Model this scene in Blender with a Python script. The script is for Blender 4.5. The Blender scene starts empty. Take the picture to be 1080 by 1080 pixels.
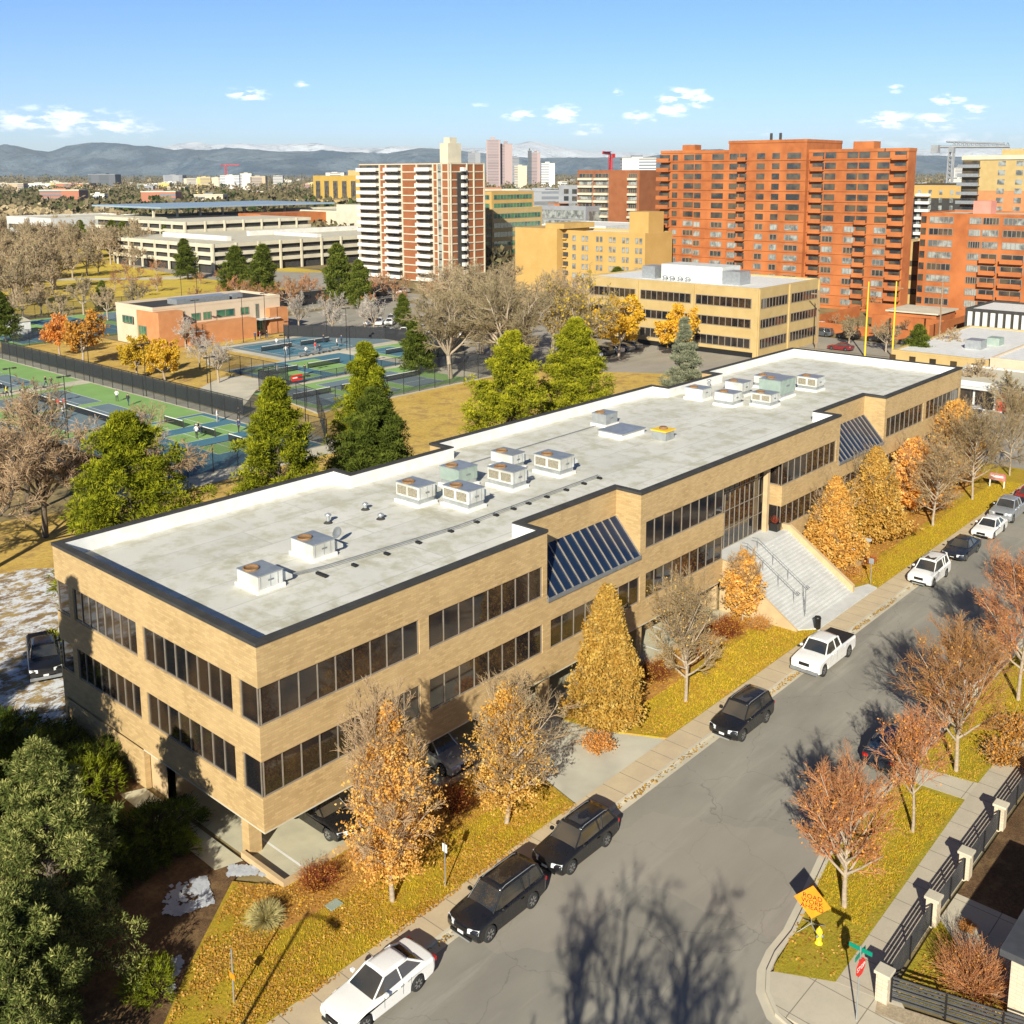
import bpy, bmesh, math, random
import numpy as np
from mathutils import Vector, Matrix
R_ = math.radians
scene = bpy.context.scene
COL = scene.collection

# ------------------------------------------------------------ camera
cam_d = bpy.data.cameras.new("camera")
cam = bpy.data.objects.new("camera", cam_d); COL.objects.link(cam)
_f, _pit, _roll, _yaw = 1106.863, 0.172, -0.003, 0.729
F = Vector((math.cos(_yaw)*math.cos(_pit), math.sin(_yaw)*math.cos(_pit), -math.sin(_pit)))
Rr = Vector((math.sin(_yaw), -math.cos(_yaw), 0)); Uu = Rr.cross(F)
R2 = Rr*math.cos(_roll)+Uu*math.sin(_roll); U2 = -Rr*math.sin(_roll)+Uu*math.cos(_roll)
M = Matrix((R2, U2, -F)).transposed().to_4x4(); M.translation = Vector((-25.21, -37.95, 32.43))
cam.matrix_world = M
cam_d.sensor_width = 36; cam_d.lens = _f/1080*36
cam_d.shift_y = -164.24/1080
cam_d.clip_start = 0.5; cam_d.clip_end = 90000
scene.camera = cam
scene.render.resolution_x = scene.render.resolution_y = 1024

# ------------------------------------------------------------ sky, sun, exposure
SUN_AZ, SUN_EL = R_(210.0), R_(27.0)
world = bpy.data.worlds.new("World"); scene.world = world; world.use_nodes = True
wn = world.node_tree; wn.nodes.clear()
N = wn.nodes.new; Lk = wn.links.new
wo = N('ShaderNodeOutputWorld'); bg = N('ShaderNodeBackground'); sky = N('ShaderNodeTexSky')
sky.sky_type = 'NISHITA'; sky.sun_disc = False
sky.sun_elevation = SUN_EL; sky.sun_rotation = R_(90.0)-SUN_AZ
sky.altitude = 2500; sky.air_density = 1.0; sky.dust_density = 0.25; sky.ozone_density = 4.0
bg.inputs['Strength'].default_value = 0.066
# small cumulus low over the mountains: noise on the direction of view
tc = N('ShaderNodeTexCoord'); sx = N('ShaderNodeSeparateXYZ'); Lk(tc.outputs['Generated'], sx.inputs[0])
def wmath(op, a, b=None, c=None):
    n = N('ShaderNodeMath'); n.operation = op
    for i, v in enumerate((a, b, c)):
        if v is None: continue
        if isinstance(v, (int, float)): n.inputs[i].default_value = v
        else: Lk(v, n.inputs[i])
    return n.outputs[0]
az = wmath('ARCTAN2', sx.outputs['Y'], sx.outputs['X'])
cmb = N('ShaderNodeCombineXYZ')
Lk(wmath('MULTIPLY', az, 46.0), cmb.inputs[0]); Lk(wmath('MULTIPLY', sx.outputs['Z'], 130.0), cmb.inputs[1])
nz = N('ShaderNodeTexNoise'); nz.inputs['Scale'].default_value = 1.0; nz.inputs['Detail'].default_value = 7; nz.inputs['Roughness'].default_value = .62
Lk(cmb.outputs[0], nz.inputs['Vector'])
cmb2 = N('ShaderNodeCombineXYZ')
Lk(wmath('MULTIPLY', az, 2.3), cmb2.inputs[0]); Lk(wmath('MULTIPLY', sx.outputs['Z'], 9.0), cmb2.inputs[1]); cmb2.inputs[2].default_value = 3.3
nz2 = N('ShaderNodeTexNoise'); nz2.inputs['Scale'].default_value = 2.2; nz2.inputs['Detail'].default_value = 2
Lk(cmb2.outputs[0], nz2.inputs['Vector'])
def gauss(v, c, w):
    return wmath('SUBTRACT', 1.0, wmath('MINIMUM', wmath('ABSOLUTE', wmath('DIVIDE', wmath('SUBTRACT', v, c), w)), 1.0))
CLOUDS = [(0.9679, 0.0716, 0.0248, 0.0081, 0.9), (0.9779, 0.0698, 0.0136, 0.0054, 0.6), (0.9206, 0.0805, 0.0102, 0.0054, 0.5), (0.7195, 0.0542, 0.0248, 0.0081, 0.85), (0.6816, 0.054, 0.0271, 0.0122, 1), (0.6595, 0.041, 0.0203, 0.0081, 0.8), (0.6293, 0.074, 0.009, 0.0054, 0.6), (0.6124, 0.0518, 0.0181, 0.0081, 0.8), (0.5968, 0.0508, 0.0136, 0.0068, 0.6), (0.5756, 0.0683, 0.0271, 0.0122, 1), (0.5559, 0.0663, 0.0158, 0.0122, 0.8), (0.5813, 0.0566, 0.0226, 0.0081, 0.9), (0.3874, 0.0718, 0.0124, 0.0054, 0.7), (0.3929, 0.0453, 0.0294, 0.0108, 1), (0.354, 0.043, 0.0294, 0.0095, 1), (0.3438, 0.0618, 0.0203, 0.0081, 0.8), (0.3266, 0.0511, 0.0271, 0.0081, 0.8), (1.1291, 0.0455, 0.1073, 0.0180, 0.62), (1.0838, 0.0398, 0.0678, 0.0122, 0.5), (0.3493, 0.0276, 0.1242, 0.0095, 0.35), (0.7591, 0.062, 0.0158, 0.0068, 0.3), (0.494, 0.0361, 0.0678, 0.0068, 0.25), (1.1584, 0.0482, 0.0452, 0.0136, 0.4)]
acc = None
for (a, z, wa, wz, s) in CLOUDS:
    g = wmath('MULTIPLY', wmath('MULTIPLY', gauss(az, a, wa), gauss(sx.outputs['Z'], z, wz)), s*2.2)
    acc = g if acc is None else wmath('MAXIMUM', acc, g)
cl = wmath('MULTIPLY', acc, wmath('MULTIPLY_ADD', nz.outputs['Fac'], 5.2, -2.05))
ramp = N('ShaderNodeMapRange'); ramp.inputs['From Min'].default_value = .2; ramp.inputs['From Max'].default_value = 1.0
Lk(cl, ramp.inputs['Value'])
# clear high-altitude blue: tint of the physical sky, paler towards the horizon
tint = N('ShaderNodeMapRange'); tint.inputs['From Min'].default_value = 0.0; tint.inputs['From Max'].default_value = 0.16
Lk(sx.outputs['Z'], tint.inputs['Value'])
tr = N('ShaderNodeMix'); tr.data_type = 'RGBA'
Lk(tint.outputs[0], tr.inputs['Factor']); tr.inputs['A'].default_value = (1.12, 1.16, 1.20, 1); tr.inputs['B'].default_value = (.88, 1.14, 1.52, 1)
tint2 = N('ShaderNodeMapRange'); tint2.inputs['From Min'].default_value = .17; tint2.inputs['From Max'].default_value = .38
Lk(sx.outputs['Z'], tint2.inputs['Value'])
tr2 = N('ShaderNodeMix'); tr2.data_type = 'RGBA'; Lk(tint2.outputs[0], tr2.inputs['Factor']); Lk(tr.outputs['Result'], tr2.inputs['A']); tr2.inputs['B'].default_value = (.50, .56, .66, 1)
mul = N('ShaderNodeMix'); mul.data_type = 'RGBA'; mul.blend_type = 'MULTIPLY'; mul.inputs['Factor'].default_value = 1
Lk(sky.outputs[0], mul.inputs['A']); Lk(tr2.outputs['Result'], mul.inputs['B'])
mx = N('ShaderNodeMix'); mx.data_type = 'RGBA'
Lk(ramp.outputs[0], mx.inputs['Factor']); Lk(mul.outputs['Result'], mx.inputs['A']); mx.inputs['B'].default_value = (17.5, 17.8, 18.0, 1)
Lk(mx.outputs['Result'], bg.inputs['Color']); Lk(bg.outputs[0], wo.inputs[0])

sl = bpy.data.lights.new("sun", 'SUN'); sl.energy = 5.0; sl.angle = R_(0.5); sl.color = (1.0, .945, .79)
sun = bpy.data.objects.new("sun", sl); COL.objects.link(sun)
sd = Vector((math.cos(SUN_AZ)*math.cos(SUN_EL), math.sin(SUN_AZ)*math.cos(SUN_EL), math.sin(SUN_EL)))
sun.rotation_euler = sd.to_track_quat('Z', 'Y').to_euler()
scene.view_settings.view_transform = 'Standard'; scene.view_settings.look = 'None'
scene.view_settings.exposure = 0.72; scene.view_settings.gamma = 1.0

# ------------------------------------------------------------ materials
def newmat(name):
    m = bpy.data.materials.new(name); m.use_nodes = True
    nt = m.node_tree; b = nt.nodes['Principled BSDF']
    return m, nt, b
def rgb(c): return (c[0], c[1], c[2], 1)
_posn = {}
def pos_node(nt, obj=False):
    if obj:
        n = nt.nodes.new('ShaderNodeTexCoord'); return n.outputs['Object']
    n = nt.nodes.new('ShaderNodeNewGeometry'); return n.outputs['Position']
def noise(nt, vec, scale, detail=4, rough=.55, stretch=None):
    if stretch:
        mp = nt.nodes.new('ShaderNodeMapping'); mp.inputs['Scale'].default_value = stretch
        nt.links.new(vec, mp.inputs['Vector']); vec = mp.outputs[0]
    n = nt.nodes.new('ShaderNodeTexNoise'); n.inputs['Scale'].default_value = scale
    n.inputs['Detail'].default_value = detail; n.inputs['Roughness'].default_value = rough
    nt.links.new(vec, n.inputs['Vector']); return n.outputs['Fac']
def mixc(nt, fac, a, b, blend='MIX'):
    n = nt.nodes.new('ShaderNodeMix'); n.data_type = 'RGBA'; n.blend_type = blend
    if isinstance(fac, (int, float)): n.inputs['Factor'].default_value = fac
    else: nt.links.new(fac, n.inputs['Factor'])
    for k, v in (('A', a), ('B', b)):
        if isinstance(v, tuple): n.inputs[k].default_value = rgb(v)
        else: nt.links.new(v, n.inputs[k])
    return n.outputs['Result']
def mrange(nt, v, a, b, c=0., d=1.):
    n = nt.nodes.new('ShaderNodeMapRange'); nt.links.new(v, n.inputs['Value'])
    for k, x in (('From Min', a), ('From Max', b), ('To Min', c), ('To Max', d)): n.inputs[k].default_value = x
    return n.outputs[0]
def bump(nt, b, h, strength=.3, dist=.02):
    n = nt.nodes.new('ShaderNodeBump'); n.inputs['Strength'].default_value = strength; n.inputs['Distance'].default_value = dist
    nt.links.new(h, n.inputs['Height']); nt.links.new(n.outputs[0], b.inputs['Normal'])
def pm(name, c, c2=None, scale=.6, rough=.8, metal=0., spec=None, detail=5, lo=.35, hi=.65, bmp=0., bscale=8., obj=False, c3=None, scale3=.1):
    m, nt, b = newmat(name)
    b.inputs['Base Color'].default_value = rgb(c); b.inputs['Roughness'].default_value = rough; b.inputs['Metallic'].default_value = metal
    if spec is not None: b.inputs['Specular IOR Level'].default_value = spec
    if c2 or bmp: p = pos_node(nt, obj)
    if c2:
        o = mixc(nt, mrange(nt, noise(nt, p, scale, detail), lo, hi), c, c2)
        if c3: o = mixc(nt, mrange(nt, noise(nt, p, scale3, 3), .45, .65), o, c3)
        nt.links.new(o, b.inputs['Base Color'])
    if bmp: bump(nt, b, noise(nt, p, bscale, 5), bmp)
    return m
def brick_mat(name, c1, c2, mortar, bw=.30, bh=.10, rough=.85, var=(.5, .36, .2)):
    m, nt, b = newmat(name); b.inputs['Roughness'].default_value = rough
    g = nt.nodes.new('ShaderNodeNewGeometry')
    s = nt.nodes.new('ShaderNodeSeparateXYZ'); nt.links.new(g.outputs['Position'], s.inputs[0])
    a = nt.nodes.new('ShaderNodeMath'); a.operation = 'ADD'; nt.links.new(s.outputs[0], a.inputs[0]); nt.links.new(s.outputs[1], a.inputs[1])
    cb = nt.nodes.new('ShaderNodeCombineXYZ'); nt.links.new(a.outputs[0], cb.inputs[0]); nt.links.new(s.outputs[2], cb.inputs[1])
    t = nt.nodes.new('ShaderNodeTexBrick'); nt.links.new(cb.outputs[0], t.inputs['Vector'])
    t.inputs['Color1'].default_value = rgb(c1); t.inputs['Color2'].default_value = rgb(c2); t.inputs['Mortar'].default_value = rgb(mortar)
    t.inputs['Scale'].default_value = 1.; t.inputs['Brick Width'].default_value = bw; t.inputs['Row Height'].default_value = bh
    t.inputs['Mortar Size'].default_value = .012; t.inputs['Mortar Smooth'].default_value = .3
    o = mixc(nt, mrange(nt, noise(nt, g.outputs['Position'], .45, 5), .35, .7, 0, .55), t.outputs['Color'], var)
    o = mixc(nt, mrange(nt, noise(nt, g.outputs['Position'], 1.2, 6, stretch=(1, 1, .22)), .58, .8, 0, .35), o, (c1[0]*.55, c1[1]*.52, c1[2]*.5))
    nt.links.new(o, b.inputs['Base Color']); bump(nt, b, t.outputs['Fac'], -.5, .01)
    return m
def glass_mat(name, c=(.012, .012, .014), rough=.04, wav=.012):
    m, nt, b = newmat(name); b.inputs['Roughness'].default_value = rough; b.inputs['Specular IOR Level'].default_value = .9
    p = pos_node(nt); b.inputs['IOR'].default_value = 1.6
    o = mixc(nt, mrange(nt, noise(nt, p, .35, 2), .4, .6), c, (c[0]*3+.012, c[1]*2.2+.005, c[2]*1.4))  # brown mottling stands in for tree reflections and dark rooms behind the glass
    nt.links.new(o, b.inputs['Base Color']); bump(nt, b, noise(nt, p, .9, 2), .12, wav)
    return m
def leaf_mat(name, cols, twig=False, trans=.35, clump=.9):
    m = bpy.data.materials.new(name); m.use_nodes = True; nt = m.node_tree; nt.nodes.clear()
    out = nt.nodes.new('ShaderNodeOutputMaterial')
    at = nt.nodes.new('ShaderNodeAttribute'); at.attribute_name = 'rnd'
    rp = nt.nodes.new('ShaderNodeValToRGB'); nt.links.new(at.outputs['Fac'], rp.inputs[0])
    e = rp.color_ramp.elements
    e[0].color = rgb(cols[0]); e[1].color = rgb(cols[-1])
    for i, c in enumerate(cols[1:-1]): x = e.new((i+1)/(len(cols)-1)); x.color = rgb(c)
    oi = nt.nodes.new('ShaderNodeObjectInfo')
    hs = nt.nodes.new('ShaderNodeHueSaturation'); nt.links.new(rp.outputs[0], hs.inputs['Color'])
    nt.links.new(mrange(nt, oi.outputs['Random'], 0, 1, .72, 1.18), hs.inputs['Value'])
    nt.links.new(mrange(nt, oi.outputs['Random'], 0, 1, .512, .492), hs.inputs['Hue'])
    p = pos_node(nt)
    col = mixc(nt, mrange(nt, noise(nt, p, clump, 3), .35, .65, 0., .35), hs.outputs[0], tuple(x*.7 for x in cols[0]))
    d = nt.nodes.new('ShaderNodeBsdfDiffuse'); nt.links.new(col, d.inputs[0])
    t = nt.nodes.new('ShaderNodeBsdfTranslucent'); nt.links.new(col, t.inputs[0])
    ms = nt.nodes.new('ShaderNodeMixShader'); ms.inputs[0].default_value = trans
    nt.links.new(d.outputs[0], ms.inputs[1]); nt.links.new(t.outputs[0], ms.inputs[2]); nt.links.new(ms.outputs[0], out.inputs[0])
    return m

MT = {}
MT['brick'] = brick_mat('tan_brick', (.53, .365, .165), (.39, .255, .105), (.34, .25, .14), .40, .125, var=(.55, .385, .19))
MT['yellowstone'] = pm('ochre_panel', (.43, .305, .125), (.48, .35, .155), .5, .85)
MT['yellowbrick'] = pm('yellow_brick', (.46, .285, .085), (.50, .32, .105), .3, .85)
MT['orangebrick'] = pm('orange_brick', (.40, .125, .034), (.31, .09, .024), .5, .85, c3=(.47, .155, .045))
MT['redbrick'] = pm('red_brown_brick', (.24, .08, .028), (.30, .105, .04), .3, .85)
MT['whitebalc'] = pm('white_concrete', (.72, .70, .66), (.62, .60, .55), .5, .7)
MT['cream'] = pm('cream_concrete', (.60, .55, .42), (.52, .47, .36), .3, .85)
MT['beige'] = pm('beige_stucco', (.56, .45, .32), (.62, .50, .37), .4, .85)
MT['grey'] = pm('grey_panel', (.24, .25, .27), (.30, .31, .33), .3, .7)
MT['dark'] = pm('dark_metal', (.045, .043, .042), (.06, .058, .055), 1., .85, 0., spec=.2)
MT['black'] = pm('black_paint', (.012, .012, .013), None, rough=.45)
MT['white'] = pm('white_paint', (.78, .77, .75), (.68, .67, .64), 1.3, .55)
MT['unitpaint'] = pm('weathered_unit_paint', (.64, .645, .63), (.50, .51, .49), 1.6, .55, c3=(.44, .43, .38), scale3=.7)
MT['fadedred'] = pm('faded_red', (.46, .12, .11), (.55, .28, .26), 2., .6)
MT['metal'] = pm('galvanised_metal', (.48, .50, .50), (.38, .40, .41), 2., .42, .6)
MT['greymetal'] = pm('grey_painted_metal', (.20, .21, .22), (.26, .27, .28), 2., .5, .3)
MT['greenunit'] = pm('pale_green_metal', (.36, .44, .38), (.30, .38, .33), 2., .5, .2)
MT['coil'] = pm('dark_coil', (.20, .18, .135), (.34, .30, .22), 9., .7, .1)
MT['rust'] = pm('rusty_metal', (.22, .11, .05), (.32, .19, .08), 7., .8, .2)
MT['glass'] = glass_mat('bronze_glass')
MT['farglass'] = glass_mat('far_glass', (.03, .035, .04), .12)
MT['paleglass'] = pm('pale_blinds_glass', (.34, .36, .34), (.12, .13, .13), .45, .15, spec=.8, lo=.42, hi=.58)
MT['greenglass'] = glass_mat('green_glass', (.02, .09, .075), .08)
MT['skyglass'] = pm('blue_skylight_glass', (.008, .018, .045), (.012, .026, .06), .5, .25, spec=.25)
MT['mull'] = pm('bronze_mullion', (.38, .33, .27), (.30, .26, .21), 2., .4, .4)
MT['concrete'] = pm('concrete', (.54, .49, .38), (.46, .42, .33), .8, .9, bmp=.15, bscale=12, c3=(.60, .54, .42), scale3=.15)
MT['whiteconc'] = pm('pale_concrete', (.60, .60, .585), (.52, .52, .50), 1.1, .85, bmp=.1, bscale=10)
MT['tanwall'] = pm('tan_concrete', (.55, .40, .22), (.47, .34, .19), 1.5, .9)
MT['driveway'] = pm('driveway_concrete', (.50, .48, .39), (.42, .40, .33), .5, .9, bmp=.15, bscale=14, c3=(.58, .55, .45), scale3=.2)
MT['slab'] = pm('garage_slab', (.54, .50, .36), (.44, .41, .30), .7, .9)
MT['stone'] = brick_mat('ledge_stone', (.62, .52, .38), (.50, .42, .31), (.34, .29, .22), .42, .16, var=(.70, .60, .45))
MT['slat'] = pm('charcoal_slats', (.05, .052, .058), (.07, .072, .08), 2., .5)
MT['darksoil'] = pm('dark_soil', (.055, .045, .035), (.08, .065, .045), 3., .95)
MT['orange_sign'] = pm('orange_fabric', (.95, .30, .01), (.85, .24, .01), 3., .6)
MT['yellow'] = pm('yellow_paint', (.85, .68, .02), None, rough=.5)
MT['red'] = pm('red_paint', (.62, .02, .015), None, rough=.45)
MT['greensign'] = pm('green_sign', (.0, .22, .14), None, rough=.4)
MT['blueletters'] = pm('blue_letters', (.02, .06, .30), None, rough=.6)
MT['tyre'] = pm('tyre_rubber', (.018, .018, .018), (.03, .03, .03), 20., .85)
MT['rim'] = pm('alloy_rim', (.50, .50, .51), (.40, .40, .41), 8., .3, .8)
MT['carglass'] = glass_mat('car_glass', (.022, .026, .030), .03)
MT['lamp'] = pm('headlight_lens', (.70, .72, .74), None, rough=.12, spec=.8)
MT['tail'] = pm('taillight_lens', (.40, .012, .01), None, rough=.2)
MT['wood'] = pm('weathered_wood', (.24, .16, .10), (.32, .22, .14), 3., .9)
MT['yellowpole'] = pm('yellow_pole', (.80, .50, .03), None, rough=.6)
MT['treewalltan'] = pm('terracotta_panel', (.54, .24, .10), (.47, .20, .08), .7, .85)
MT['bark'] = pm('pale_bark', (.42, .34, .25), (.28, .22, .16), 6., .95, obj=True)
MT['barkdark'] = pm('dark_bark', (.085, .065, .048), (.14, .11, .08), 5., .95, obj=True)
def carpaint(n, c, rough=.22, metal=0.):
    m, nt, b = newmat(n); b.inputs['Base Color'].default_value = rgb(c); b.inputs['Roughness'].default_value = rough
    b.inputs['Metallic'].default_value = metal; b.inputs['Coat Weight'].default_value = .8; b.inputs['Coat Roughness'].default_value = .06
    p = pos_node(nt, True); nt.links.new(mrange(nt, noise(nt, p, 3., 3), .3, .7, rough, rough+.14), b.inputs['Roughness']); return m
for n, c, mt_ in (('white', (.78, .77, .75), 0.), ('black', (.010, .010, .012), 0.), ('silver', (.42, .44, .46), .5), ('red', (.32, .012, .015), 0.), ('grey', (.12, .135, .15), .4), ('navy', (.02, .026, .04), .2), ('maroon', (.16, .015, .02), 0.)):
    MT['paint_'+n] = carpaint(n+'_car_paint', c, .24, mt_)

LF = {
 'gold': leaf_mat('golden_tan_leaves', [(.50, .23, .045), (.76, .41, .085), (.86, .54, .15), (.90, .66, .26)], clump=1.6),
 'orange': leaf_mat('orange_leaves', [(.55, .22, .03), (.78, .36, .06), (.70, .42, .14)], clump=1.2),
 'yellow': leaf_mat('yellow_leaves', [(.62, .36, .02), (.85, .56, .04), (.72, .50, .12)]),
 'pine': leaf_mat('yellow_green_needles', [(.10, .12, .012), (.30, .31, .018), (.52, .49, .035)], trans=.2),
 'pinedark': leaf_mat('dark_green_needles', [(.028, .045, .014), (.06, .085, .022), (.10, .12, .03)], trans=.2),
 'pineolive': leaf_mat('olive_needles', [(.06, .08, .016), (.15, .18, .026), (.28, .30, .05)], trans=.2),
 'spruce': leaf_mat('blue_grey_needles', [(.20, .22, .14), (.33, .34, .22), (.44, .43, .29)], trans=.2),
 'fg': leaf_mat('sunlit_tip_needles', [(.02, .035, .012), (.17, .20, .05), (.60, .58, .20)], trans=.22),  # palest tone paints sunlight onto the needle tips
 'twig': leaf_mat('tan_twigs', [(.32, .22, .12), (.46, .32, .18), (.56, .43, .28)], trans=.0, clump=.7),
 'twigfar': leaf_mat('pale_straw_twigs', [(.36, .27, .155), (.48, .37, .22), (.58, .46, .30)], trans=.1, clump=.3),
 'twigrust': leaf_mat('rusty_twigs', [(.42, .17, .07), (.56, .26, .10), (.54, .36, .20)], trans=.1, clump=.9),
 'twigwhite': leaf_mat('white_twigs', [(.48, .42, .36), (.60, .54, .48), (.66, .62, .58)], trans=.0),
 'twigdark': leaf_mat('dark_twigs', [(.07, .05, .035), (.12, .085, .06), (.16, .12, .09)], trans=.0),
 'redshrub': leaf_mat('red_stems', [(.26, .045, .025), (.38, .08, .045), (.34, .13, .07)], trans=.1),
 'juniper': leaf_mat('juniper_green', [(.03, .05, .012), (.09, .12, .015), (.20, .24, .025)], trans=.2),
 'brightgreen': leaf_mat('sunlit_green_leaves', [(.14, .17, .012), (.26, .30, .02), (.34, .36, .04)], trans=.3),  # juniper green lightened to the tone of the hedge's sunlit part
 'straw': leaf_mat('straw_blades', [(.62, .50, .20), (.80, .68, .30), (.85, .76, .42)], trans=.2),
 'litter': leaf_mat('fallen_leaves', [(.40, .18, .02), (.60, .31, .04), (.72, .43, .12), (.28, .14, .045)], trans=.0),
 'grassb': leaf_mat('dry_grass_blades', [(.48, .35, .02), (.66, .46, .03), (.75, .55, .08)], trans=.2),
}

# ------------------------------------------------------------ mesh helpers
def tag(o, label=None, cat=None, group=None, kind=None):
    if label: o['label'] = label
    if cat: o['category'] = cat
    if group: o['group'] = group
    if kind: o['kind'] = kind
    return o
def link_mesh(name, me, mats, parent=None, loc=(0, 0, 0)):
    o = bpy.data.objects.new(name, me); COL.objects.link(o)
    for m in (mats if isinstance(mats, (list, tuple)) else [mats]):
        me.materials.append(m)
    if parent is not None: o.parent = parent
    o.location = loc
    return o
class MB:
    def __init__(s): s.v = []; s.f = []; s.m = []; s.mi = 0; s.smooth = []
    def add(s, vs, fs, smooth=False):
        b = len(s.v); s.v += [tuple(v) for v in vs]
        for f in fs: s.f.append([b+i for i in f]); s.m.append(s.mi); s.smooth.append(smooth)
        return s
    def box(s, x0, x1, y0, y1, z0, z1):
        if x0 > x1: x0, x1 = x1, x0
        if y0 > y1: y0, y1 = y1, y0
        return s.add([(x0,y0,z0),(x1,y0,z0),(x1,y1,z0),(x0,y1,z0),(x0,y0,z1),(x1,y0,z1),(x1,y1,z1),(x0,y1,z1)],
                     [(0,3,2,1),(4,5,6,7),(0,1,5,4),(1,2,6,5),(2,3,7,6),(3,0,4,7)])
    def prism(s, pts, z0, z1):
        n = len(pts); a = sum(pts[i][0]*pts[(i+1)%n][1]-pts[(i+1)%n][0]*pts[i][1] for i in range(n))
        if a < 0: pts = pts[::-1]
        return s.add([(p[0],p[1],z0) for p in pts]+[(p[0],p[1],z1) for p in pts],
                     [tuple(range(n-1,-1,-1)), tuple(range(n, 2*n))]+[(i,(i+1)%n,n+(i+1)%n,n+i) for i in range(n)])
    def sheet(s, pts, z):
        n = len(pts); a = sum(pts[i][0]*pts[(i+1)%n][1]-pts[(i+1)%n][0]*pts[i][1] for i in range(n))
        if a < 0: pts = pts[::-1]
        return s.add([(p[0],p[1],z) for p in pts], [tuple(range(n))])
    def tube(s, pts, r, n=8, r1=None, caps=True):
        pts = [Vector(p) for p in pts]; vs = []; k = len(pts); fs = []
        for i, p in enumerate(pts):
            d = (pts[min(i+1,k-1)]-pts[max(i-1,0)]).normalized()
            u = d.cross(Vector((0,0,1)) if abs(d.z) < .9 else Vector((1,0,0))).normalized(); w = d.cross(u)
            rr = r if r1 is None else r+(r1-r)*i/(k-1)
            for j in range(n):
                a = 2*math.pi*j/n; vs.append(p+u*math.cos(a)*rr+w*math.sin(a)*rr)
        for i in range(k-1):
            for j in range(n):
                fs.append((i*n+j, i*n+(j+1)%n, (i+1)*n+(j+1)%n, (i+1)*n+j))
        s.add(vs, fs, True)
        if caps: s.add([vs[j] for j in range(n)], [tuple(range(n-1,-1,-1))]); s.add([vs[(k-1)*n+j] for j in range(n)], [tuple(range(n))])
        return s
    def lathe(s, c, prof, n=16, axis='z'):
        vs = []; fs = []
        for (r, h) in prof:
            for j in range(n):
                a = 2*math.pi*j/n; x, y = r*math.cos(a), r*math.sin(a)
                vs.append((c[0]+x, c[1]+y, c[2]+h) if axis == 'z' else (c[0]+x, c[1]+h, c[2]+y) if axis == 'y' else (c[0]+h, c[1]+x, c[2]+y))
        for i in range(len(prof)-1):
            for j in range(n):
                fs.append((i*n+j, i*n+(j+1)%n, (i+1)*n+(j+1)%n, (i+1)*n+j))
        s.add(vs, fs, True); k = len(prof)
        s.add(vs[:n], [tuple(range(n-1,-1,-1))]); s.add(vs[(k-1)*n:], [tuple(range(n))]); return s
    def build(s, name, mats, parent=None, world=True, bevel=0., recalc=False):
        off = Vector((0,0,0))
        if parent is not None and world:
            p = parent
            while p is not None: off += Vector(p.location); p = p.parent
        me = bpy.data.meshes.new(name)
        me.from_pydata([(v[0]-off.x, v[1]-off.y, v[2]-off.z) for v in s.v], [], s.f)
        me.polygons.foreach_set('material_index', s.m); me.polygons.foreach_set('use_smooth', s.smooth)
        if recalc:
            bm = bmesh.new(); bm.from_mesh(me); bmesh.ops.recalc_face_normals(bm, faces=bm.faces); bm.to_mesh(me); bm.free()
        me.update()
        o = link_mesh(name, me, mats, parent)
        if bevel: b = o.modifiers.new('bevel', 'BEVEL'); b.width = bevel; b.segments = 2; b.limit_method = 'ANGLE'; b.angle_limit = R_(35)
        return o
def mesh_np(name, V, Q, mi=None, rnd=None, smooth=False):
    me = bpy.data.meshes.new(name)
    V = np.asarray(V, np.float32); Q = np.asarray(Q, np.int32)
    me.vertices.add(len(V)); me.vertices.foreach_set('co', V.ravel())
    me.loops.add(Q.size); me.loops.foreach_set('vertex_index', Q.ravel())
    me.polygons.add(len(Q)); me.polygons.foreach_set('loop_start', np.arange(0, Q.size, 4, dtype=np.int32))
    me.update(calc_edges=True)
    if mi is not None: me.polygons.foreach_set('material_index', np.asarray(mi, np.int32))
    if smooth: me.polygons.foreach_set('use_smooth', np.ones(len(Q), bool))
    if rnd is not None:
        a = me.attributes.new('rnd', 'FLOAT', 'FACE'); a.data.foreach_set('value', np.asarray(rnd, np.float32))
    return me
def thing(name, label, cat, loc=(0,0,0), rotz=0., group=None, scale=1.):
    o = bpy.data.objects.new(name, None); COL.objects.link(o); o.location = loc; o.rotation_euler = (0,0,rotz)
    if scale != 1.: o.scale = (scale, scale, scale) if isinstance(scale, (int, float)) else scale
    o.empty_display_size = .5
    return tag(o, label, cat, group)
def copy_thing(src, loc, rotz=0., label=None, scale=None, group=None):
    def cp(o, par):
        c = o.copy(); COL.objects.link(c)
        if par is not None: c.parent = par
        for ch in list(o.children):
            cp(ch, c)
        return c
    kids = cp(src, None); kids.location = loc; kids.rotation_euler = (0,0,rotz)
    if scale is not None: kids.scale = (scale, scale, scale) if isinstance(scale, (int, float)) else scale
    if label: kids['label'] = label
    if group: kids['group'] = group
    return kids
def struct(name, mb, mat, kind='structure'):
    return tag(mb.build(name, mat), kind=kind)
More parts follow.
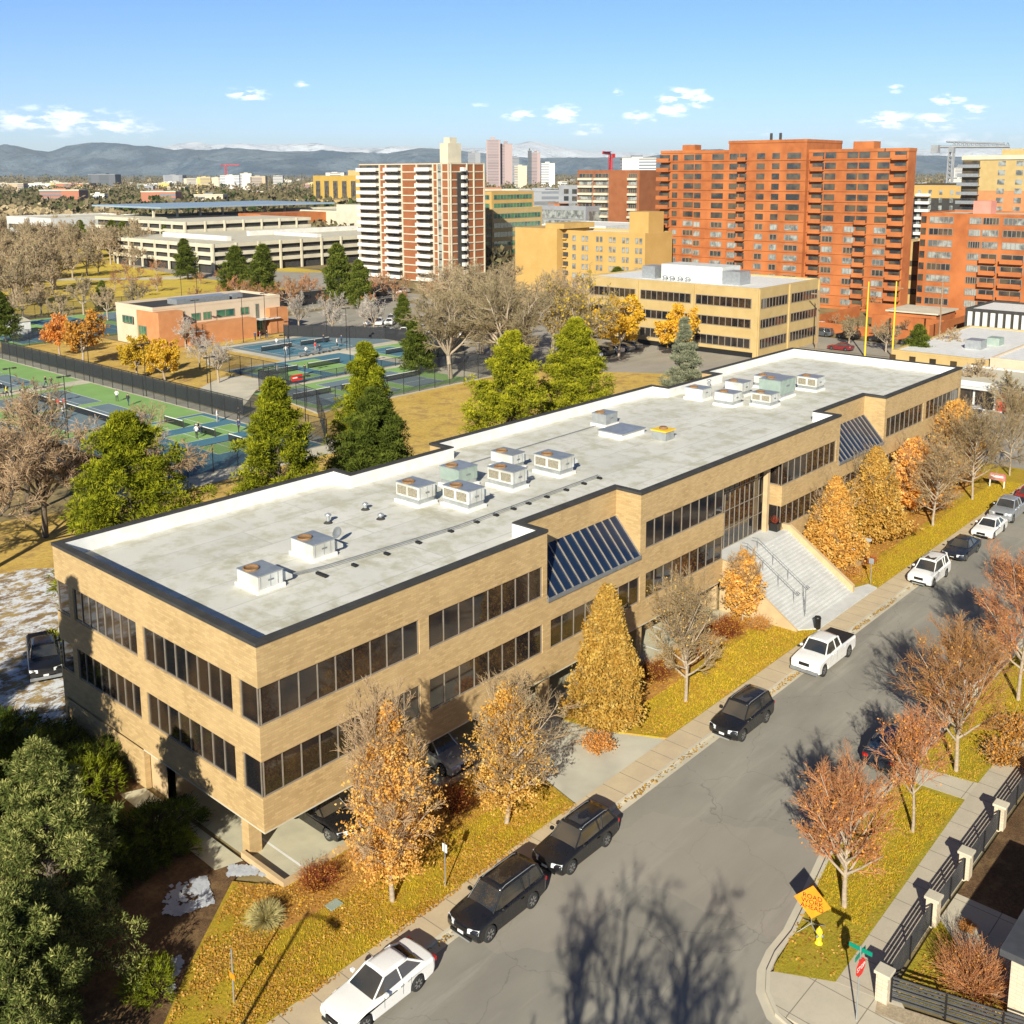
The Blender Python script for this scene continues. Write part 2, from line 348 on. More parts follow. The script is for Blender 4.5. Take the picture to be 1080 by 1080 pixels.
# ------------------------------------------------------------ trees
def _norm(a): return a/np.maximum(np.linalg.norm(a, axis=-1, keepdims=True), 1e-9)
def poly(rng, P, D, L, Ra, k, bend, up, taper=.35):
    n = len(P); pts = np.zeros((n, k+1, 3)); pts[:, 0] = P; d = _norm(D.copy())
    for i in range(k):
        d = _norm(d+rng.normal(0, bend, (n, 3))+np.array([0, 0, up]))
        pts[:, i+1] = pts[:, i]+d*(L/k)[:, None]
    rad = Ra[:, None]*np.linspace(1, taper, k+1)[None]
    return pts, rad
def kids(rng, pts, rad, n, tmin, ang, rf, tmax=1.0):
    N, K = pts.shape[0], pts.shape[1]-1
    t = (tmin+(tmax-tmin)*(np.arange(n)[None]+rng.random((N, n)))/n)*K; t = np.clip(t, 0, K-1e-3)
    i = t.astype(int); fr = (t-i)[..., None]; r = np.arange(N)[:, None]
    a, b = pts[r, i], pts[r, i+1]; P = a+(b-a)*fr; d = _norm(b-a)
    q = _norm(np.cross(d, rng.normal(0, 1, d.shape))); an = ang*rng.uniform(.7, 1.25, d.shape[:2])[..., None]
    D = d*np.cos(an)+q*np.sin(an); Ra = (rad[r, i]*rf)
    return P.reshape(-1, 3), D.reshape(-1, 3), Ra.reshape(-1), (t/K).reshape(-1)
def tubes(pts, rad, s=3):
    N, K1 = pts.shape[:2]; d = _norm(pts[:, -1]-pts[:, 0]); ref = np.where(np.abs(d[:, 2:3]) < .9, np.array([[0, 0, 1.]]), np.array([[1., 0, 0]]))
    u = _norm(np.cross(d, ref)); w = np.cross(d, u); a = np.arange(s)*2*np.pi/s
    off = u[:, None, None]*np.cos(a)[None, None, :, None]+w[:, None, None]*np.sin(a)[None, None, :, None]
    V = pts[:, :, None]+off*rad[:, :, None, None]
    base = (np.arange(N)*K1*s)[:, None, None]; i = (np.arange(K1-1)*s)[None, :, None]; j = np.arange(s)[None, None]; j2 = (j+1) % s
    Q = np.stack([base+i+j, base+i+j2, base+i+s+j2, base+i+s+j], -1).reshape(-1, 4)
    return V.reshape(-1, 3), Q
def quads(rng, C, size, asp=.6, D=None):
    n = len(C); a = _norm(rng.normal(0, 1, (n, 3))) if D is None else _norm(D)
    b = _norm(np.cross(a, rng.normal(0, 1, (n, 3)))); size = np.broadcast_to(size, (n,))[:, None]
    a = a*size; b = b*size*asp
    V = np.stack([C-a-b*.5, C-b, C+a, C+b], 1).reshape(-1, 3) if D is None else np.stack([C-b*.6, C+b*.6, C+a*2+b*.25, C+a*2-b*.25], 1).reshape(-1, 3)
    return V, np.arange(4*n).reshape(n, 4)
class Acc:
    def __init__(s): s.V = []; s.Q = []; s.m = []; s.r = []; s.n = 0
    def add(s, VQ, mi, rnd):
        V, Q = VQ; s.V.append(V); s.Q.append(Q+s.n); s.n += len(V); s.m.append(np.full(len(Q), mi)); s.r.append(np.broadcast_to(rnd, (len(Q),)))
    def mesh(s, name, smooth=False): return mesh_np(name, np.concatenate(s.V), np.concatenate(s.Q), np.concatenate(s.m), np.concatenate(s.r), smooth)
def env(kind, t):                      # crown half-width against height along the crown
    if kind == 'oval': return np.sin(np.pi*np.clip(t, 0, 1)**.8)**.6
    if kind == 'cone': return np.clip(1-t, 0, 1)**.72*np.clip(t*6+.35, 0, 1)
    if kind == 'flame': return (np.sin(np.pi*np.clip(t*.92+.08, 0, 1)**.75))**.8
    return np.sqrt(np.clip(1-(2*t-1)**2, 0, 1))
def deciduous(name, seed, H, W, z0, np1=26, n2=7, n3=7, n4=4, shape='flame', leaves=0, lsize=.1, leafmat='gold', twig='twig', bark='bark', tr=.13, asc=(35, 72), inner=.35, twr=.009, fill=0, leafzone=(0, 1)):
    """an upright street tree: trunk and main limbs are one part, twigs and leaves the crown; returns the tree made at the origin"""
    rng = np.random.default_rng(seed)
    root = thing(name, None, None)
    T = Acc(); P = np.zeros((1, 3)); D = np.array([[0, 0, 1.]])
    tp, trd = poly(rng, P, D, np.array([H*.86]), np.array([tr]), 9, .035, .05, .12); T.add(tubes(tp, trd, 7), 0, .5)
    zc = H-z0
    tz = (np.arange(np1)+rng.random(np1))/np1; zs = z0+tz*zc*.72; frac = zs/(H*.86)*9; ii = np.minimum(frac.astype(int), 8)
    P1 = tp[0, ii]+(tp[0, ii+1]-tp[0, ii])*(frac-ii)[:, None]
    an = np.arange(np1)*2.399+rng.normal(0, .3, np1); el = np.radians(asc[0]+(asc[1]-asc[0])*tz+rng.normal(0, 6, np1))
    D1 = np.stack([np.cos(an)*np.cos(el), np.sin(an)*np.cos(el), np.sin(el)], 1)
    L1 = np.minimum(W/2*env(shape, tz*.72+.12)/np.maximum(np.cos(el), .25)*1.0, (H-zs)*1.05)*rng.uniform(.8, 1.1, np1)
    p1, r1 = poly(rng, P1, D1, L1, tr*(.62-.38*tz), 5, .07, .07, .3); T.add(tubes(p1, r1, 5), 0, .5)
    A = Acc()
    P2, D2, R_2, t2 = kids(rng, p1, r1, n2, .22, .62, .6); L2 = np.repeat(L1, n2)*(.52-.25*t2)*rng.uniform(.7, 1.2, len(P2))
    p2, r2 = poly(rng, P2, D2, L2, R_2, 3, .1, .09, .35); A.add(tubes(p2, r2, 4 if n4 else 3), 0, rng.random(len(P2)*3*(4 if n4 else 3))*.5)
    P3, D3, R_3, t3 = kids(rng, p2, r2, n3, .2, .6, .65); L3 = np.repeat(L2, n3)*(.55-.2*t3)*rng.uniform(.7, 1.2, len(P3))
    p3, r3 = poly(rng, P3, D3, L3, np.maximum(R_3, twr*1.2), 2, .12, .08, .5); A.add(tubes(p3, r3, 3), 0, np.repeat(rng.random(len(P3)), 6))
    tips = p3
    if n4:
        P4, D4, R_4, t4 = kids(rng, p3, r3, n4, .2, .5, .7); L4 = np.clip(np.repeat(L3, n4)*.6, .12, 1.0)*rng.uniform(.6, 1.2, len(P4))
        p4, r4 = poly(rng, P4, D4, L4, np.full(len(P4), twr), 2, .12, .05, .6); A.add(tubes(p4, r4, 3), 0, np.repeat(.3+.7*rng.random(len(P4)), 6)); tips = p4
    if leaves:
        Cn = tips.reshape(-1, 3); tz_ = (Cn[:, 2]-z0)/zc; Cn = Cn[(tz_ > leafzone[0]) & (tz_ < leafzone[1])]
        idx = rng.integers(0, len(Cn), leaves); C = Cn[idx]+rng.normal(0, lsize*1.5, (leaves, 3))
        A.add(quads(rng, C, lsize*rng.uniform(.6, 1.3, leaves), .7), 1, rng.random(leaves))
    if fill:                            # leaf tufts through the whole crown volume, denser at its skin
        nf = fill//14; t = rng.random(nf)**.9; a = rng.random(nf)*2*np.pi; rr = W/2*env(shape, t)*(rng.random(nf)**inner)*(1+.15*np.sin(a*3+t*11+seed)+.11*np.sin(a*7-t*19)+.07*np.sin(a*13+t*31))
        c = np.stack([rr*np.cos(a), rr*np.sin(a), z0+t*zc], 1); c = np.repeat(c, 14, 0)+rng.normal(0, .13, (nf*14, 3)); rn = np.clip(np.repeat(rng.random(nf), 14)*.6+rng.random(nf*14)*.4, 0, 1)
        A.add(quads(rng, c, lsize*rng.uniform(.6, 1.3, len(c)), .75), 1, rn)
    link_mesh('trunk', T.mesh('trunk', True), [MT[bark]], root)
    link_mesh('crown', A.mesh('crown'), [LF[twig], LF[leafmat]], root)
    return root
def spreading(name, seed, H, W, n1=8, n2=7, n3=7, n4=6, n5=0, twig='twigfar', bark='bark', tr=.35, twr=.02, leaves=0, lsize=.2, leafmat='yellow', z0=.22):
    """an old broad-crowned tree: a short bole that forks into heavy limbs"""
    rng = np.random.default_rng(seed); root = thing(name, None, None); T = Acc(); A = Acc()
    bole, br = poly(rng, np.zeros((1, 3)), np.array([[.05, .03, 1.]]), np.array([H*z0]), np.array([tr]), 3, .05, .02, .8); T.add(tubes(bole, br, 8), 0, .5)
    an = np.arange(n1)*2.399+rng.normal(0, .25, n1); el = np.radians(rng.uniform(28, 75, n1)); el[0] = R_(82)
    D1 = np.stack([np.cos(an)*np.cos(el), np.sin(an)*np.cos(el), np.sin(el)], 1)
    L1 = 1/np.sqrt((np.cos(el)/(W*.42))**2+(np.sin(el)/(H*.62))**2)*rng.uniform(.8, 1., n1)
    p1, r1 = poly(rng, np.repeat(bole[:, -1], n1, 0), D1, L1, np.full(n1, tr*.55), 6, .13, .05, .25); T.add(tubes(p1, r1, 6), 0, .5)
    P2, D2, R_2, t2 = kids(rng, p1, r1, n2, .25, .75, .6); L2 = np.repeat(L1, n2)*(.5-.2*t2)*rng.uniform(.7, 1.2, len(P2))
    p2, r2 = poly(rng, P2, D2, L2, R_2, 4, .16, .06, .3); T.add(tubes(p2, r2, 4), 0, .5)
    P3, D3, R_3, t3 = kids(rng, p2, r2, n3, .15, .7, .65); L3 = np.repeat(L2, n3)*(.5-.2*t3)*rng.uniform(.6, 1.2, len(P3))
    p3, r3 = poly(rng, P3, D3, L3, np.maximum(R_3, twr), 3, .18, .03, .4); A.add(tubes(p3, r3, 3), 0, np.repeat(rng.random(len(P3)), 9)); last = (p3, r3, L3)
    P4, D4, R_4, t4 = kids(rng, p3, r3, n4, .15, .7, .7); L4 = np.clip(np.repeat(L3, n4)*.55, .25, 1.6)*rng.uniform(.6, 1.2, len(P4))
    p4, r4 = poly(rng, P4, D4, L4, np.full(len(P4), twr), 2, .2, 0, .6); A.add(tubes(p4, r4, 3), 0, np.repeat(rng.random(len(P4)), 6)); tips = p4
    if n5:
        P5, D5, R_5, t5 = kids(rng, p4, r4, n5, .2, .7, .8); L5 = np.clip(np.repeat(L4, n5)*.6, .2, .9)
        p5, r5 = poly(rng, P5, D5, L5, np.full(len(P5), twr*.8), 1, .2, 0, .7); A.add(tubes(p5, r5, 3), 0, np.repeat(rng.random(len(P5)), 3))
    if leaves:
        Cn = tips.reshape(-1, 3); C = Cn[rng.integers(0, len(Cn), leaves)]+rng.normal(0, lsize, (leaves, 3)); A.add(quads(rng, C, lsize*rng.uniform(.6, 1.3, leaves), .7), 1, rng.random(leaves))
    link_mesh('trunk', T.mesh('trunk', True), [MT[bark]], root); link_mesh('crown', A.mesh('crown'), [LF[twig], LF[leafmat]], root)
    return root
def conifer(name, seed, H, W, z0=.08, whorls=17, per=6, tufts=9, blades=40, blen=.42, bw=.45, bs=.12, shape='pine', mat='pine', twig='twigdark', tr=.3, droop=-.02, lump=.22):
    """limbs in whorls, each carrying rounded tufts of needles with gaps between them"""
    rng = np.random.default_rng(seed); root = thing(name, None, None); T = Acc(); A = Acc()
    tp, trd = poly(rng, np.zeros((1, 3)), np.array([[0, 0, 1.]]), np.array([H*.97]), np.array([tr]), 8, .02, .05, .1); T.add(tubes(tp, trd, 8), 0, .5)
    n = whorls*per; t = np.repeat((np.arange(whorls)+.5)/whorls, per)+rng.normal(0, .02, n); t = np.clip(t, 0, .985)
    zs = H*(z0+(1-z0)*t); an = rng.random(n)*.7+np.tile(np.arange(per)*2*np.pi/per, whorls)+np.repeat(rng.random(whorls)*6, per)
    if shape == 'pine': prof = np.clip((1-t)**.8*(.88+.5*t), .05, .9)
    else: prof = np.clip((1-t)**.95*1.02+.03, .03, 1)
    lop = 1+lump*np.sin(an*2+seed)+lump*.6*np.sin(an*3+t*9+seed)
    L = W/2*prof*lop*rng.uniform(.72, 1.12, n); el = np.radians(5+38*t+rng.normal(0, 7, n)) if shape == 'pine' else np.radians(-8+32*t+rng.normal(0, 5, n))
    D = np.stack([np.cos(an)*np.cos(el), np.sin(an)*np.cos(el), np.sin(el)], 1)
    fr = zs/(H*.97)*8; i = np.minimum(fr.astype(int), 7); P = tp[0, i]+(tp[0, i+1]-tp[0, i])*(fr-i)[:, None]
    p1, r1 = poly(rng, P, D, L, np.full(n, tr*.25)*(1.1-t), 4, .06, droop+.05, .3); T.add(tubes(p1, r1, 4), 0, .5)
    P2, D2, R2_, t2 = kids(rng, p1, r1, tufts, .22, .75, .5); L2 = np.repeat(L, tufts)*.34*(1.1-.6*t2)*rng.uniform(.6, 1.2, len(P2))
    p2, r2 = poly(rng, P2, D2, L2, np.maximum(R2_, .012), 2, .12, .05, .5); A.add(tubes(p2, r2, 3), 0, np.repeat(rng.random(len(P2)), 6))
    C = np.concatenate([p2[:, -1], p1[:, -1], p1[:, 3]]); m = len(C)
    U = _norm(np.concatenate([D2, D, D])*.4+np.array([0, 0, .8])); tone = rng.random(m); tr_ = blen*rng.uniform(.65, 1.25, m)*np.clip(1.25-.6*C[:, 2]/H, .6, 1.2)
    q_ = _norm(rng.normal(0, 1, (m*blades, 3))+np.repeat(U, blades, 0)*.55); cc = np.repeat(C, blades, 0)+q_*np.array([1.15, 1.15, .62])*np.repeat(tr_, blades)[:, None]*rng.uniform(.55, 1, (m*blades, 1)); dd = q_+rng.normal(0, .45, (m*blades, 3))
    A.add(quads(rng, cc, bs*rng.uniform(.6, 1.3, len(cc)), bw, dd), 1, np.clip(np.repeat(tone, blades)*.45+.35*rng.random(len(cc))+.3*np.clip(q_[:, 2], -.5, 1), 0, 1))  # upper side of each tuft toned paler, as if sunlit
    link_mesh('trunk', T.mesh('trunk', True), [MT['barkdark']], root); link_mesh('crown', A.mesh('crown'), [LF[twig], LF[mat]], root)
    return root
def shrub(name, seed, R, H, stems=160, twig='redshrub', leaves=0, lsize=.07, leafmat='orange', k2=5):
    rng = np.random.default_rng(seed); root = thing(name, None, None); A = Acc()
    a = rng.random(stems)*6.283; el = np.radians(rng.uniform(25, 88, stems)); P = np.stack([np.cos(a)*.12*R, np.sin(a)*.12*R, a*0], 1)
    D = np.stack([np.cos(a)*np.cos(el), np.sin(a)*np.cos(el), np.sin(el)], 1); L = 1/np.sqrt((np.cos(el)/R)**2+(np.sin(el)/H)**2)*rng.uniform(.7, 1.05, stems)
    p, r = poly(rng, P, D, L, np.full(stems, .014), 3, .1, .04, .4); A.add(tubes(p, r, 3), 0, np.repeat(rng.random(stems), 9))
    P2, D2, R2_, t2 = kids(rng, p, r, k2, .25, .5, .7); p2, r2 = poly(rng, P2, D2, np.repeat(L, k2)*.4, np.full(len(P2), .008), 2, .12, .05, .6); A.add(tubes(p2, r2, 3), 0, np.repeat(rng.random(len(P2)), 6))
    if leaves:
        Cn = p2.reshape(-1, 3); C = Cn[rng.integers(0, len(Cn), leaves)]+rng.normal(0, lsize, (leaves, 3)); A.add(quads(rng, C, lsize*rng.uniform(.6, 1.3, leaves), .7), 1, rng.random(leaves))
    link_mesh('stems' if not leaves else 'foliage', A.mesh('stems'), [LF[twig], LF[leafmat]], root); return root
def juniper(name, seed, R, H, mat='juniper', n=260, blades=16, blen=.3):
    rng = np.random.default_rng(seed); root = thing(name, None, None); A = Acc(); a = rng.random(n)*6.283; u = rng.random(n)**.5; z = H*(1-u**2)**.5*rng.uniform(.4, 1, n)
    lob = 1+.25*np.sin(a*3+seed); C = np.stack([np.cos(a)*u*R*lob, np.sin(a)*u*R*lob, z+.1], 1); P = C*np.array([.1, .1, 0]); p = np.stack([P, (P+C)/2+np.array([0, 0, .1]), C], 1)
    A.add(tubes(p, np.full((n, 3), .018), 3), 0, .5); U = _norm(C*np.array([1, 1, 1.3])); cc = np.repeat(C, blades, 0)+rng.normal(0, blen*.45, (n*blades, 3)); dd = np.repeat(U, blades, 0)+rng.normal(0, .6, cc.shape)
    A.add(quads(rng, cc, blen*.5*rng.uniform(.7, 1.3, len(cc)), .28, dd), 1, np.clip(np.repeat(rng.random(n), blades)*.6+.4*rng.random(len(cc)), 0, 1))
    link_mesh('foliage', A.mesh('foliage'), [LF['twigdark'], LF[mat]], root); return root
def named(o, loc, label, cat='tree', group=None, rot=0., scale=None):
    o.location = loc; o.rotation_euler = (0, 0, rot)
    if scale: o.scale = (scale,)*3 if isinstance(scale, (int, float)) else scale
    return tag(o, label, cat, group)
# ------------------------------------------------------------ ground and paving
def grass_mat(name, c1, c2, c3, s=.35, fine=9., patch=(.30, .17, .03), pamt=.5):
    m, nt, b = newmat(name); b.inputs['Roughness'].default_value = .95; b.inputs['Specular IOR Level'].default_value = .1
    p = pos_node(nt)
    o = mixc(nt, mrange(nt, noise(nt, p, s, 5), .35, .65), c1, c2)
    o = mixc(nt, mrange(nt, noise(nt, p, fine, 6, .75), .38, .62, 0, .85), o, c3)
    o = mixc(nt, mrange(nt, noise(nt, p, s*1.7+.05, 6, .7), .5, .62, 0, pamt), o, patch)
    nt.links.new(o, b.inputs['Base Color']); bump(nt, b, noise(nt, p, fine*1.5, 6, .8), .9, .05); return m
def ground_mat():
    m, nt, b = newmat('plain_ground'); b.inputs['Roughness'].default_value = .95; b.inputs['Specular IOR Level'].default_value = .1
    p = pos_node(nt)
    o = mixc(nt, mrange(nt, noise(nt, p, .012, 8, .7), .4, .6), (.24, .185, .09), (.36, .27, .12))
    o = mixc(nt, mrange(nt, noise(nt, p, .05, 6, .7), .5, .62), o, (.12, .11, .08))
    o = mixc(nt, mrange(nt, noise(nt, p, .0015, 9, .75), .50, .60, 0, .8), o, (.10, .095, .06))
    o = mixc(nt, mrange(nt, noise(nt, p, .0007, 9, .8), .56, .64, 0, .8), o, (.36, .30, .20))
    o = mixc(nt, mrange(nt, noise(nt, p, 3., 5, .7), .4, .7, 0, .35), o, (.08, .06, .04))
    nt.links.new(o, b.inputs['Base Color']); return m
def asphalt_mat(name, c1=(.20, .185, .155), c2=(.29, .27, .225), cracks=True):
    m, nt, b = newmat(name); b.inputs['Roughness'].default_value = .88; p = pos_node(nt)
    o = mixc(nt, mrange(nt, noise(nt, p, .22, 5, .6, stretch=(.45, 1, 1)), .35, .65), c1, c2)
    o = mixc(nt, mrange(nt, noise(nt, p, 30., 4, .8), .3, .7, 0, .35), o, (.32, .30, .26))
    o = mixc(nt, mrange(nt, noise(nt, p, .6, 6, .7, stretch=(.12, 1, 1)), .52, .66, 0, .6), o, (.36, .33, .275))
    if cracks:
        v = nt.nodes.new('ShaderNodeTexVoronoi'); v.feature = 'DISTANCE_TO_EDGE'; v.inputs['Scale'].default_value = .16
        d = nt.nodes.new('ShaderNodeVectorMath'); d.operation = 'MULTIPLY_ADD'
        n3 = nt.nodes.new('ShaderNodeTexNoise'); n3.inputs['Scale'].default_value = .8; n3.inputs['Detail'].default_value = 6; nt.links.new(p, n3.inputs['Vector'])
        nt.links.new(n3.outputs['Color'], d.inputs[0]); d.inputs[1].default_value = (1.6, 1.6, 0); nt.links.new(p, d.inputs[2]); nt.links.new(d.outputs[0], v.inputs['Vector'])
        o = mixc(nt, mrange(nt, v.outputs['Distance'], .0, .004, .5, 0), o, (.11, .10, .085))
        v2 = nt.nodes.new('ShaderNodeTexVoronoi'); v2.inputs['Scale'].default_value = .12; nt.links.new(d.outputs[0], v2.inputs['Vector'])
        sp = nt.nodes.new('ShaderNodeSeparateColor'); nt.links.new(v2.outputs['Color'], sp.inputs[0])
        o = mixc(nt, mrange(nt, sp.outputs[0], .82, .84, 0, .35), o, (.34, .29, .24))
        v3 = nt.nodes.new('ShaderNodeTexVoronoi'); v3.inputs['Scale'].default_value = 1.1; nt.links.new(p, v3.inputs['Vector'])
        o = mixc(nt, mrange(nt, v3.outputs['Distance'], .03, .08, .4, 0), o, (.11, .10, .09))
    nt.links.new(o, b.inputs['Base Color']); bump(nt, b, noise(nt, p, 40., 4, .8), .25, .01); return m
def joint_mat(name, c1, c2, sx_, sy_, joint=(.22, .19, .15), w=.02):
    m, nt, b = newmat(name); b.inputs['Roughness'].default_value = .9; p = pos_node(nt)
    o = mixc(nt, mrange(nt, noise(nt, p, .7, 5, .6), .35, .65), c1, c2)
    o = mixc(nt, mrange(nt, noise(nt, p, 6., 5, .7), .5, .75, 0, .4), o, tuple(x*.75 for x in c1))
    t = nt.nodes.new('ShaderNodeTexBrick'); nt.links.new(p, t.inputs['Vector']); t.offset = 0.
    t.inputs['Color1'].default_value = t.inputs['Color2'].default_value = (0, 0, 0, 1); t.inputs['Mortar'].default_value = (1, 1, 1, 1)
    t.inputs['Scale'].default_value = 1; t.inputs['Brick Width'].default_value = sx_; t.inputs['Row Height'].default_value = sy_; t.inputs['Mortar Size'].default_value = w; t.inputs['Mortar Smooth'].default_value = 0.
    o = mixc(nt, t.outputs['Color'], o, joint); nt.links.new(o, b.inputs['Base Color']); bump(nt, b, noise(nt, p, 25., 4), .15, .01); return m
def snow_mat():
    m, nt, b = newmat('patchy_snow_ground'); b.inputs['Roughness'].default_value = .9; p = pos_node(nt)
    o = mixc(nt, mrange(nt, noise(nt, p, .5, 5), .4, .6), (.20, .13, .06), (.38, .26, .09))
    o = mixc(nt, mrange(nt, noise(nt, p, .9, 9, .78, stretch=(.8, 1.2, 1)), .47, .54), o, (.66, .68, .72))
    nt.links.new(o, b.inputs['Base Color']); bump(nt, b, noise(nt, p, 6., 5), .5, .05); return m
G_LAWN = grass_mat('front_lawn', (.42, .30, .030), (.55, .39, .034), (.24, .185, .02), .5, 8., (.46, .26, .05), .7)
G_VERGE = grass_mat('verge_grass', (.38, .30, .03), (.50, .39, .035), (.21, .19, .02), .5, 8., (.46, .31, .06), .45)
G_DRY = grass_mat('dry_park_grass', (.60, .39, .08), (.70, .48, .13), (.42, .29, .09), .2, 2.2, (.34, .21, .09), .75)
G_PARK = grass_mat('park_grass', (.58, .44, .05), (.72, .52, .08), (.46, .34, .08), .03, 1., (.40, .26, .08), .7)
G_GARDEN = grass_mat('garden_soil', (.13, .075, .04), (.20, .12, .06), (.08, .05, .03), .6, 7., (.26, .17, .08), .5)  # dark brown mottled ground for both gardens
M_ASPH = asphalt_mat('street_asphalt'); M_LOT = asphalt_mat('lot_asphalt', (.27, .24, .19), (.36, .32, .26), False)
M_WALK = joint_mat('sidewalk_concrete', (.56, .45, .29), (.49, .39, .26), 1.5, 50.)
M_WALK2 = joint_mat('side_sidewalk_concrete', (.50, .44, .34), (.44, .39, .30), 1.5, 50.)
M_PLAZA = joint_mat('plaza_concrete', (.54, .48, .37), (.48, .43, .33), 2.2, 2.2)

struct('ground', MB().sheet([(-30000, -30000), (52000, -30000), (52000, 52000), (-30000, 52000)], -.03), ground_mat())
# this street, seen from the curb bulb at the near corner to its far end
RC = [(400, -18.8), (29, -18.8), (22, -18.75), (18.7, -18.85), (15.2, -19.55), (13.0, -19.95), (11.4, -20.0), (10.2, -20.25), (9.2, -20.75), (8.4, -21.6), (8.0, -23), (7.8, -60)]
struct('street', MB().sheet([(-80, -9.3), (400, -9.3)]+RC+[(-80, -60)], 0.0), M_ASPH)
struct('gutter', MB().sheet([(-80, -8.85), (400, -8.85), (400, -9.3), (-80, -9.3)], 0.004), MT['concrete'])
struct('kerb', MB().box(-80, 400, -8.85, -8.70, -.1, .14), MT['concrete'])
struct('sidewalk', MB().box(-80, 112, -8.70, -7.15, -.1, .13), M_WALK)
def offset(pts, d):
    out = []
    for i, p in enumerate(pts):
        a = pts[max(i-1, 0)]; b = pts[min(i+1, len(pts)-1)]; dx, dy = b[0]-a[0], b[1]-a[1]; l = math.hypot(dx, dy); out.append((p[0]-dy/l*d*-1, p[1]+dx/l*d*-1))
    return out
def strip(a, b, z0, z1, mb=None):
    mb = mb or MB()
    for i in range(len(a)-1):
        q = [a[i], a[i+1], b[i+1], b[i]]
        mb.prism(q, z0, z1)
    return mb
RCi = offset(RC, -.16); RCo = offset(RC, .38)
struct('kerb', strip(RC, RCi, -.1, .14), MT['concrete'])
g2 = MB()
for i in range(len(RC)-1): g2.sheet([RC[i], RC[i+1], RCo[i+1], RCo[i]], .004)
struct('gutter', g2, MT['concrete'])
struct('verge_lawn', MB().prism([(27.6, -18.97)]+RCi[2:6]+[(10.75, -20.35), (10.35, -20.5), (11.5, -22.65), (27.9, -22.2)], -.1, .12), G_VERGE)
struct('verge_lawn', MB().prism([(29.3, -18.97), (29.9, -22.2), (120, -22.2), (120, -18.97)], -.1, .12), G_VERGE)
struct('corner_pavement', MB().prism([(7.95, -60)]+[p for p in RCi[7:10]][::-1]+[(10.35, -20.5), (11.5, -22.65), (13.3, -24.05), (10.8, -26.4), (10.2, -60)][0:], -.1, .118), M_PLAZA)
struct('side_sidewalk', MB().prism([(11.5, -22.65), (27.9, -22.2), (120, -22.2), (120, -23.85), (11.8, -24.3)], -.1, .125), M_WALK2)
struct('carriage_walk', MB().prism([(27.6, -18.97), (29.3, -18.97), (29.9, -22.2), (27.9, -22.2)], -.1, .128), M_PLAZA)
# this side: lawns, driveway, beds
struct('front_lawn', MB().prism([(-60, -7.15), (14.1, -7.15), (14.9, -4.), (15.1, -1.2), (0.2, -1.2), (-1.2, 1.0), (-5.4, -2.2), (-9., -5.3), (-60, -5.3)], -.1, .12), G_LAWN)
struct('front_lawn', MB().prism([(22.75, -7.15), (42.3, -7.15), (42.2, -5.0), (40.8, -5.0), (40.8, -1.2), (20.4, -1.2), (21.2, -4.2)], -.1, .12), G_LAWN)
struct('front_lawn', MB().prism([(52.6, -7.15), (96, -7.15), (96, -1.2), (50.7, -1.2), (50.7, -5.6)], -.1, .12), G_LAWN)
struct('driveway', MB().sheet([(14.1, -7.15), (22.75, -7.15), (21.2, -4.2), (20.4, -1.2), (20.4, .2), (15.1, .2), (15.1, -1.2), (14.9, -4.)], .03), MT['driveway'])
struct('driveway', MB().prism([(13.9, -8.72), (23.2, -8.72), (23.0, -7.13), (14.05, -7.13)], -.1, .10), MT['concrete'])
BED = grass_mat('leafy_bed', (.46, .22, .05), (.60, .32, .08), (.28, .13, .04), .9, 7., (.62, .38, .08), .5)
for q in ([(0.3, -1.3), (14.9, -1.3), (14.7, -3.9), (12, -4.4), (8.2, -3.9), (4, -4.2), (-1.6, -3.4), (-1.2, .6)], [(20.6, -1.3), (40.7, -1.3), (40.7, -3.3), (34, -3.2), (28, -3.9), (22, -3.7)],
          [(50.9, -1.3), (92, -1.3), (92, -2.6), (76, -3.8), (66, -4.3), (60, -4.2), (54, -5.6), (51, -5.3)]):
    struct('planting_bed', MB().sheet(q, .126), BED)
struct('garden_ground', MB().prism([(-60, -5.3), (-9., -5.3), (-5.4, -2.2), (-1.2, 1.0), (.0, 1.6), (.0, 20), (-6, 26), (-60, 34)], -.1, .10), G_GARDEN)
struct('snowy_yard', MB().sheet([(-60, 34), (-6, 26), (0, 20), (20, 20), (24, 34), (10, 48), (-60, 62)], .0), snow_mat())
struct('side_pavement', MB().sheet([(-1.3, 2.3), (0., 1.9), (0., 11), (-1.2, 11.5)], .108), MT['slab'])
struct('park_lawn', MB().sheet([(-60, 62), (10, 48), (24, 34), (20, 20), (92, 20), (104, 30), (112, 70), (112, 112), (58, 83), (30, 58), (-60, 80)], -.015), G_DRY)
struct('park_lawn', MB().sheet([(104, 20), (139, 20), (139, 47), (122, 50), (112, 66), (104, 40)], -.004), G_DRY)
struct('park_lawn', MB().sheet([(56.5, 86), (66, 96), (72, 96), (72, 114), (84, 114), (84, 136.5), (104, 136.5), (104, 141), (76, 141), (76, 200), (58, 200)], -.012), G_DRY)
struct('garage_floor', MB().sheet([(.3, -1.0), (40.8, -1.0), (40.8, 9), (.3, 9)], .02), MT['slab'])
struct('garage_floor', MB().sheet([(50.6, -1.0), (90, -1.0), (90, 9), (50.6, 9)], .02), MT['slab'])
struct('parking_lot', MB().sheet([(96, -7.15), (96, 20), (140, 20), (140, -7.15)], .004), M_LOT)
struct('avenue', MB().sheet([(157.5, -200), (171.5, -200), (171.5, 260), (157.5, 260)], .002), M_LOT)
struct('avenue', MB().sheet([(171.5, 100), (171.5, 116), (700, 116), (700, 100)], .003), M_LOT)
struct('parking_lot', MB().sheet([(118, 20), (157, 20), (157, 108), (112, 108), (112, 60)], -.008), M_LOT)
struct('parking_lot', MB().sheet([(112, 112), (156, 112), (156, 170), (112, 160)], .004), M_LOT)
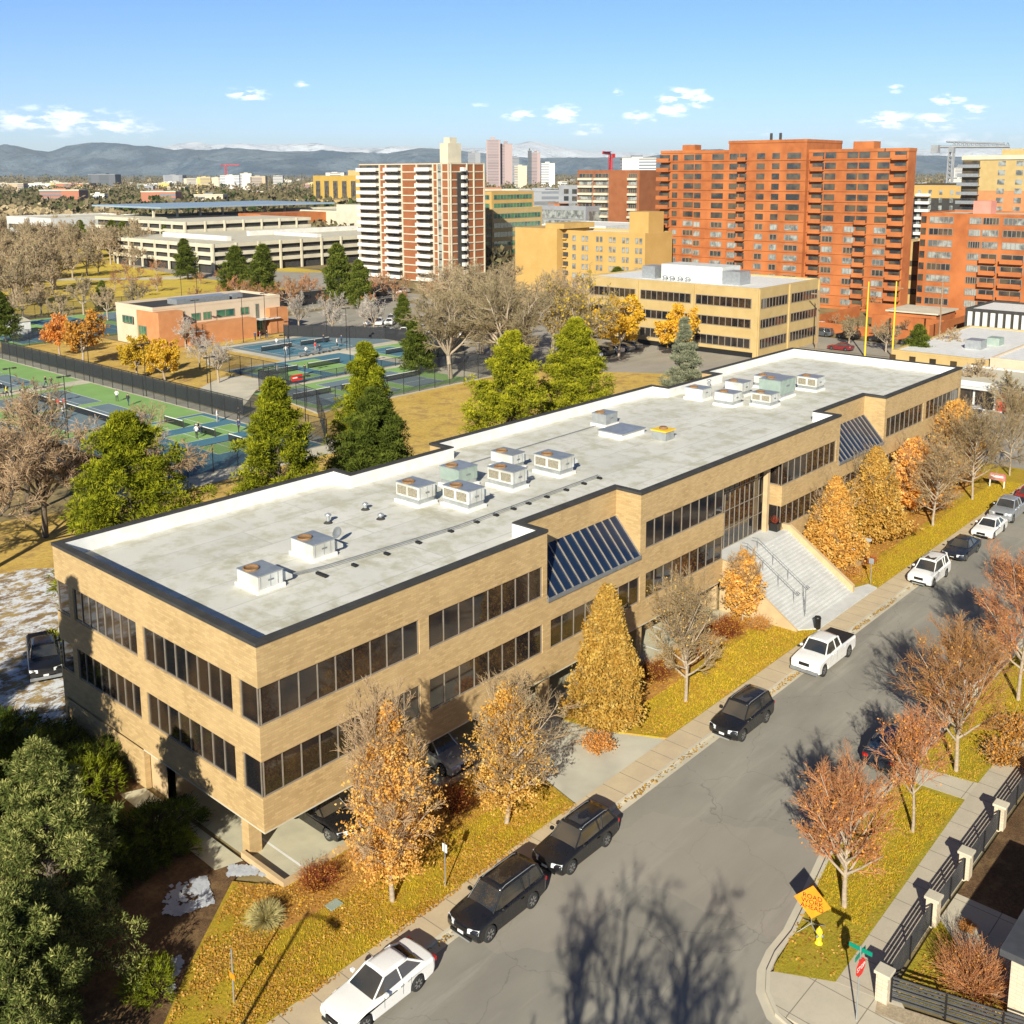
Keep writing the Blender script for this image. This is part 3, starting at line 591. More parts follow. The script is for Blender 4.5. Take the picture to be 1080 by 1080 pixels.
struct('road', MB().sheet([(128, 176), (157.5, 176), (157.5, 260), (168, 330), (180, 330), (190, 250), (215, 225), (215, 205), (171, 205), (171, 170), (128, 170)], .0035), M_LOT)
struct('garden_walk', MB().sheet([(57.5, 87), (66, 96), (72, 99.5), (71, 108.5), (68, 108.8), (60, 103), (57.5, 98)], .002), MT['concrete'])
struct('meadow', MB().sheet([(84, 205), (200, 205), (200, 420), (120, 420), (60, 300)], -.02), G_PARK)
tag(MB().sheet([(110, 300), (150, 262), (170, 262), (196, 300), (196, 306), (168, 272), (150, 272), (112, 306)], -.012).build('park_path', MT['concrete']), kind='structure')

# ------------------------------------------------------------ the brick office building
L, W_, ND = 90.2, 19.88, 2.03
Z0, Z1, Z2, Z3, Z4, ZT, ZR = 2.42, 4.10, 5.95, 7.65, 9.58, 11.67, 10.8
X1, X2, X3, X4 = 20.36, 30.01, 60.19, 69.84
E0, E1 = 40.8, 49.8
ob = thing('office_building', 'long three storey tan brick office building with dark ribbon windows and pale flat roof', 'building', (0, 0, 0))
w = MB(); T_ = .35
# front spandrels
for a, b in ((0, E0), (E1, L)):
    w.box(a, b, 0, T_, Z0, Z1)
    w.box(a, b, 0, T_, Z2, Z3 if False else 7.30)
for a, b in ((0, X1), (X2, E0), (E1, X3), (X4, L)): w.box(a, b, 0.001, T_, 7.30, Z3)
for a, b in ((0, X1), (X2, X3), (X4, L)): w.box(a, b, 0, T_, Z4, ZT)

for a, b in ((X1, X2), (X3, X4)):
    w.box(a, b, ND, ND+T_, 9.72, ZT)
for x, s in ((X1, -1), (X2, 1), (X3, -1), (X4, 1)):
    w.box(min(x, x+s*T_), max(x, x+s*T_), T_, ND+T_-.002, 7.30, ZT-.002)
# piers between the ribbons
def pier(a, b, z0, z1): w.box(a, b, .003, T_, z0, z1)
for a, b in ((9.97, 10.65), (19.95, 20.36), (X2, 30.65), (59.55, X3), (69.84, 70.4), (79.6, 80.35), (89.9, L)): pier(a, b, Z3, Z4)
for a, b in ((9.97, 10.65), (19.98, 20.72), (30.06, 30.72), (59.5, 60.2), (60.2, 60.88), (69.6, 70.4), (79.6, 80.35), (89.9, L)): pier(a, b, Z1, Z2)
# left end wall
for z0, z1 in ((Z0, Z1), (Z2, Z3), (Z4, ZT)): w.box(0, T_, T_, W_, z0, z1)
for a, b in ((1.52, 2.12), (10.15, 10.82), (17.78, 18.34)):
    for z0, z1 in ((Z1, Z2), (Z3, Z4)): w.box(.003, T_, a, b, z0, z1)
w.box(.02, T_, 10.9, W_-.01, 0, Z0)                       # ground floor of the end wall
w.box(.45, 1.15, 2.0, 2.6, 0, Z0)
# entrance returns, right end, rear
w.box(E0-T_, E0, T_, 1.3, Z0, Z3); w.box(E1, E1+T_, T_, 1.5, Z0, Z1); w.box(E1, E1+T_, T_, 1.5, Z2, Z3)
w.box(L-T_, L, T_, W_-.01, 0, ZT-.001)
for a, b in ((0, 20.42), (29.87, 60.33), (69.78, L)):
    for z0, z1 in ((0, Z1), (Z2, Z3), (Z4, ZT)): w.box(a+.001, b-.001, W_-T_, W_, z0, z1)
for a, b in ((20.42, 29.87), (60.33, 69.78)):
    w.box(a, b, W_-1.85-T_, W_-1.85, 0, ZT)
    w.box(a-T_, a, W_-1.85-T_, W_-T_, Z0, ZT-.001); w.box(b, b+T_, W_-1.85-T_, W_-T_, Z0, ZT-.001)
for x in np.arange(0, L, 10.): w.box(x+.3 if x < 1 else x, x+1.0, W_-T_+.003, W_-.003, Z1, Z4)
w.build('wall', MT['brick'], ob)
c = MB()                                                   # unbuilt draft of the core against light leaks
c.box(.6, L-.6, .55, W_-2.4, Z0+.01, 7.2); c.box(.6, X1-.5, .55, W_-2.4, 7.2, ZR-.25); c.box(X1-.5, X2+.5, ND+.5, W_-2.4, 7.2, ZR-.25)
c.box(X2+.5, E0-.3, .55, W_-2.4, 7.2, ZR-.25); c.box(E1+.3, X3-.5, .55, W_-2.4, 7.2, ZR-.25); c.box(X3-.5, X4+.5, ND+.5, W_-2.4, 7.2, ZR-.25); c.box(X4+.5, L-.6, .55, W_-2.4, 7.2, ZR-.25)
MB().box(.02, L-.02, .02, W_-.05, Z0-.10, Z0-.003).build('soffit', MT['cream'], ob)
for (a, b, y0, y1, z0, z1) in ((.6, E0-.4, .55, W_-.6, Z0+.01, 7.0), (E1+.4, L-.6, .55, W_-.6, Z0+.01, 7.0)): pass
core = MB(); core.box(.6, E0-.4, .55, 17.4, Z0+.01, 7.2); core.box(E1+.4, L-.6, .55, 17.4, Z0+.01, 7.2); core.box(E0-.39, E1+.39, 2.2, 17.4, Z0+.01, ZR-.3)
for a, b, y in ((.6, X1-.5, .55), (X1-.49, X2+.49, ND+.5), (X2+.5, E0-.4, .55), (E1+.4, X3-.5, .55), (X3-.49, X4+.49, ND+.5), (X4+.5, L-.6, .55)): core.box(a, b, y, 17.4, 7.21, ZR-.3)
core.build('light_leak_core', MT['dark'], ob)  # dark core added to stop light leaking behind the glass
g = MB()                                                   # under-building garage: back wall and columns
g.box(.4, L-.4, 9.0, 9.3, 0, Z0-.11); g.box(.4, .7, 9.0, 11, 0, Z0-.11)
g.box(E0-.1, E0+.1, 0.4, 9, 0, Z0-.11); g.box(E1+.7, E1+.9, .4, 9, 0, Z0-.11)
g.build('garage_wall', MT['tanwall'], ob)
for x in (10.0, 15.1, 20.3, 30.1, 36.0, 55.5, 60.3, 70.0, 80.0):
    MB().box(x, x+.6, .25, .85, 0, Z0-.10).build('column', MT['brick'], ob)
# roof deck with its own stains, white parapet lining and dark coping
def roof_mat():
    m, nt, b = newmat('white_roof_membrane'); b.inputs['Roughness'].default_value = .7; p = pos_node(nt)
    o = mixc(nt, mrange(nt, noise(nt, p, .18, 6, .65), .35, .7), (.70, .68, .62), (.60, .59, .53))
    o = mixc(nt, mrange(nt, noise(nt, p, .55, 7, .7), .47, .62, 0, .85), o, (.47, .45, .33))
    o = mixc(nt, mrange(nt, noise(nt, p, .25, 6, .7, stretch=(1.3, .4, 1)), .57, .68, 0, .8), o, (.38, .36, .24))
    o = mixc(nt, mrange(nt, noise(nt, p, 5., 6, .8), .5, .75, 0, .3), o, (.60, .57, .48))
    v = nt.nodes.new('ShaderNodeTexBrick'); nt.links.new(p, v.inputs['Vector']); v.offset = .35
    v.inputs['Color1'].default_value = (0, 0, 0, 1); v.inputs['Color2'].default_value = (.45, .45, .45, 1); v.inputs['Mortar'].default_value = (1, 1, 1, 1)
    v.inputs['Scale'].default_value = 1; v.inputs['Brick Width'].default_value = 15.; v.inputs['Row Height'].default_value = 3.1; v.inputs['Mortar Size'].default_value = .05
    o = mixc(nt, v.outputs['Color'], o, mixc(nt, .55, o, (.40, .39, .35)))
    nt.links.new(o, b.inputs['Base Color']); bump(nt, b, noise(nt, p, 2., 5), .25, .04); return m
MT['roof'] = roof_mat()
FP = [(0, 0), (X1, 0), (X1, ND), (X2, ND), (X2, 0), (X3, 0), (X3, ND), (X4, ND), (X4, 0), (L, 0), (L, W_), (69.78, W_), (69.78, W_-1.85), (60.33, W_-1.85), (60.33, W_), (29.87, W_), (29.87, W_-1.85), (20.42, W_-1.85), (20.42, W_), (0, W_)]
def inset(pts, d):
    n = len(pts); out = []
    for i in range(n):
        p0, p1, p2 = pts[i-1], pts[i], pts[(i+1) % n]
        d1 = Vector((p1[0]-p0[0], p1[1]-p0[1])).normalized(); d2 = Vector((p2[0]-p1[0], p2[1]-p1[1])).normalized()
        n1 = Vector((-d1.y, d1.x)); n2 = Vector((-d2.y, d2.x)); out.append((p1[0]+(n1.x+n2.x)*d, p1[1]+(n1.y+n2.y)*d))
    return out
def ring(mb, a, b, z0, z1):
    n = len(a)
    for i in range(n):
        j = (i+1) % n; q = [a[i], a[j], b[j], b[i]]
        V = [(x, y, z0) for x, y in q]+[(x, y, z1) for x, y in q]
        mb.add(V, [(3, 2, 1, 0), (4, 5, 6, 7), (0, 1, 5, 4), (2, 3, 7, 6)])
    return mb
MB().sheet(inset(FP, .36), ZR).build('roof', MT['roof'], ob)
ring(MB(), inset(FP, .352), inset(FP, .40), ZR-.02, ZT-.004).build('parapet_lining', MT['white'], ob)
ring(MB(), inset(FP, -.05), inset(FP, .405), ZT, ZT+.09).build('coping', MT['dark'], ob)
ring(MB(), inset(FP, -.052), inset(FP, -.001), ZT-.09, ZT+.088).build('coping_edge', MT['dark'], ob)
def ribbon(parent, ax, a0, a1, z0, z1, n, plane, gm='glass', name='window', fr=.045, rows=0, mull='mull'):
    """a ribbon of panes: ax 'x' faces -y at y=plane, ax 'y' faces -x at x=plane"""
    m = MB(); m.box(a0+.01, a1-.01, plane, plane+.06, z0+.004, z1-.004) if ax == 'x' else m.box(plane, plane+.06, a0+.01, a1-.01, z0+.004, z1-.004)
    o = m.build(name, MT[gm], parent); f = MB()
    def bar(p, q, zz0, zz1, out=.05):
        if ax == 'x': f.box(p, q, plane-out, plane+.01, zz0, zz1)
        else: f.box(plane-out, plane+.01, p, q, zz0, zz1)
    for i in range(n+1):
        x = a0+(a1-a0)*i/n; x = min(max(x, a0+fr), a1-fr); bar(x-fr*.62, x+fr*.62, z0+.006, z1-.006)
    bar(a0+.012, a1-.012, z0+.005, z0+.075, .048); bar(a0+.012, a1-.012, z1-.06, z1-.005, .048)
    for k in range(rows): zz = z0+(z1-z0)*(k+1)/(rows+1); bar(a0+.012, a1-.012, zz-.03, zz+.03, .047)
    f.build('mullion', MT[mull], o); return o
for z0, z1 in ((Z1, Z2), (Z3, Z4)):
    up = z0 == Z3
    ribbon(ob, 'x', .12, 9.97, z0, z1, 9, .12); ribbon(ob, 'x', 10.65, 19.95 if up else 19.98, z0, z1, 8, .12)
    if not up: ribbon(ob, 'x', 20.72, 30.06, z0, z1, 8, .12); ribbon(ob, 'x', 60.88, 69.6, z0, z1, 8, .12)
    ribbon(ob, 'x', 30.65 if up else 30.72, E0, z0, z1, 9, .12); ribbon(ob, 'x', E1+.02, 59.55 if up else 59.5, z0, z1, 9, .12)
    ribbon(ob, 'x', 70.4, 79.6, z0, z1, 8, .12); ribbon(ob, 'x', 80.35, 89.9, z0, z1, 8, .12)
    ribbon(ob, 'y', .12, 1.52, z0, z1, 1, .10); ribbon(ob, 'y', 2.12, 10.15, z0, z1, 8, .10); ribbon(ob, 'y', 10.82, 17.78, z0, z1, 8, .10); ribbon(ob, 'y', 18.34, W_-.1, z0, z1, 1, .10)
    ribbon(ob, 'y', T_, 1.4, z0, z1, 1, E1+.12)
# skylights sloping back over the recessed bays
def skylight(a, b):
    y0, z0, y1, z1 = -.06, 7.42, ND+.01, 9.76
    m = MB(); m.add([(a+.01, y0, z0), (b-.01, y0, z0), (b-.01, y1, z1), (a+.01, y1, z1), (a+.01, y0+.1, z0-.05), (b-.01, y0+.1, z0-.05), (b-.01, y1, z1-.1), (a+.01, y1, z1-.1)],
                    [(0, 1, 2, 3), (7, 6, 5, 4), (0, 4, 5, 1), (1, 5, 6, 2), (2, 6, 7, 3), (3, 7, 4, 0)])
    o = m.build('skylight', MT['skyglass'], ob); f = MB(); n = 12; d = Vector((0, y1-y0, z1-z0)).normalized(); nn = Vector((0, -d.z, d.y))
    for i in range(n+1):
        x = a+.05+(b-a-.1)*i/n
        V = []
        for (yy, zz) in ((y0, z0), (y1-.02, z1-.02)):
            for sx2, h in ((-.035, .01), (.035, .01), (.035, .07), (-.035, .07)): V.append((x+sx2, yy+nn.y*h, zz+nn.z*h))
        f.add(V, [(0, 1, 5, 4), (1, 2, 6, 5), (2, 3, 7, 6), (3, 0, 4, 7), (3, 2, 1, 0), (4, 5, 6, 7)])
    f.build('mullion', MT['mull'], o)
    MB().box(a+.004, b-.004, -.12, .1, 7.20, 7.44).build('gutter_sill', MT['greymetal'], o)
skylight(X1, X2); skylight(X3, X4)
# entrance: tall curtain wall set back behind the stair landing
cw = ribbon(ob, 'x', E0+.01, E1-.01, 3.95, Z4+.4, 12, 1.28, 'glass', 'curtain_wall', .05, 3)
MB().box(E0+.02, E1-.02, 1.26, 2.1, 9.99, ZR-.1).build('header', MT['brick'], ob)
MB().box(E0+.02, E1-.02, T_+.002, 1.3, Z4-.02, Z4+.12).build('canopy_soffit', MT['cream'], ob)
MB().box(48.72, 49.10, .72, 1.1, 3.9, Z4+.1).build('entrance_pier', MT['tanwall'], ob)
# parking stripes, low wall and wheel stops
for x in (.9, 3.8, 6.7, 9.6, 12.5, 23.4, 26.3, 29.2, 32.1, 35.0, 37.9):
    pass
lw = MB(); lw.box(.08, 14.95, -1.2, -1.0, 0, .38); lw.box(.08, .28, -1.0, 2.2, 0, .379); lw.build('low_wall', MT['tanwall'])
tag(bpy.data.objects['low_wall'], 'low tan kerb wall round the open garage corner left of the driveway', 'wall')
l2 = MB(); l2.box(20.6, 40.75, -1.2, -1.0, 0, .38); o = l2.build('low_wall', MT['tanwall']); tag(o, 'low tan kerb wall along the garage between driveway and stairs', 'wall')
l3 = MB(); l3.box(50.75, 90, -1.2, -1.0, 0, .38); o = l3.build('low_wall', MT['tanwall']); tag(o, 'low tan kerb wall along the garage right of the stairs', 'wall')
st = MB()
for x in (1.6, 4.6, 7.6, 10.6, 13.4, 23.0, 26, 29, 32, 35, 38): st.sheet([(x, -.6), (x+.12, -.6), (x+.12, 4.6), (x, 4.6)], .024)
st.sheet([(1.6, -.72), (14.0, -.72), (14.0, -.6), (1.6, -.6)], .0245); st.sheet([(22.9, -.72), (40, -.72), (40, -.6), (22.9, -.6)], .0245)
struct('parking_lines', st, MT['white'])
# broad stairs
sb = thing('entrance_stairs', 'wide pale concrete stairs rising from the sidewalk to the glass entrance', 'stairs', (45.6, -3, 0))
s = MB(); n = 22; y_t, y_b, zt, zb = -.55, -6.0, 3.95, .34
for i in range(n):
    y0 = y_t+(y_b-y_t)*i/n; y1 = y_t+(y_b-y_t)*(i+1)/n; zz = zt-(zt-zb)*(i+1)/(n+0)
    s.box(41.05, 50.25, y1, y0, max(zz-.5, 0), zz)
s.build('steps', MT['whiteconc'], sb)
MB().box(41.05, 50.25, y_t, 1.25, 3.6, 3.95).build('landing', MT['whiteconc'], sb)
ar = MB(); ar.prism([(41.05, -6.0), (50.25, -6.0), (52.5, -7.12), (42.4, -7.12)], -.1, .20); ar.prism([(50.25, -6.0), (50.25, -5.5), (52.7, -6.3), (52.5, -7.1)], -.1, .199); ar.build('apron', MT['whiteconc'], sb)
def cheek(x0, x1, name, top=.14):
    V = []
    for x in (x0, x1): V += [(x, .2, 0), (x, y_b-.1, 0), (x, y_b-.1, zb+top-.1), (x, y_t, zt+top), (x, .2, zt+top)]
    m = MB().add(V, [(0, 1, 2, 3, 4), (9, 8, 7, 6, 5), (0, 5, 6, 1), (1, 6, 7, 2), (2, 7, 8, 3), (3, 8, 9, 4), (4, 9, 5, 0)]); return m.build(name, MT['tanwall'], sb, recalc=True)
cheek(40.85, 41.04, 'cheek_wall', .02); cheek(50.26, 50.62, 'cheek_wall', .45)
for x in (43.3, 44.85):
    h = MB(); pts = []
    sl_ = lambda y: zt-(zt-zb)*(y_t-y)/(y_t-y_b)
    top = [(x, y_t+.35, zt+.78), (x, y_t-.1, zt+.82)]+[(x, y, sl_(y)+.86) for y in (-1.8, -3.2, -4.6)]+[(x, -4.95, sl_(-4.6)+.62), (x+.25, -4.95, sl_(-4.6)+.60), (x+.25, -4.7, sl_(-4.6)+.7)]
    h.tube(top, .028, 6); r = h.build('handrail', MT['greymetal'], sb)
    for y in (-.65, -2., -3.3, -4.6): MB().tube([(x, y, sl_(y)-.1), (x, y, sl_(y)+.86)], .024, 6).build('post', MT['greymetal'], r)
# roof units
def hvac(x, y, w_, d, h, label, hood='front', paint='unitpaint', rot=0., coil=True):
    w_ *= .9; d *= .88; h *= .94
    t = thing('rooftop_unit', label, 'air conditioner', (x, y, ZR), rot, 'air handling units on the office roof')
    MB().box(-w_/2-.1, w_/2+.1, -d/2-.1, d/2+.1, 0, .22).build('curb', MT['white'], t, False)
    if h > 1.2: MB().box(-w_/2+.05, w_/2-.05, -d/2+.05, d/2-.05, .22, .5).build('base_rail', MT['metal'], t, False); zb_ = .5
    else: zb_ = .22
    MB().box(-w_/2, w_/2, -d/2, d/2, zb_, h).build('cabinet', MT[paint], t, False, bevel=.02)
    MB().box(-w_/2-.03, w_/2+.03, -d/2-.03, d/2+.03, h, h+.05).build('lid', MT['metal'], t, False)
    f = MB(); f.lathe((-w_*.22, d*.15, h+.05), [(.42, 0), (.44, .08), (.38, .10), (.36, .03), (.06, .03)], 20); f.build('fan_guard', MT['rust'], t, False)
    if coil:
        for k in (-1, 1):
            cx = -w_/2-.03; MB().add([(cx, k*d*.24-d*.19, zb_+.15), (cx, k*d*.24+d*.19, zb_+.15), (cx-.02, k*d*.24+d*.19, h-.15), (cx-.02, k*d*.24-d*.19, h-.15), (cx+.02, k*d*.24-d*.19, zb_+.15), (cx+.02, k*d*.24+d*.19, zb_+.15), (cx+.02, k*d*.24+d*.19, h-.15), (cx+.02, k*d*.24-d*.19, h-.15)],
                [(3, 2, 1, 0), (4, 5, 6, 7), (0, 1, 5, 4), (1, 2, 6, 5), (2, 3, 7, 6), (3, 0, 4, 7)]).build('coil_panel', MT['coil'], t, False)
    if hood:
        s_ = 1 if hood == 'front' else -1
        V = [(w_/2, -d*.4, h-.05), (w_/2, d*.4, h-.05), (w_/2, -d*.4, h-.75), (w_/2, d*.4, h-.75), (w_/2+.75, -d*.4, h-.55), (w_/2+.75, d*.4, h-.55), (w_/2+.75, -d*.4, h-.75), (w_/2+.75, d*.4, h-.75)]
        MB().add(V, [(0, 4, 5, 1), (0, 2, 6, 4), (1, 5, 7, 3), (4, 6, 7, 5), (2, 3, 7, 6)]).build('hood', MT[paint], t, False, recalc=True)
    MB().box(-w_*.1, w_*.12, -d/2-.03, -d/2, h*.62, h*.70).build('nameplate', MT['greymetal'], t, False)
    for k in (-.4, .0, .3): MB().box(w_*k-.02, w_*k+.02, -d/2-.012, -d/2, zb_+.05, h-.05).build('panel_seam', MT['metal'], t, False)
    return t
hvac(5.45, 7.5, 1.75, 2.15, 1.0, 'low white rooftop unit nearest the front corner of the office roof', coil=False)
hvac(10.2, 9.1, 1.75, 2.3, 1.05, 'low white rooftop unit with satellite dish behind, second from the near corner', coil=False)
hvac(20.9, 11.9, 1.7, 2.5, 1.45, 'tall white rooftop unit at the left of the middle cluster')
hvac(22.4, 8.9, 1.7, 2.7, 1.45, 'white rooftop unit with tilted coil panels nearest the front of the middle cluster')
hvac(25.6, 12.5, 2.1, 2.1, 1.5, 'pale green metal rooftop unit between the white ones of the middle cluster', None, 'greenunit', coil=False)
hvac(27.6, 9.7, 1.7, 2.7, 1.45, 'white rooftop unit with twin coil panels in the centre of the middle cluster')
hvac(31.2, 12.9, 1.6, 2.4, 1.3, 'tall white rooftop unit at the back of the middle cluster', coil=False)
hvac(32.4, 9.4, 1.8, 2.8, 1.45, 'white rooftop unit with round shadow at the right end of the middle cluster')
hvac(46.9, 15.6, 1.9, 1.7, 1.15, 'small grey metal rooftop unit standing alone in mid roof', None, 'metal', coil=False)
hvac(61.0, 11.6, 1.9, 2.2, 1.35, 'white rooftop unit at the near left of the far cluster', coil=False)
hvac(63.0, 8.8, 1.9, 2.3, 1.35, 'white rooftop unit with dark coil at the front of the far cluster')
hvac(67.4, 9.9, 3.4, 2.6, 2.0, 'large grey green rooftop unit in the middle of the far cluster', None, 'greenunit', coil=False)
hvac(72.6, 8.9, 1.9, 2.4, 1.5, 'white rooftop unit with coil panel at the right end of the far cluster')
hvac(65.6, 13.2, 1.9, 2.2, 1.5, 'white rooftop unit behind the large grey green one', 'front', coil=False)
hvac(61.5, 15.2, 1.9, 2.2, 1.2, 'flat white rooftop unit at the back left of the far cluster', None, coil=False)
hvac(71.2, 13.0, 2.6, 2.0, 1.3, 'wide white rooftop unit at the back right of the far cluster', None, coil=False)
rc = thing('roof_curb', 'low white capped roof curb between grey unit and yellow topped vent', 'roof hatch', (45.6, 12.2, ZR)); MB().box(43.4, 46.6, 11.2, 13.6, ZR, ZR+.45).build('curb', MT['white'], rc); MB().box(43.3, 46.7, 11.1, 13.7, ZR+.45, ZR+.52).build('cap', MT['metal'], rc)
vt = thing('roof_vent', 'boxy metal roof vent with yellow and rusty top', 'vent', (46.1, 9.0, ZR)); MB().box(45.4, 46.7, 8.3, 9.6, ZR, ZR+.75).build('housing', MT['metal'], vt, bevel=.02); MB().box(45.3, 46.8, 8.2, 9.7, ZR+.75, ZR+.85).build('cap', MT['yellowpole'], vt); MB().lathe((46.05, 8.95, ZR+.85), [(.35, 0), (.36, .12), (.3, .2)], 16).build('fan', MT['rust'], vt)
dsh = thing('satellite_dish', 'small round grey satellite dish behind the second rooftop unit', 'satellite dish', (12.2, 9.6, ZR)); MB().tube([(12.2, 9.6, ZR), (12.2, 9.6, ZR+.7)], .03, 6).build('mast', MT['metal'], dsh)
MB().lathe((12.2, 9.5, ZR+.75), [(.02, 0), (.22, -.03), (.34, -.10), (.35, -.09), (.23, -.01), (.02, .03)], 18, 'y').build('dish', MT['metal'], dsh)
for i, (x, y, h) in enumerate(((14.3, 12.9, .5), (17.6, 13.2, .35), (17.0, 11.0, .25), (66.5, 17.0, .8), (75.5, 11.6, .5), (68, 15.9, .5))):
    v = thing('pipe_vent', 'short capped pipe vent standing on the office roof', 'vent', (x, y, ZR), 0, 'small pipe vents on the office roof')
    MB().tube([(x, y, ZR), (x, y, ZR+h)], .11, 10).build('stack', MT['metal'], v); MB().lathe((x, y, ZR+h), [(.2, -.02), (.22, .06), (.05, .16)], 12).build('cap', MT['metal'], v); MB().lathe((x, y, ZR), [(.3, 0), (.16, .12), (.12, .14)], 12).build('flashing', MT['dark'], v)
gp = thing('gas_pipe', 'long thin gas pipe on blocks running past the middle rooftop units', 'pipe', (20, 6, ZR))
MB().tube([(6.3, 8.9, ZR+.18), (7.2, 7.3, ZR+.18), (9.2, 6.8, ZR+.2), (19.0, 6.0, ZR+.2), (33.5, 6.2, ZR+.2)], .035, 6).build('pipe', MT['greymetal'], gp)
MB().tube([(7.2, 7.15, ZR+.18), (9.2, 6.6, ZR+.2), (19.0, 5.8, ZR+.2), (33.5, 6.0, ZR+.2)], .022, 6).build('pipe', MT['greymetal'], gp)
for x in (8.5, 10.6, 13, 15.5, 18.2, 20.5, 22.3, 24, 25.5, 27.4, 29.5, 31.5, 33.3): MB().box(x-.09, x+.09, 5.72, 6.1 if x > 10 else 6.6, ZR, ZR+.14).build('support_block', MT['black'], gp)
g2_ = thing('conduit', 'thin dark conduit running along the roof to the grey unit', 'pipe', (40, 16, ZR)); MB().tube([(27.5, 15.6, ZR+.1), (45.8, 15.7, ZR+.1)], .03, 6).build('pipe', MT['greymetal'], g2_)
# ------------------------------------------------------------ vehicles
CAR = {
 'sedan': dict(L=4.75, W=1.84, H=1.46, belt=.98, hood=.86, wb=2.75, r=.34, cowl=.95, wsr=.20, rr=-1.05, rb=-1.85, trunk=1.02, nose=.70, clear=.2, roofw=.56),
 'suv': dict(L=4.70, W=1.90, H=1.76, belt=1.12, hood=1.05, wb=2.80, r=.38, cowl=1.15, wsr=.45, rr=-1.95, rb=-2.22, trunk=1.15, nose=.88, clear=.26, roofw=.64),
 'wagon': dict(L=4.75, W=1.88, H=1.64, belt=1.06, hood=.98, wb=2.75, r=.36, cowl=1.05, wsr=.35, rr=-1.80, rb=-2.22, trunk=1.10, nose=.82, clear=.24, roofw=.61),
 'pickup': dict(L=5.85, W=2.02, H=1.93, belt=1.28, hood=1.22, wb=3.75, r=.43, cowl=1.55, wsr=.95, rr=-.55, rb=-.80, trunk=1.25, nose=1.05, clear=.34, roofw=.68),
}
def make_car(kind, paint, label, name=None, cat=None, dark_bed=False, rails=True, simple=False):
    P = CAR[kind]; L2, W2 = P['L']/2, P['W']/2; r = P['r']; body = MT['paint_'+paint]
    t = thing(name or {'sedan': 'parked_sedan', 'suv': 'parked_suv', 'wagon': 'parked_suv', 'pickup': 'pickup_truck'}[kind], label, cat or {'pickup': 'pickup truck'}.get(kind, 'car'))
    xf = P['wb']/2+ (L2-P['wb']/2)*.0+.08; xr = xf-P['wb']; ar = r+.06; cl = P['clear']
    bot = [(-L2+.12, cl+.12), (xr-ar, cl+.02)]
    for k in range(1, 8): a = math.pi*(1-k/8); bot.append((xr+ar*math.cos(a), r+ar*math.sin(a)))
    bot += [(xr+ar, cl), (xf-ar, cl)]
    for k in range(1, 8): a = math.pi*(1-k/8); bot.append((xf+ar*math.cos(a), r+ar*math.sin(a)))
    bot += [(xf+ar, cl+.02), (L2-.12, cl+.05)]
    top = [(L2-.01, cl+.25), (L2, P['nose']-.12), (L2-.07, P['nose']), (L2-.35, P['nose']+(P['hood']-P['nose'])*.6), (P['cowl']+.45, P['hood']), (P['cowl'], P['hood']+.05)]
    if kind == 'pickup': top += [(P['cowl']-.5, P['belt']), (P['rb'], P['belt']), (P['rb']-.05, P['trunk']), (-L2+.02, P['trunk']), (-L2, P['trunk']-.1), (-L2, .62)]
    elif kind == 'sedan': top += [(P['cowl']-.5, P['belt']-.02), (-.6, P['belt']), (P['rb']+.1, P['trunk']), (-L2+.15, P['trunk']-.02), (-L2+.02, P['trunk']-.12), (-L2, .55)]
    else: top += [(P['cowl']-.5, P['belt']), (-.6, P['belt']+.01), (P['rb'], P['trunk']), (-L2+.05, P['trunk']), (-L2, P['trunk']-.12), (-L2, .55)]
    prof = bot+top; n = len(prof); nb = len(bot)
    lay = [(W2, .20, .09), (W2-.07, .08, .025), (W2-.30, .015, 0), (0, 0, -.015)]
    lay = [(-y, dx, dz) for (y, dx, dz) in lay[:3]]+[(0, 0, -.015)]+[(y, dx, dz) for (y, dx, dz) in lay[:3][::-1]]
    V = []
    for (y, dx, dz) in lay:
        for i, (x, z) in enumerate(prof):
            e = (abs(x)/L2)**7; V.append((x-math.copysign(dx*e, x), y, z-(dz if i >= nb else 0)*(1 if z > .6 else .3)))
    Fc = []
    for k in range(len(lay)-1):
        for i in range(n): j = (i+1) % n; Fc.append((k*n+i, k*n+j, (k+1)*n+j, (k+1)*n+i))
    Fc += [tuple(range(n-1, -1, -1)), tuple(range((len(lay)-1)*n, len(lay)*n))]
    m = MB().add(V, Fc, False); b = m.build('body', body, t, False, recalc=True)
    if not simple: bv = b.modifiers.new('bevel', 'BEVEL'); bv.width = .06; bv.segments = 3; bv.limit_method = 'ANGLE'; bv.angle_limit = R_(24); bv.harden_normals = True; b.data.polygons.foreach_set('use_smooth', np.ones(len(b.data.polygons), bool))
    # cabin: glass hull with painted roof and pillars
    zb_, zt_ = P['belt']-.05, P['H']-.05; bw, rw = W2-.10, P['roofw']
    cb, cr = P['cowl']-.02, P['rb']; q0, q1 = P['wsr'], P['rr']
    gv = [(cb, -bw*.88, zb_), (cb, bw*.88, zb_), (cr, bw*.92, zb_+.02), (cr, -bw*.92, zb_+.02), (q0, -rw, zt_), (q0, rw, zt_), (q1, rw*.95, zt_-.02), (q1, -rw*.95, zt_-.02), (cb-.5, -bw, zb_), (cb-.5, bw, zb_)]
    gf = [(0, 1, 5, 4), (2, 3, 7, 6), (0, 4, 8), (1, 9, 5), (8, 4, 7, 3), (9, 2, 6, 5), (4, 5, 6, 7)]
    MB().add(gv, gf).build('windows', MT['carglass'], t, False, recalc=True)
    rf = MB(); nx = 8; ny = 6; vs = []
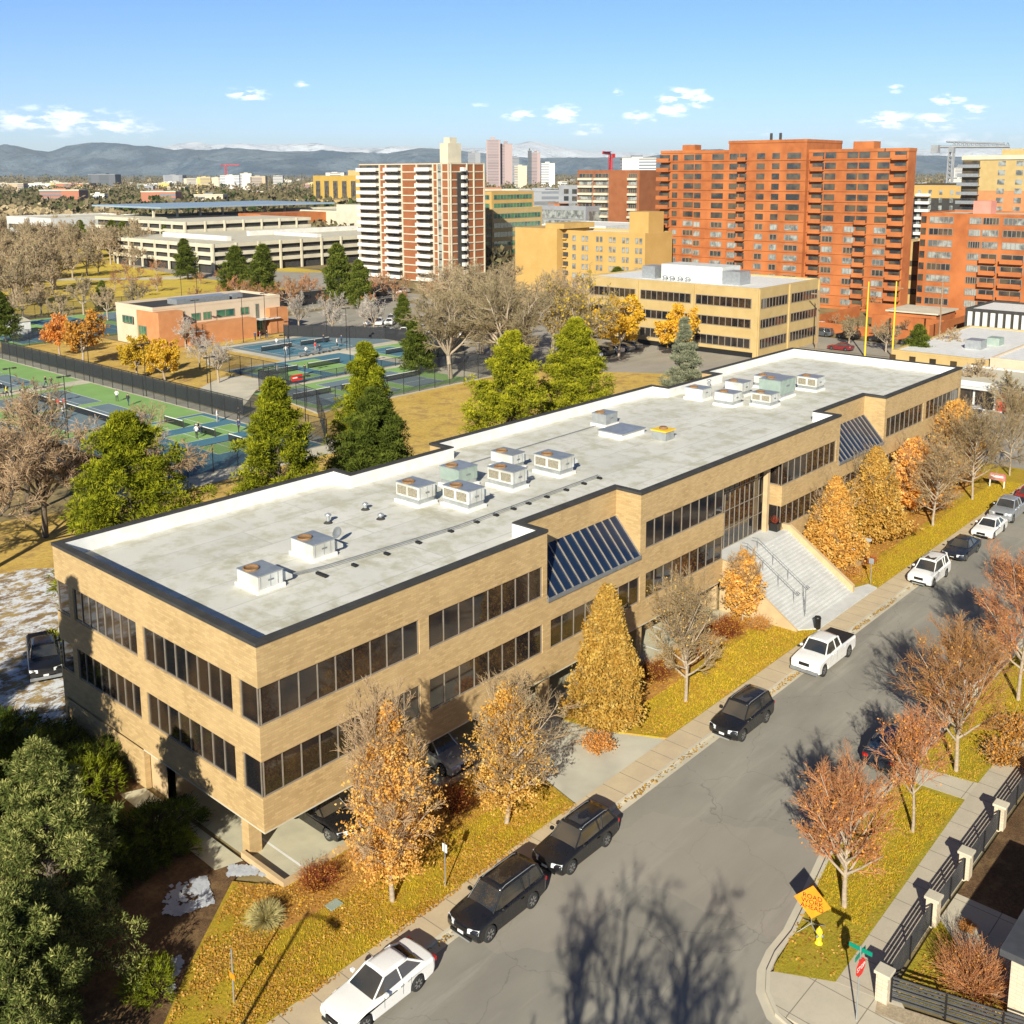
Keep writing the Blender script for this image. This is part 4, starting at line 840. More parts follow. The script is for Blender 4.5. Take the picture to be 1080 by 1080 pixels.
    for i in range(nx+1):
        for j in range(ny+1):
            u = i/nx; v = j/ny*2-1; x = q0+.03+(q1-.04-q0-.03)*u; wv = (rw+.02)*(1-.05*u); vs.append((x, v*wv*(1-.06*abs(2*u-1)**6), zt_+.01+.05*(1-v*v)*.8+.03*(1-(2*u-1)**2)))
    fs = [(i*(ny+1)+j, (i+1)*(ny+1)+j, (i+1)*(ny+1)+j+1, i*(ny+1)+j+1) for i in range(nx) for j in range(ny)]
    rf.add(vs, fs, True); ro = rf.build('roof', body, t, False, recalc=True); so = ro.modifiers.new('solid', 'SOLIDIFY'); so.thickness = .05; so.offset = -1
    for s in (-1, 1):
        pl = MB(); pl.tube([(cb, s*bw*.9, zb_-.02), (q0, s*rw, zt_+.01)], .04, 6); pl.tube([(cr+.03, s*bw*.93, zb_), (q1, s*rw*.96, zt_)], .055 if kind != 'sedan' else .05, 6)
        pl.tube([(q0, s*rw*1.01, zt_+.01), (q1, s*rw*.97, zt_)], .035, 6)
        xm = (q0+q1)/2-.05; yb = bw*(.99); pl.tube([(xm-.05, s*yb, zb_), (xm, s*rw, zt_)], .032, 6)
        if kind in ('suv', 'wagon'): pl.tube([(q1+.75, s*bw*.95, zb_), (q1+.62, s*rw*.97, zt_)], .04, 6)
        pl.build('pillars', body, t, False)
    for (x, nm) in ((xf, 'front'), (xr, 'rear')):
        for s in (-1, 1):
            c0 = s*(W2-.12); wh = MB(); wd = .11
            wh.lathe((x, c0, r), [(r*.62, -wd), (r*.95, -wd), (r, -wd*.7), (r, wd*.7), (r*.95, wd), (r*.62, wd)], 22, 'y'); wo = wh.build('wheel', MT['tyre'], t, False)
            rm = MB(); o_ = s*(wd+.003)
            if simple: rm.lathe((x, c0, r), [(r*.60, o_-.01), (r*.1, o_)], 12, 'y')
            else:
                rm.lathe((x, c0, r), [(r*.66, o_-.02*s), (r*.64, o_), (r*.58, o_-.03*s)], 20, 'y')
                for k in range(7):
                    a = k*2*math.pi/7; ca, sa = math.cos(a), math.sin(a)
                    for (d0) in (0,):
                        q = [(.05*r, -.045), (.60*r, -.03), (.60*r, .03), (.05*r, .045)]
                        vv = [(x+ca*p-sa*h, c0+o_-.02*s+yy*s, r+sa*p+ca*h) for yy in (-.02, .02) for (p, h) in q]
                        rm.add(vv, [(0, 1, 2, 3), (7, 6, 5, 4), (0, 4, 5, 1), (1, 5, 6, 2), (2, 6, 7, 3), (3, 7, 4, 0)])
            rm.build('rim', MT['rim'], wo, False)
    if simple: return t
    wl = MB()                                                # dark wheel-arch and underbody
    wl.box(-L2+.25, L2-.25, -W2+.25, W2-.25, cl-.03, cl+.3); wl.build('underbody', MT['black'], t, False)
    hz = P['nose']-.10
    for s in (-1, 1):
        hl = MB(); hl.add([(L2-.20, s*(W2-.52), hz-.10), (L2-.34, s*(W2-.06), hz-.08), (L2-.36, s*(W2-.07), hz+.10), (L2-.16, s*(W2-.52), hz+.08), (L2+.03, s*(W2-.54), hz-.09), (L2-.13, s*(W2-.03), hz-.08), (L2-.20, s*(W2-.04), hz+.11), (L2-.0, s*(W2-.54), hz+.10)],
            [(0, 1, 2, 3), (7, 6, 5, 4), (0, 4, 5, 1), (1, 5, 6, 2), (2, 6, 7, 3), (3, 7, 4, 0)]); hl.build('headlight', MT['lamp'], t, False, recalc=True)
        zt2 = P['trunk']-.22; MB().box(-L2-.012, -L2+.2, s*(W2-.36), s*(W2-.06), zt2-.08, zt2+.10).build('taillight', MT['tail'], t, False, bevel=.02)
        MB().box(P['cowl']-.55, P['cowl']-.38, s*(W2+.0), s*(W2+.18), P['belt']-.02, P['belt']+.12).build('wing_mirror', body, t, False, bevel=.03)
        d = MB()
        for x in (P['cowl']-.45, (q0+q1)/2-.05, xr+ar*.9+.02): d.box(x-.008, x+.008, s*(W2-.006), s*(W2+.003), cl+.22, P['belt']-.09)
        d.build('door_seam', MT['black'], t, False)
        for x in ((q0+q1)/2+.1, xr+ar+.18): MB().box(x-.02, x+.16, s*(W2-.01), s*(W2+.025), P['belt']-.20, P['belt']-.165).build('door_handle', body, t, False)
    MB().box(L2-.06, L2+.03, -.36, .36, hz-.13, hz+.07).build('grille', MT['black'], t, False, bevel=.015)
    MB().box(L2-.05, L2+.015, -.62, .62, cl+.10, cl+.22).build('intake', MT['black'], t, False)
    MB().box(L2+.0, L2+.03, -.16, .16, cl+.24, cl+.36).build('licence_plate', MT['white'], t, False)
    if kind in ('suv', 'wagon') and rails:
        for s in (-1, 1): MB().tube([(q0-.1, s*(rw-.05), P['H']-.01), (q0-.3, s*(rw-.05), P['H']+.05), (q1+.3, s*(rw-.05), P['H']+.05), (q1+.12, s*(rw-.05), P['H']-.02)], .018, 6).build('roof_rail', MT['metal'], t, False)
        MB().box(q0-.25, q0-.95, -.38, .38, P['H']+.005, P['H']+.022).build('sunroof', MT['carglass'], t, False)
    if kind == 'pickup':
        MB().box(P['rb']-.12, -L2+.12, -W2+.14, W2-.14, P['trunk']-.02, P['trunk']+.05).build('bed_cover', MT['black'], t, False, bevel=.02)
        MB().box(L2-.1, L2+.06, -W2+.05, W2-.05, cl+.02, cl+.22).build('bumper', MT['greymetal'], t, False, bevel=.03)
    if kind == 'suv': MB().box(L2-.06, L2+.02, -.5, .5, cl+.02, cl+.10).build('bumper_trim', MT['metal'], t, False)
    return t
def park(t, x, y, face=180., z=0.): t.location = (x, y, z); t.rotation_euler = (0, 0, R_(face)); return t
YL = -9.62
park(make_car('sedan', 'white', 'white sedan parked nearest the camera at the left kerb'), -1.25, YL+.28)
park(make_car('suv', 'black', 'large black suv with roof rails parked behind the nearest white sedan'), 5.45, YL)
park(make_car('wagon', 'black', 'black hatchback suv parked just before the driveway'), 11.2, YL+.12)
park(make_car('suv', 'black', 'black suv with bright wheels parked alone after the driveway'), 26.95, YL)
park(make_car('pickup', 'white', 'white pickup truck with black bed cover parked before the stairs'), 38.0, YL+.1)
park(make_car('suv', 'white', 'white suv with black sunroof parked past the stairs'), 57.4, YL+.25)
park(make_car('sedan', 'navy', 'dark navy sedan parked behind the white suv'), 64.9, YL+.25)
park(make_car('sedan', 'white', 'white sedan parked between dark sedan and silver pickup'), 72.1, YL+.25)
park(make_car('pickup', 'silver', 'silver pickup truck parked in the line behind the far white sedan'), 78.4, YL+.45, 180)
park(make_car('sedan', 'red', 'dark red car parked last in the left kerb line'), 84.6, YL+.5)
park(make_car('suv', 'navy', 'dark car parked on the right kerb under a rusty tree'), 29.6, -17.75, 0)
park(make_car('sedan', 'white', 'white car half hidden under rusty tree twigs at the right kerb'), 39.6, -17.95, 0)
park(make_car('sedan', 'black', 'black sedan parked nose out in the open garage corner'), 4.6, 1.6, -90, .02)
park(make_car('wagon', 'silver', 'grey car parked nose out under the building beside the golden tree'), 12.3, 1.4, -90, .02)
park(make_car('pickup', 'black', 'black pickup truck standing in the snowy yard behind the left end wall'), 3.0, 29.4, -112, 0)
park(make_car('suv', 'silver', 'silver suv parked by the small shop with red door panels'), 117., 6.6, 200)
sc = [make_car('sedan', 'white', None, 'distant_car', simple=True), make_car('suv', 'black', None, 'distant_car', simple=True), make_car('sedan', 'silver', None, 'distant_car', simple=True), make_car('sedan', 'maroon', None, 'distant_car', simple=True), make_car('suv', 'grey', None, 'distant_car', simple=True)]
used = [False]*5
def far_car(k, x, y, ang, label, group=None):
    if not used[k]: used[k] = True; o = sc[k]; o.location = (x, y, 0.01); o.rotation_euler = (0, 0, R_(ang)); tag(o, label, 'car', group)
    else: o = copy_thing(sc[k], (x, y, .01), R_(ang), label)
    if group: o['group'] = group
    elif 'group' in o.keys(): del o['group']
    return o
far_car(4, 172.6, 54.9, 90, 'grey suv nearest the tan office on the far avenue')
far_car(1, 172.9, 49.4, 90, 'black suv second from the tan office on the far avenue')
far_car(1, 173.1, 43.2, 90, 'black suv beside the two yellow poles on the far avenue')
far_car(1, 173.3, 37.0, 90, 'black suv half behind the brown shrub tree on the far avenue')
far_car(3, 158.9, 44.6, 90, 'dark red car on the near side of the far avenue')
far_car(0, 183, 60, 0, 'white car in the brick walled court below the orange tower')
far_car(1, 185, 44, 0, 'black car in the brick walled court below the orange tower')
rs = random.Random(4)
GL = 'cars in the tower parking lot'
for row, (x0, y0) in enumerate(((128.5, 142.), (124.0, 137.5), (116.0, 124.5))):
    for k in range(10 if row < 2 else 8):
        if rs.random() < .12: continue
        kk = rs.choice((0, 0, 2, 0, 4, 1)); far_car(kk, x0+k*1.35+rs.uniform(-.1, .1)+row*.2, y0-k*1.9, 40+rs.uniform(-3, 3)+(180 if rs.random() < .5 else 0), 'car in the crowded lot below the white balcony tower', GL)
for k in range(9): far_car(rs.choice((0, 2, 1, 4)), 146+rs.uniform(-.2, .2)+k*3.1, 178+rs.uniform(-.3, .3), 90, 'parked car beyond the court fence near the garage road', 'cars beyond the court fence')
for k in range(5): far_car(rs.choice((0, 2, 1)), 122.5+rs.uniform(-.3, .3)+k*3.2, 75+rs.uniform(-.3, .3), 90, 'parked car in the shade under the tan office', 'cars beside the tan office')

# ------------------------------------------------------------ near trees and shrubs
def place(o, loc, label, rot=0., scale=None, group=None, cat='tree'): return named(o, loc, label, cat, group, rot, scale)
gA = deciduous('pear_tree', 11, 9.5, 4.3, 1.3, 26, 9, 8, 4, 'flame', 0, .062, 'gold', 'twig', asc=(34, 76), fill=17000, inner=.85, twr=.0095)
gA.name = 'pear_tree'; place(gA, (2.8, -5.6, .1), 'tall pear tree half bare, half golden, standing before the near corner of the office')
place(deciduous('pear_tree', 12, 8.8, 4.7, .5, 26, 8, 6, 0, 'cone', 0, .085, 'gold', asc=(25, 72), fill=90000, inner=.45), (21.1, -3.9, .1), 'full golden tan cone shaped tree beside the driveway')
place(deciduous('pear_tree', 13, 7.4, 4.4, 1.2, 22, 8, 7, 4, 'flame', 0, .062, 'gold', asc=(34, 74), fill=9500, inner=.85, twr=.0095), (10.5, -5.6, .1), 'small half bare orange tree between near corner and driveway')
bareA = deciduous('bare_street_tree', 14, 7.8, 4.6, 1.4, 26, 9, 7, 5, 'flame', 900, .06, 'gold', 'twig', asc=(30, 74), twr=.009)
place(bareA, (27.1, -5.6, .1), 'bare grey pear tree with white trunk on lawn before the stairs')
place(deciduous('pear_tree', 15, 7.6, 5.6, .5, 24, 8, 6, 0, 'cone', 0, .10, 'gold', fill=45000, inner=.45), (54.4, -2.5, .1), 'golden tan tree right beside the stairs and the brick sign box')
place(deciduous('pear_tree', 16, 8.4, 6.6, .5, 24, 8, 6, 0, 'cone', 0, .10, 'gold', fill=52000, inner=.45), (62.8, -2.3, .1), 'tallest golden tan tree under the far skylight')
place(deciduous('pear_tree', 17, 7.2, 5.0, .6, 24, 8, 6, 0, 'oval', 0, .13, 'gold', fill=18000, inner=.42), (73.3, -1.9, .1), 'golden tan tree behind the leafless tree in the far lawn')
place(deciduous('pear_tree', 18, 9.0, 5.5, .6, 24, 8, 6, 0, 'oval', 0, .14, 'gold', fill=18000, inner=.42), (84.5, -1.7, .1), 'golden tan tree at the far end of the office front')
place(copy_thing(bareA, (0, 0, 0)), (70.4, -4.9, .1), 'smaller leafless tree with white trunk on the far lawn', 2.1, (1.05, 1.05, .95))
bareB = deciduous('bare_street_tree', 19, 8.6, 8.6, 1.6, 28, 9, 7, 4, 'oval', 300, .06, 'gold', 'twig', asc=(22, 70), twr=.011)
place(bareB, (81.1, -4.9, .1), 'wide leafless round tree beside the small red sign')
place(copy_thing(bareB, (0, 0, 0)), (92.5, -5.0, .1), 'leafless tree at the far end of the front lawn', 1.2, (.8, .8, 1.05))
place(deciduous('pear_tree', 20, 5.2, 3.0, .8, 18, 7, 6, 3, 'flame', 0, .10, 'gold', fill=5200, inner=.7, tr=.07), (40.1, -2.2, .1), 'small orange leaved sapling against the left side of the stairs')
rust1 = deciduous('rusty_tree', 21, 6.0, 4.2, 1.3, 28, 9, 8, 5, 'flame', 2000, .055, 'orange', 'twigrust', asc=(42, 80), twr=.0065)
place(rust1, (15.95, -21.0, .1), 'rusty upright bare tree nearest the corner beside the orange sign')
rust2 = deciduous('rusty_tree', 22, 6.0, 3.5, 1.8, 20, 8, 7, 4, 'flame', 1200, .055, 'orange', 'twigrust', asc=(40, 78), twr=.0065, tr=.09)
place(rust2, (23.35, -21.2, .1), 'slender rusty tree with white trunk beside the dark parked car')
rust3 = deciduous('rusty_tree', 23, 7.8, 5.8, 1.5, 28, 9, 8, 5, 'oval', 1800, .055, 'orange', 'twigrust', asc=(36, 78), twr=.0065)
place(rust3, (30.3, -20.9, .1), 'broad rusty tree with twigs over the hidden white car')
rust4 = deciduous('rusty_tree', 24, 9.0, 6.6, 1.8, 28, 9, 8, 5, 'oval', 2400, .055, 'orange', 'twigrust', asc=(36, 78), twr=.007)
place(rust4, (40.9, -21.0, .1), 'tallest rusty orange tree at the right edge of the picture')
place(copy_thing(rust3, (0, 0, 0)), (51.5, -21.0, .1), 'rusty tree mostly outside the right edge of the picture', 1.9)
rsh = shrub('red_twig_shrub', 31, 1.7, 1.2, 200, 'redshrub', 1200, .05, 'orange')
place(rsh, (36.8, -2.6, .1), 'dense dark red shrub on the bed left of the stairs', cat='shrub')
for (x, y, s, lb) in ((1.2, -2.3, .75, 'reddish twiggy shrub by the garage corner wall'), (9.6, -2.6, .9, 'red shrub between grey garage car and the lawn'), (28.2, -2.4, .95, 'brownish shrub behind the bare grey pear tree'),
                      (66.8, -3.6, .9, 'brown red shrub between the two big golden trees'), (57.2, -4.3, .6, 'low rusty shrub beside the brick sign box'), (33.0, -3.0, .6, 'small rusty shrub left of the dark red one')):
    place(copy_thing(rsh, (0, 0, 0)), (x, y, .1), lb, x*3.1, (s, s, s*.9), cat='shrub')
osh = shrub('orange_shrub', 32, 1.1, .8, 140, 'twig', 2600, .05, 'orange')
place(osh, (19.0, -4.9, .1), 'orange leafy shrub at the foot of the cone shaped tree', cat='shrub')
for (x, y, s, lb) in ((6.7, -2.2, 1.0, 'tan leafy shrub under the golden pear near the garage'), (39.6, -3.8, .9, 'orange leafy shrub beside the stair foot'), (23.6, -3.2, .9, 'orange leafy shrub right of the cone shaped tree'), (75.6, -3.2, 1.5, 'large orange shrub below the far leafless trees'), (3.9, -2.3, .8, 'straw coloured shrub in front of the garage wall'),
                      (53.6, -4.4, .9, 'yellow orange shrub at the right foot of the stairs')):
    place(copy_thing(osh, (0, 0, 0)), (x, y, .1), lb, x*2.3, s, cat='shrub')
# ornamental grass tuft
og = thing('ornamental_grass', 'pale straw ornamental grass clump on the near lawn edge', 'grass clump', (-1.75, -2.35, .1)); rg = np.random.default_rng(5); n = 1500
a = rg.random(n)*6.28; e = rg.uniform(.5, 1.4, n); Dg = np.stack([np.cos(a)*np.cos(e), np.sin(a)*np.cos(e), np.sin(e)], 1); A = Acc(); pg, rr = poly(rg, Dg*np.array([.12, .12, 0]), Dg, rg.uniform(.5, 1.0, n), np.full(n, .014), 3, .05, -.22, .3); A.add(tubes(pg, rr, 3), 0, np.repeat(rg.random(n), 9)); link_mesh('blades', A.mesh('blades'), [LF['straw']], og)
# foreground pines and the juniper hedge on the left
place(conifer('pine_tree', 41, 19.5, 10, .05, 18, 8, 13, 44, .5, .5, .12, 'pine', 'fg', droop=-.01), (-16.5, 9, .1), 'tall pine outside the left edge that shades the end wall')
place(copy_thing(bpy.data.objects['pine_tree'], (0, 0, 0)), (-17.5, 18.8, .1), 'third pine outside the left edge shading the snowy yard', 2., .74)
place(conifer('pine_tree', 42, 9.9, 7.4, .02, 14, 8, 12, 60, .30, .5, .075, 'pine', 'fg', droop=-.01), (-9.0, 2.2, .1), 'dense foreground pine whose crown reaches highest at the lower left')
place(conifer('pine_tree', 43, 6.6, 7.0, .02, 12, 8, 15, 60, .30, .5, .075, 'pine', 'fg', droop=-.01), (-12.0, -1.5, .1), 'pine with dense twigs at the bottom left corner')
place(conifer('pine_tree', 44, 6.0, 5.2, .02, 11, 7, 12, 44, .3, .5, .09, 'pine', 'pinedark'), (-10.8, 9.2, .1), 'shaded dark evergreen behind the foreground pine at the left edge')
jn = juniper('juniper_bush', 51, 2.2, 2.0, 'juniper', 320, 18, .26)
place(jn, (-1.6, 13.6, .1), 'juniper bush against the middle of the left end wall', cat='shrub')
for i, (x, y, s, lb) in enumerate(((-2.5, 17.2, 1.1, 'juniper bush beside the snowy strip at the left wall'), (-3.6, 20.6, 1.2, 'juniper bush at the back of the hedge near the snow'), (-4.4, 9.4, .95, 'juniper bush in the middle of the hedge'), (-2.0, 6.6, 1.0, 'low juniper bush facing the garage corner'),
      (-6.3, 16.5, 1.3, 'wide juniper bush in the second row of the hedge'), (-6.0, 23.6, 1.25, 'juniper bush at the left picture edge by the snow'), (-4.6, 5.4, .85, 'low juniper bush in front of the right foreground pine'), (-8.6, 20.5, 1.3, 'juniper bush behind the biggest pine'), (-9.6, 14.5, 1.3, 'juniper bush hidden between pine and hedge'))):
    place(copy_thing(jn, (0, 0, 0)), (x, y, .1), lb, i*1.3, (s, s, s*.85), cat='shrub')
br = juniper('bright_shrub', 52, 1.5, 1.8, 'brightgreen', 200, 16, .22)
place(br, (-2.9, 11.6, .9), 'bright yellow green shrub with bare stems on top of the hedge', cat='shrub')
place(copy_thing(br, (0, 0, 0)), (-1.5, 4.7, .1), 'small bright green bush beside the garage corner', 1., .55, cat='shrub')
place(copy_thing(br, (0, 0, 0)), (-4.6, 26.0, .1), 'bright green bush at the left edge above the hedge', 2., .9, cat='shrub')
place(copy_thing(br, (0, 0, 0)), (-7.2, -2.3, .1), 'small bright bush at the foot of the foreground pines', 2.6, .7, cat='shrub')
# pines behind the office
PB = [('pineA', 61, 16.6, 12.2, (9.6, 27.6), 'pine', 'broad yellow green pine behind the left end of the roof', 15, 7),
      ('pineB', 62, 17.4, 10.2, (21.6, 27.5), 'pine', 'tall yellow green pine second behind the roof', 16, 6),
      ('pineC', 63, 14.8, 10.6, (30.2, 26.6), 'pineolive', 'olive pine leaning over the roof notch', 17, 7),
      ('pineC2', 64, 18.0, 9.0, (33.6, 31.6), 'pine', 'narrow taller pine behind the olive one', 17, 6),
      ('pineD', 65, 17.8, 11.8, (46.7, 27.2), 'pine', 'dense pyramid pine left of the twin pair', 19, 7),
      ('pineE', 66, 17.8, 11.2, (57.8, 27.2), 'pine', 'dense pyramid pine right of the twin pair', 19, 7)]
for (nm, sd_, h, wd, (x, y), mt_, lb, wh, pr) in PB:
    place(conifer('pine_tree', sd_, h, wd, .08, wh, pr, 14, 44, .50, .5, .12, 'pine', mt_, tr=.28, lump=.16 if 'A' in nm or 'B' in nm else .08), (x, y, 0), lb, sd_)
place(conifer('spruce_tree', 67, 15.8, 6.6, .04, 22, 7, 9, 34, .36, .5, .12, 'spruce', 'spruce', droop=-.03), (78.6, 27.5, 0), 'blue grey spruce in front of the tan office')
place(conifer('spruce_tree', 68, 9.5, 4.6, .04, 16, 6, 9, 30, .34, .5, .12, 'spruce', 'spruce', droop=-.03), (74.4, 26.0, 0), 'small brownish spruce left of the blue grey one')
# leafless trees behind the left end
bl = spreading('bare_tree', 71, 15, 16, 9, 9, 9, 8, 0, 'twig', 'barkdark', .3, .022)
place(bl, (14.6, 54.6, 0), 'leafless dark trunked tree second from the left picture edge')
place(copy_thing(bl, (0, 0, 0)), (8.2, 50.2, 0), 'leafless dark trunked tree at the left picture edge', 2.2, 1.05)
place(copy_thing(bl, (0, 0, 0)), (16.5, 62.5, 0), 'leafless tree behind the first two at the left, half hiding the near courts', 4.1, 1.)
place(copy_thing(bl, (0, 0, 0)), (24.5, 54.5, 0), 'leafless tree between the dark trunked one and the broad pine', 5.3, .8)
bl2 = spreading('bare_tree', 72, 8.5, 8, 7, 7, 6, 5, 0, 'twigdark', 'barkdark', .16, .014)
place(bl2, (18.4, 32.5, 0), 'small dark leafless tree between the first two pines')
place(copy_thing(bl2, (0, 0, 0)), (24.2, 38, 0), 'small dark leafless tree behind the second pine', 1.4, .8)

# ------------------------------------------------------------ street furniture
def pole_thing(name, label, cat, x, y, h, r=.03, mat='metal', group=None):
    t = thing(name, label, cat, (x, y, .12), 0, group); MB().tube([(x, y, .1), (x, y, h)], r, 8).build('post', MT[mat], t); return t
def text_mesh(body, size, parent, mat, loc, rot, name='lettering', ext=.004, sx_=1.):
    cu = bpy.data.curves.new(name, 'FONT'); cu.body = body; cu.size = size; cu.align_x = 'CENTER'; cu.align_y = 'CENTER'; cu.extrude = ext; cu.space_line = .82
    to = bpy.data.objects.new('tmp', cu); COL.objects.link(to); bpy.context.view_layer.update()
    me = bpy.data.meshes.new_from_object(to.evaluated_get(bpy.context.evaluated_depsgraph_get())); bpy.data.objects.remove(to); bpy.data.curves.remove(cu)
    o = link_mesh(name, me, MT[mat], parent, loc); o.rotation_euler = rot; o.scale = (sx_, 1, 1); return o
p = pole_thing('sign_post', 'small parking sign post on the leafy lawn beside the golden pear', 'sign post', 5.07, -6.7, 2.35)
MB().box(5.055, 5.065, -6.85, -6.55, 1.9, 2.3).build('sign_plate', MT['white'], p)
p = pole_thing('sign_post', 'weathered sign post with orange patch at the lower left lawn', 'sign post', -5.3, -5.3, 2.5, .035, 'metal')
MB().box(-5.345, -5.335, -5.5, -5.15, 1.2, 1.45).build('sign_plate', MT['orange_sign'], p)
p = pole_thing('sign_post', 'small sign post on the lawn right of the stairs', 'sign post', 52.9, -6.4, 2.3); MB().box(52.85, 52.86, -6.6, -6.2, 1.85, 2.3).build('sign_plate', MT['metal'], p)
lp = thing('street_lamp', 'tall street lamp just outside the lower left edge', 'street lamp', (-15.2, -12., .1)); MB().tube([(-15.2, -12., .1), (-15.2, -12., 9)], .1, 8, .07).build('pole', MT['greymetal'], lp); MB().tube([(-15.2, -12., 8.9), (-15.2, -13.4, 9.2)], .05, 6).build('arm', MT['greymetal'], lp); MB().box(-15.35, -15.05, -14., -13.3, 9.1, 9.25).build('lamp_head', MT['greymetal'], lp)
tb = thing('litter_bin', 'dark slim bin and post at the foot of the stairs behind the white pickup', 'bin', (42.4, -6.95, .13)); MB().lathe((42.4, -6.95, .13), [(.2, 0), (.24, .1), (.24, .75), (.26, .8), (.2, .92), (.05, .95)], 14).build('drum', MT['black'], tb)
pn = pole_thing('sign_post', 'two tall thin dark posts at the left foot of the stairs', 'post', 42.9, -5.7, 2.6, .03, 'greymetal'); MB().tube([(43.4, -5.5, .2), (43.4, -5.5, 1.9)], .03, 6).build('post', MT['greymetal'], pn)
pt = thing('planter', 'square dark planter with dry plant beside the entrance pier', 'planter', (49.5, .35, 3.95)); MB().box(49.2, 49.85, .0, .7, 3.95, 4.6).build('pot', MT['black'], pt, bevel=.02)
A = Acc(); n = 120; a = rg.random(n)*6.28; e = rg.uniform(.8, 1.5, n); Dg = np.stack([np.cos(a)*np.cos(e), np.sin(a)*np.cos(e), np.sin(e)], 1); pg, rr = poly(rg, Dg*np.array([.1, .1, 0])+np.array([0, 0, .6]), Dg, rg.uniform(.3, .7, n), np.full(n, .012), 3, .1, 0, .4); A.add(tubes(pg, rr, 3), 0, np.repeat(rg.random(n), 9)); link_mesh('plant', A.mesh('plant'), [LF['redshrub']], pt)
sb2 = thing('sign_box', 'tan brick monument sign with pale sloping top right of the stairs', 'sign', (55.5, -3.6, .12)); m = MB()
m.box(54.6, 55.1, -4.3, -3.0, .1, 2.0); m.box(55.1, 57.6, -4.1, -3.2, .1, 2.0); m.build('wall', MT['brick'], sb2)
MB().box(54.5, 57.7, -4.4, -2.9, 2.0, 2.12).build('cap', MT['whiteconc'], sb2); MB().box(55.3, 56.3, -4.135, -4.105, .9, 1.5).build('panel', MT['greensign'], sb2)
rsn = thing('small_sign', 'small red and white lawn sign under the wide leafless tree', 'sign', (87, -5.4, .12)); MB().box(86.9, 87.1, -6.2, -4.6, .9, 1.6).build('panel', MT['fadedred'], rsn)
for y in (-6.1, -4.7): MB().box(86.95, 87.05, y-.05, y+.05, .1, .9).build('post', MT['white'], rsn)
MB().box(86.875, 86.897, -6.0, -4.8, 1.2, 1.4).build('white_band', MT['white'], rsn)
# roadwork sign facing the oncoming lane, hydrant, street corner signs
rw = thing('roadwork_sign', 'orange diamond roadwork sign on a folding stand by the kerb', 'road sign', (13.6, -20.55, .12), R_(-78))
s2 = .66; V = [(0, -.008, 1.35-s2*1.2), (s2*1.2, -.008, 1.35), (0, -.008, 1.35+s2*1.2), (-s2*1.2, -.008, 1.35)]
pl_ = MB().add(V+[(a_, .008, c_) for a_, b_, c_ in V], [(0, 1, 2, 3), (7, 6, 5, 4), (0, 4, 5, 1), (1, 5, 6, 2), (2, 6, 7, 3), (3, 7, 4, 0)]).build('panel', MT['orange_sign'], rw, False, recalc=True)
text_mesh('ROAD\nWORK\nAHEAD', .30, pl_, 'black', (0, -.014, 1.33), (R_(90), 0, 0))
MB().tube([(0, .03, .25), (0, .03, 1.9)], .02, 6).build('mast', MT['metal'], rw, False)
for a_ in (45, 135, 225, 315): MB().tube([(0, .03, .3), (math.cos(R_(a_))*.7, .03+math.sin(R_(a_))*.7, .02)], .02, 6).build('leg', MT['metal'], rw, False)
hy = thing('fire_hydrant', 'yellow fire hydrant with pale caps beside the orange sign', 'fire hydrant', (13.1, -21.15, .12))
MB().lathe((13.1, -21.15, .12), [(.17, 0), (.17, .05), (.11, .07), (.11, .48), (.15, .50), (.15, .55), (.12, .62), (.07, .70), (.03, .73), (.03, .78)], 16).build('barrel', MT['yellow'], hy)
for dx, dy in ((1, 0), (-1, 0), (0, -1)): MB().tube([(13.1, -21.15, .52), (13.1+dx*.2, -21.15+dy*.2, .52)], .06, 10).build('cap', MT['metal'], hy)
ss = thing('stop_sign', 'stop sign seen edge on with green street name blades at the corner', 'stop sign', (10.2, -24.1, .12))
MB().tube([(10.2, -24.1, .1), (10.2, -24.1, 3.35)], .035, 8).build('post', MT['metal'], ss)
oc = MB(); r_ = .38; nrm = R_(266); ux, uy = -math.sin(nrm), math.cos(nrm); nx_, ny_ = math.cos(nrm), math.sin(nrm)
V = [];
for d_ in (.04, .055):
    for k in range(8): a_ = R_(22.5+45*k); V.append((10.2+ux*r_*math.cos(a_)+nx_*d_, -24.1+uy*r_*math.cos(a_)+ny_*d_, 2.45+r_*math.sin(a_)))
so = oc.add(V, [tuple(range(8)), tuple(range(15, 7, -1))]+[(k, k+8, (k+1) % 8+8, (k+1) % 8) for k in range(8)]).build('sign_face', MT['red'], ss, recalc=True)
text_mesh('STOP', .26, so, 'white', (nx_*.062, ny_*.062, 2.33), (R_(90), 0, nrm+R_(90)))
for k, (dx, dy, z) in enumerate(((1, 0, 3.0), (0, 1, 3.2))):
    MB().box(10.2-dx*.46-(.012 if not dx else 0), 10.2+dx*.46+(.012 if not dx else 0), -24.1-dy*.46-(.012 if not dy else 0), -24.1+dy*.46+(.012 if not dy else 0), z-.09, z+.09).build('street_name_blade', MT['greensign'], ss)
ml = thing('meter_cover', 'pale green utility cover lying in the leafy lawn', 'utility cover', (1.0, -3.7, .12)); MB().box(.55, 1.2, -4.1, -3.6, .12, .19).build('lid', MT['greenunit'], ml)
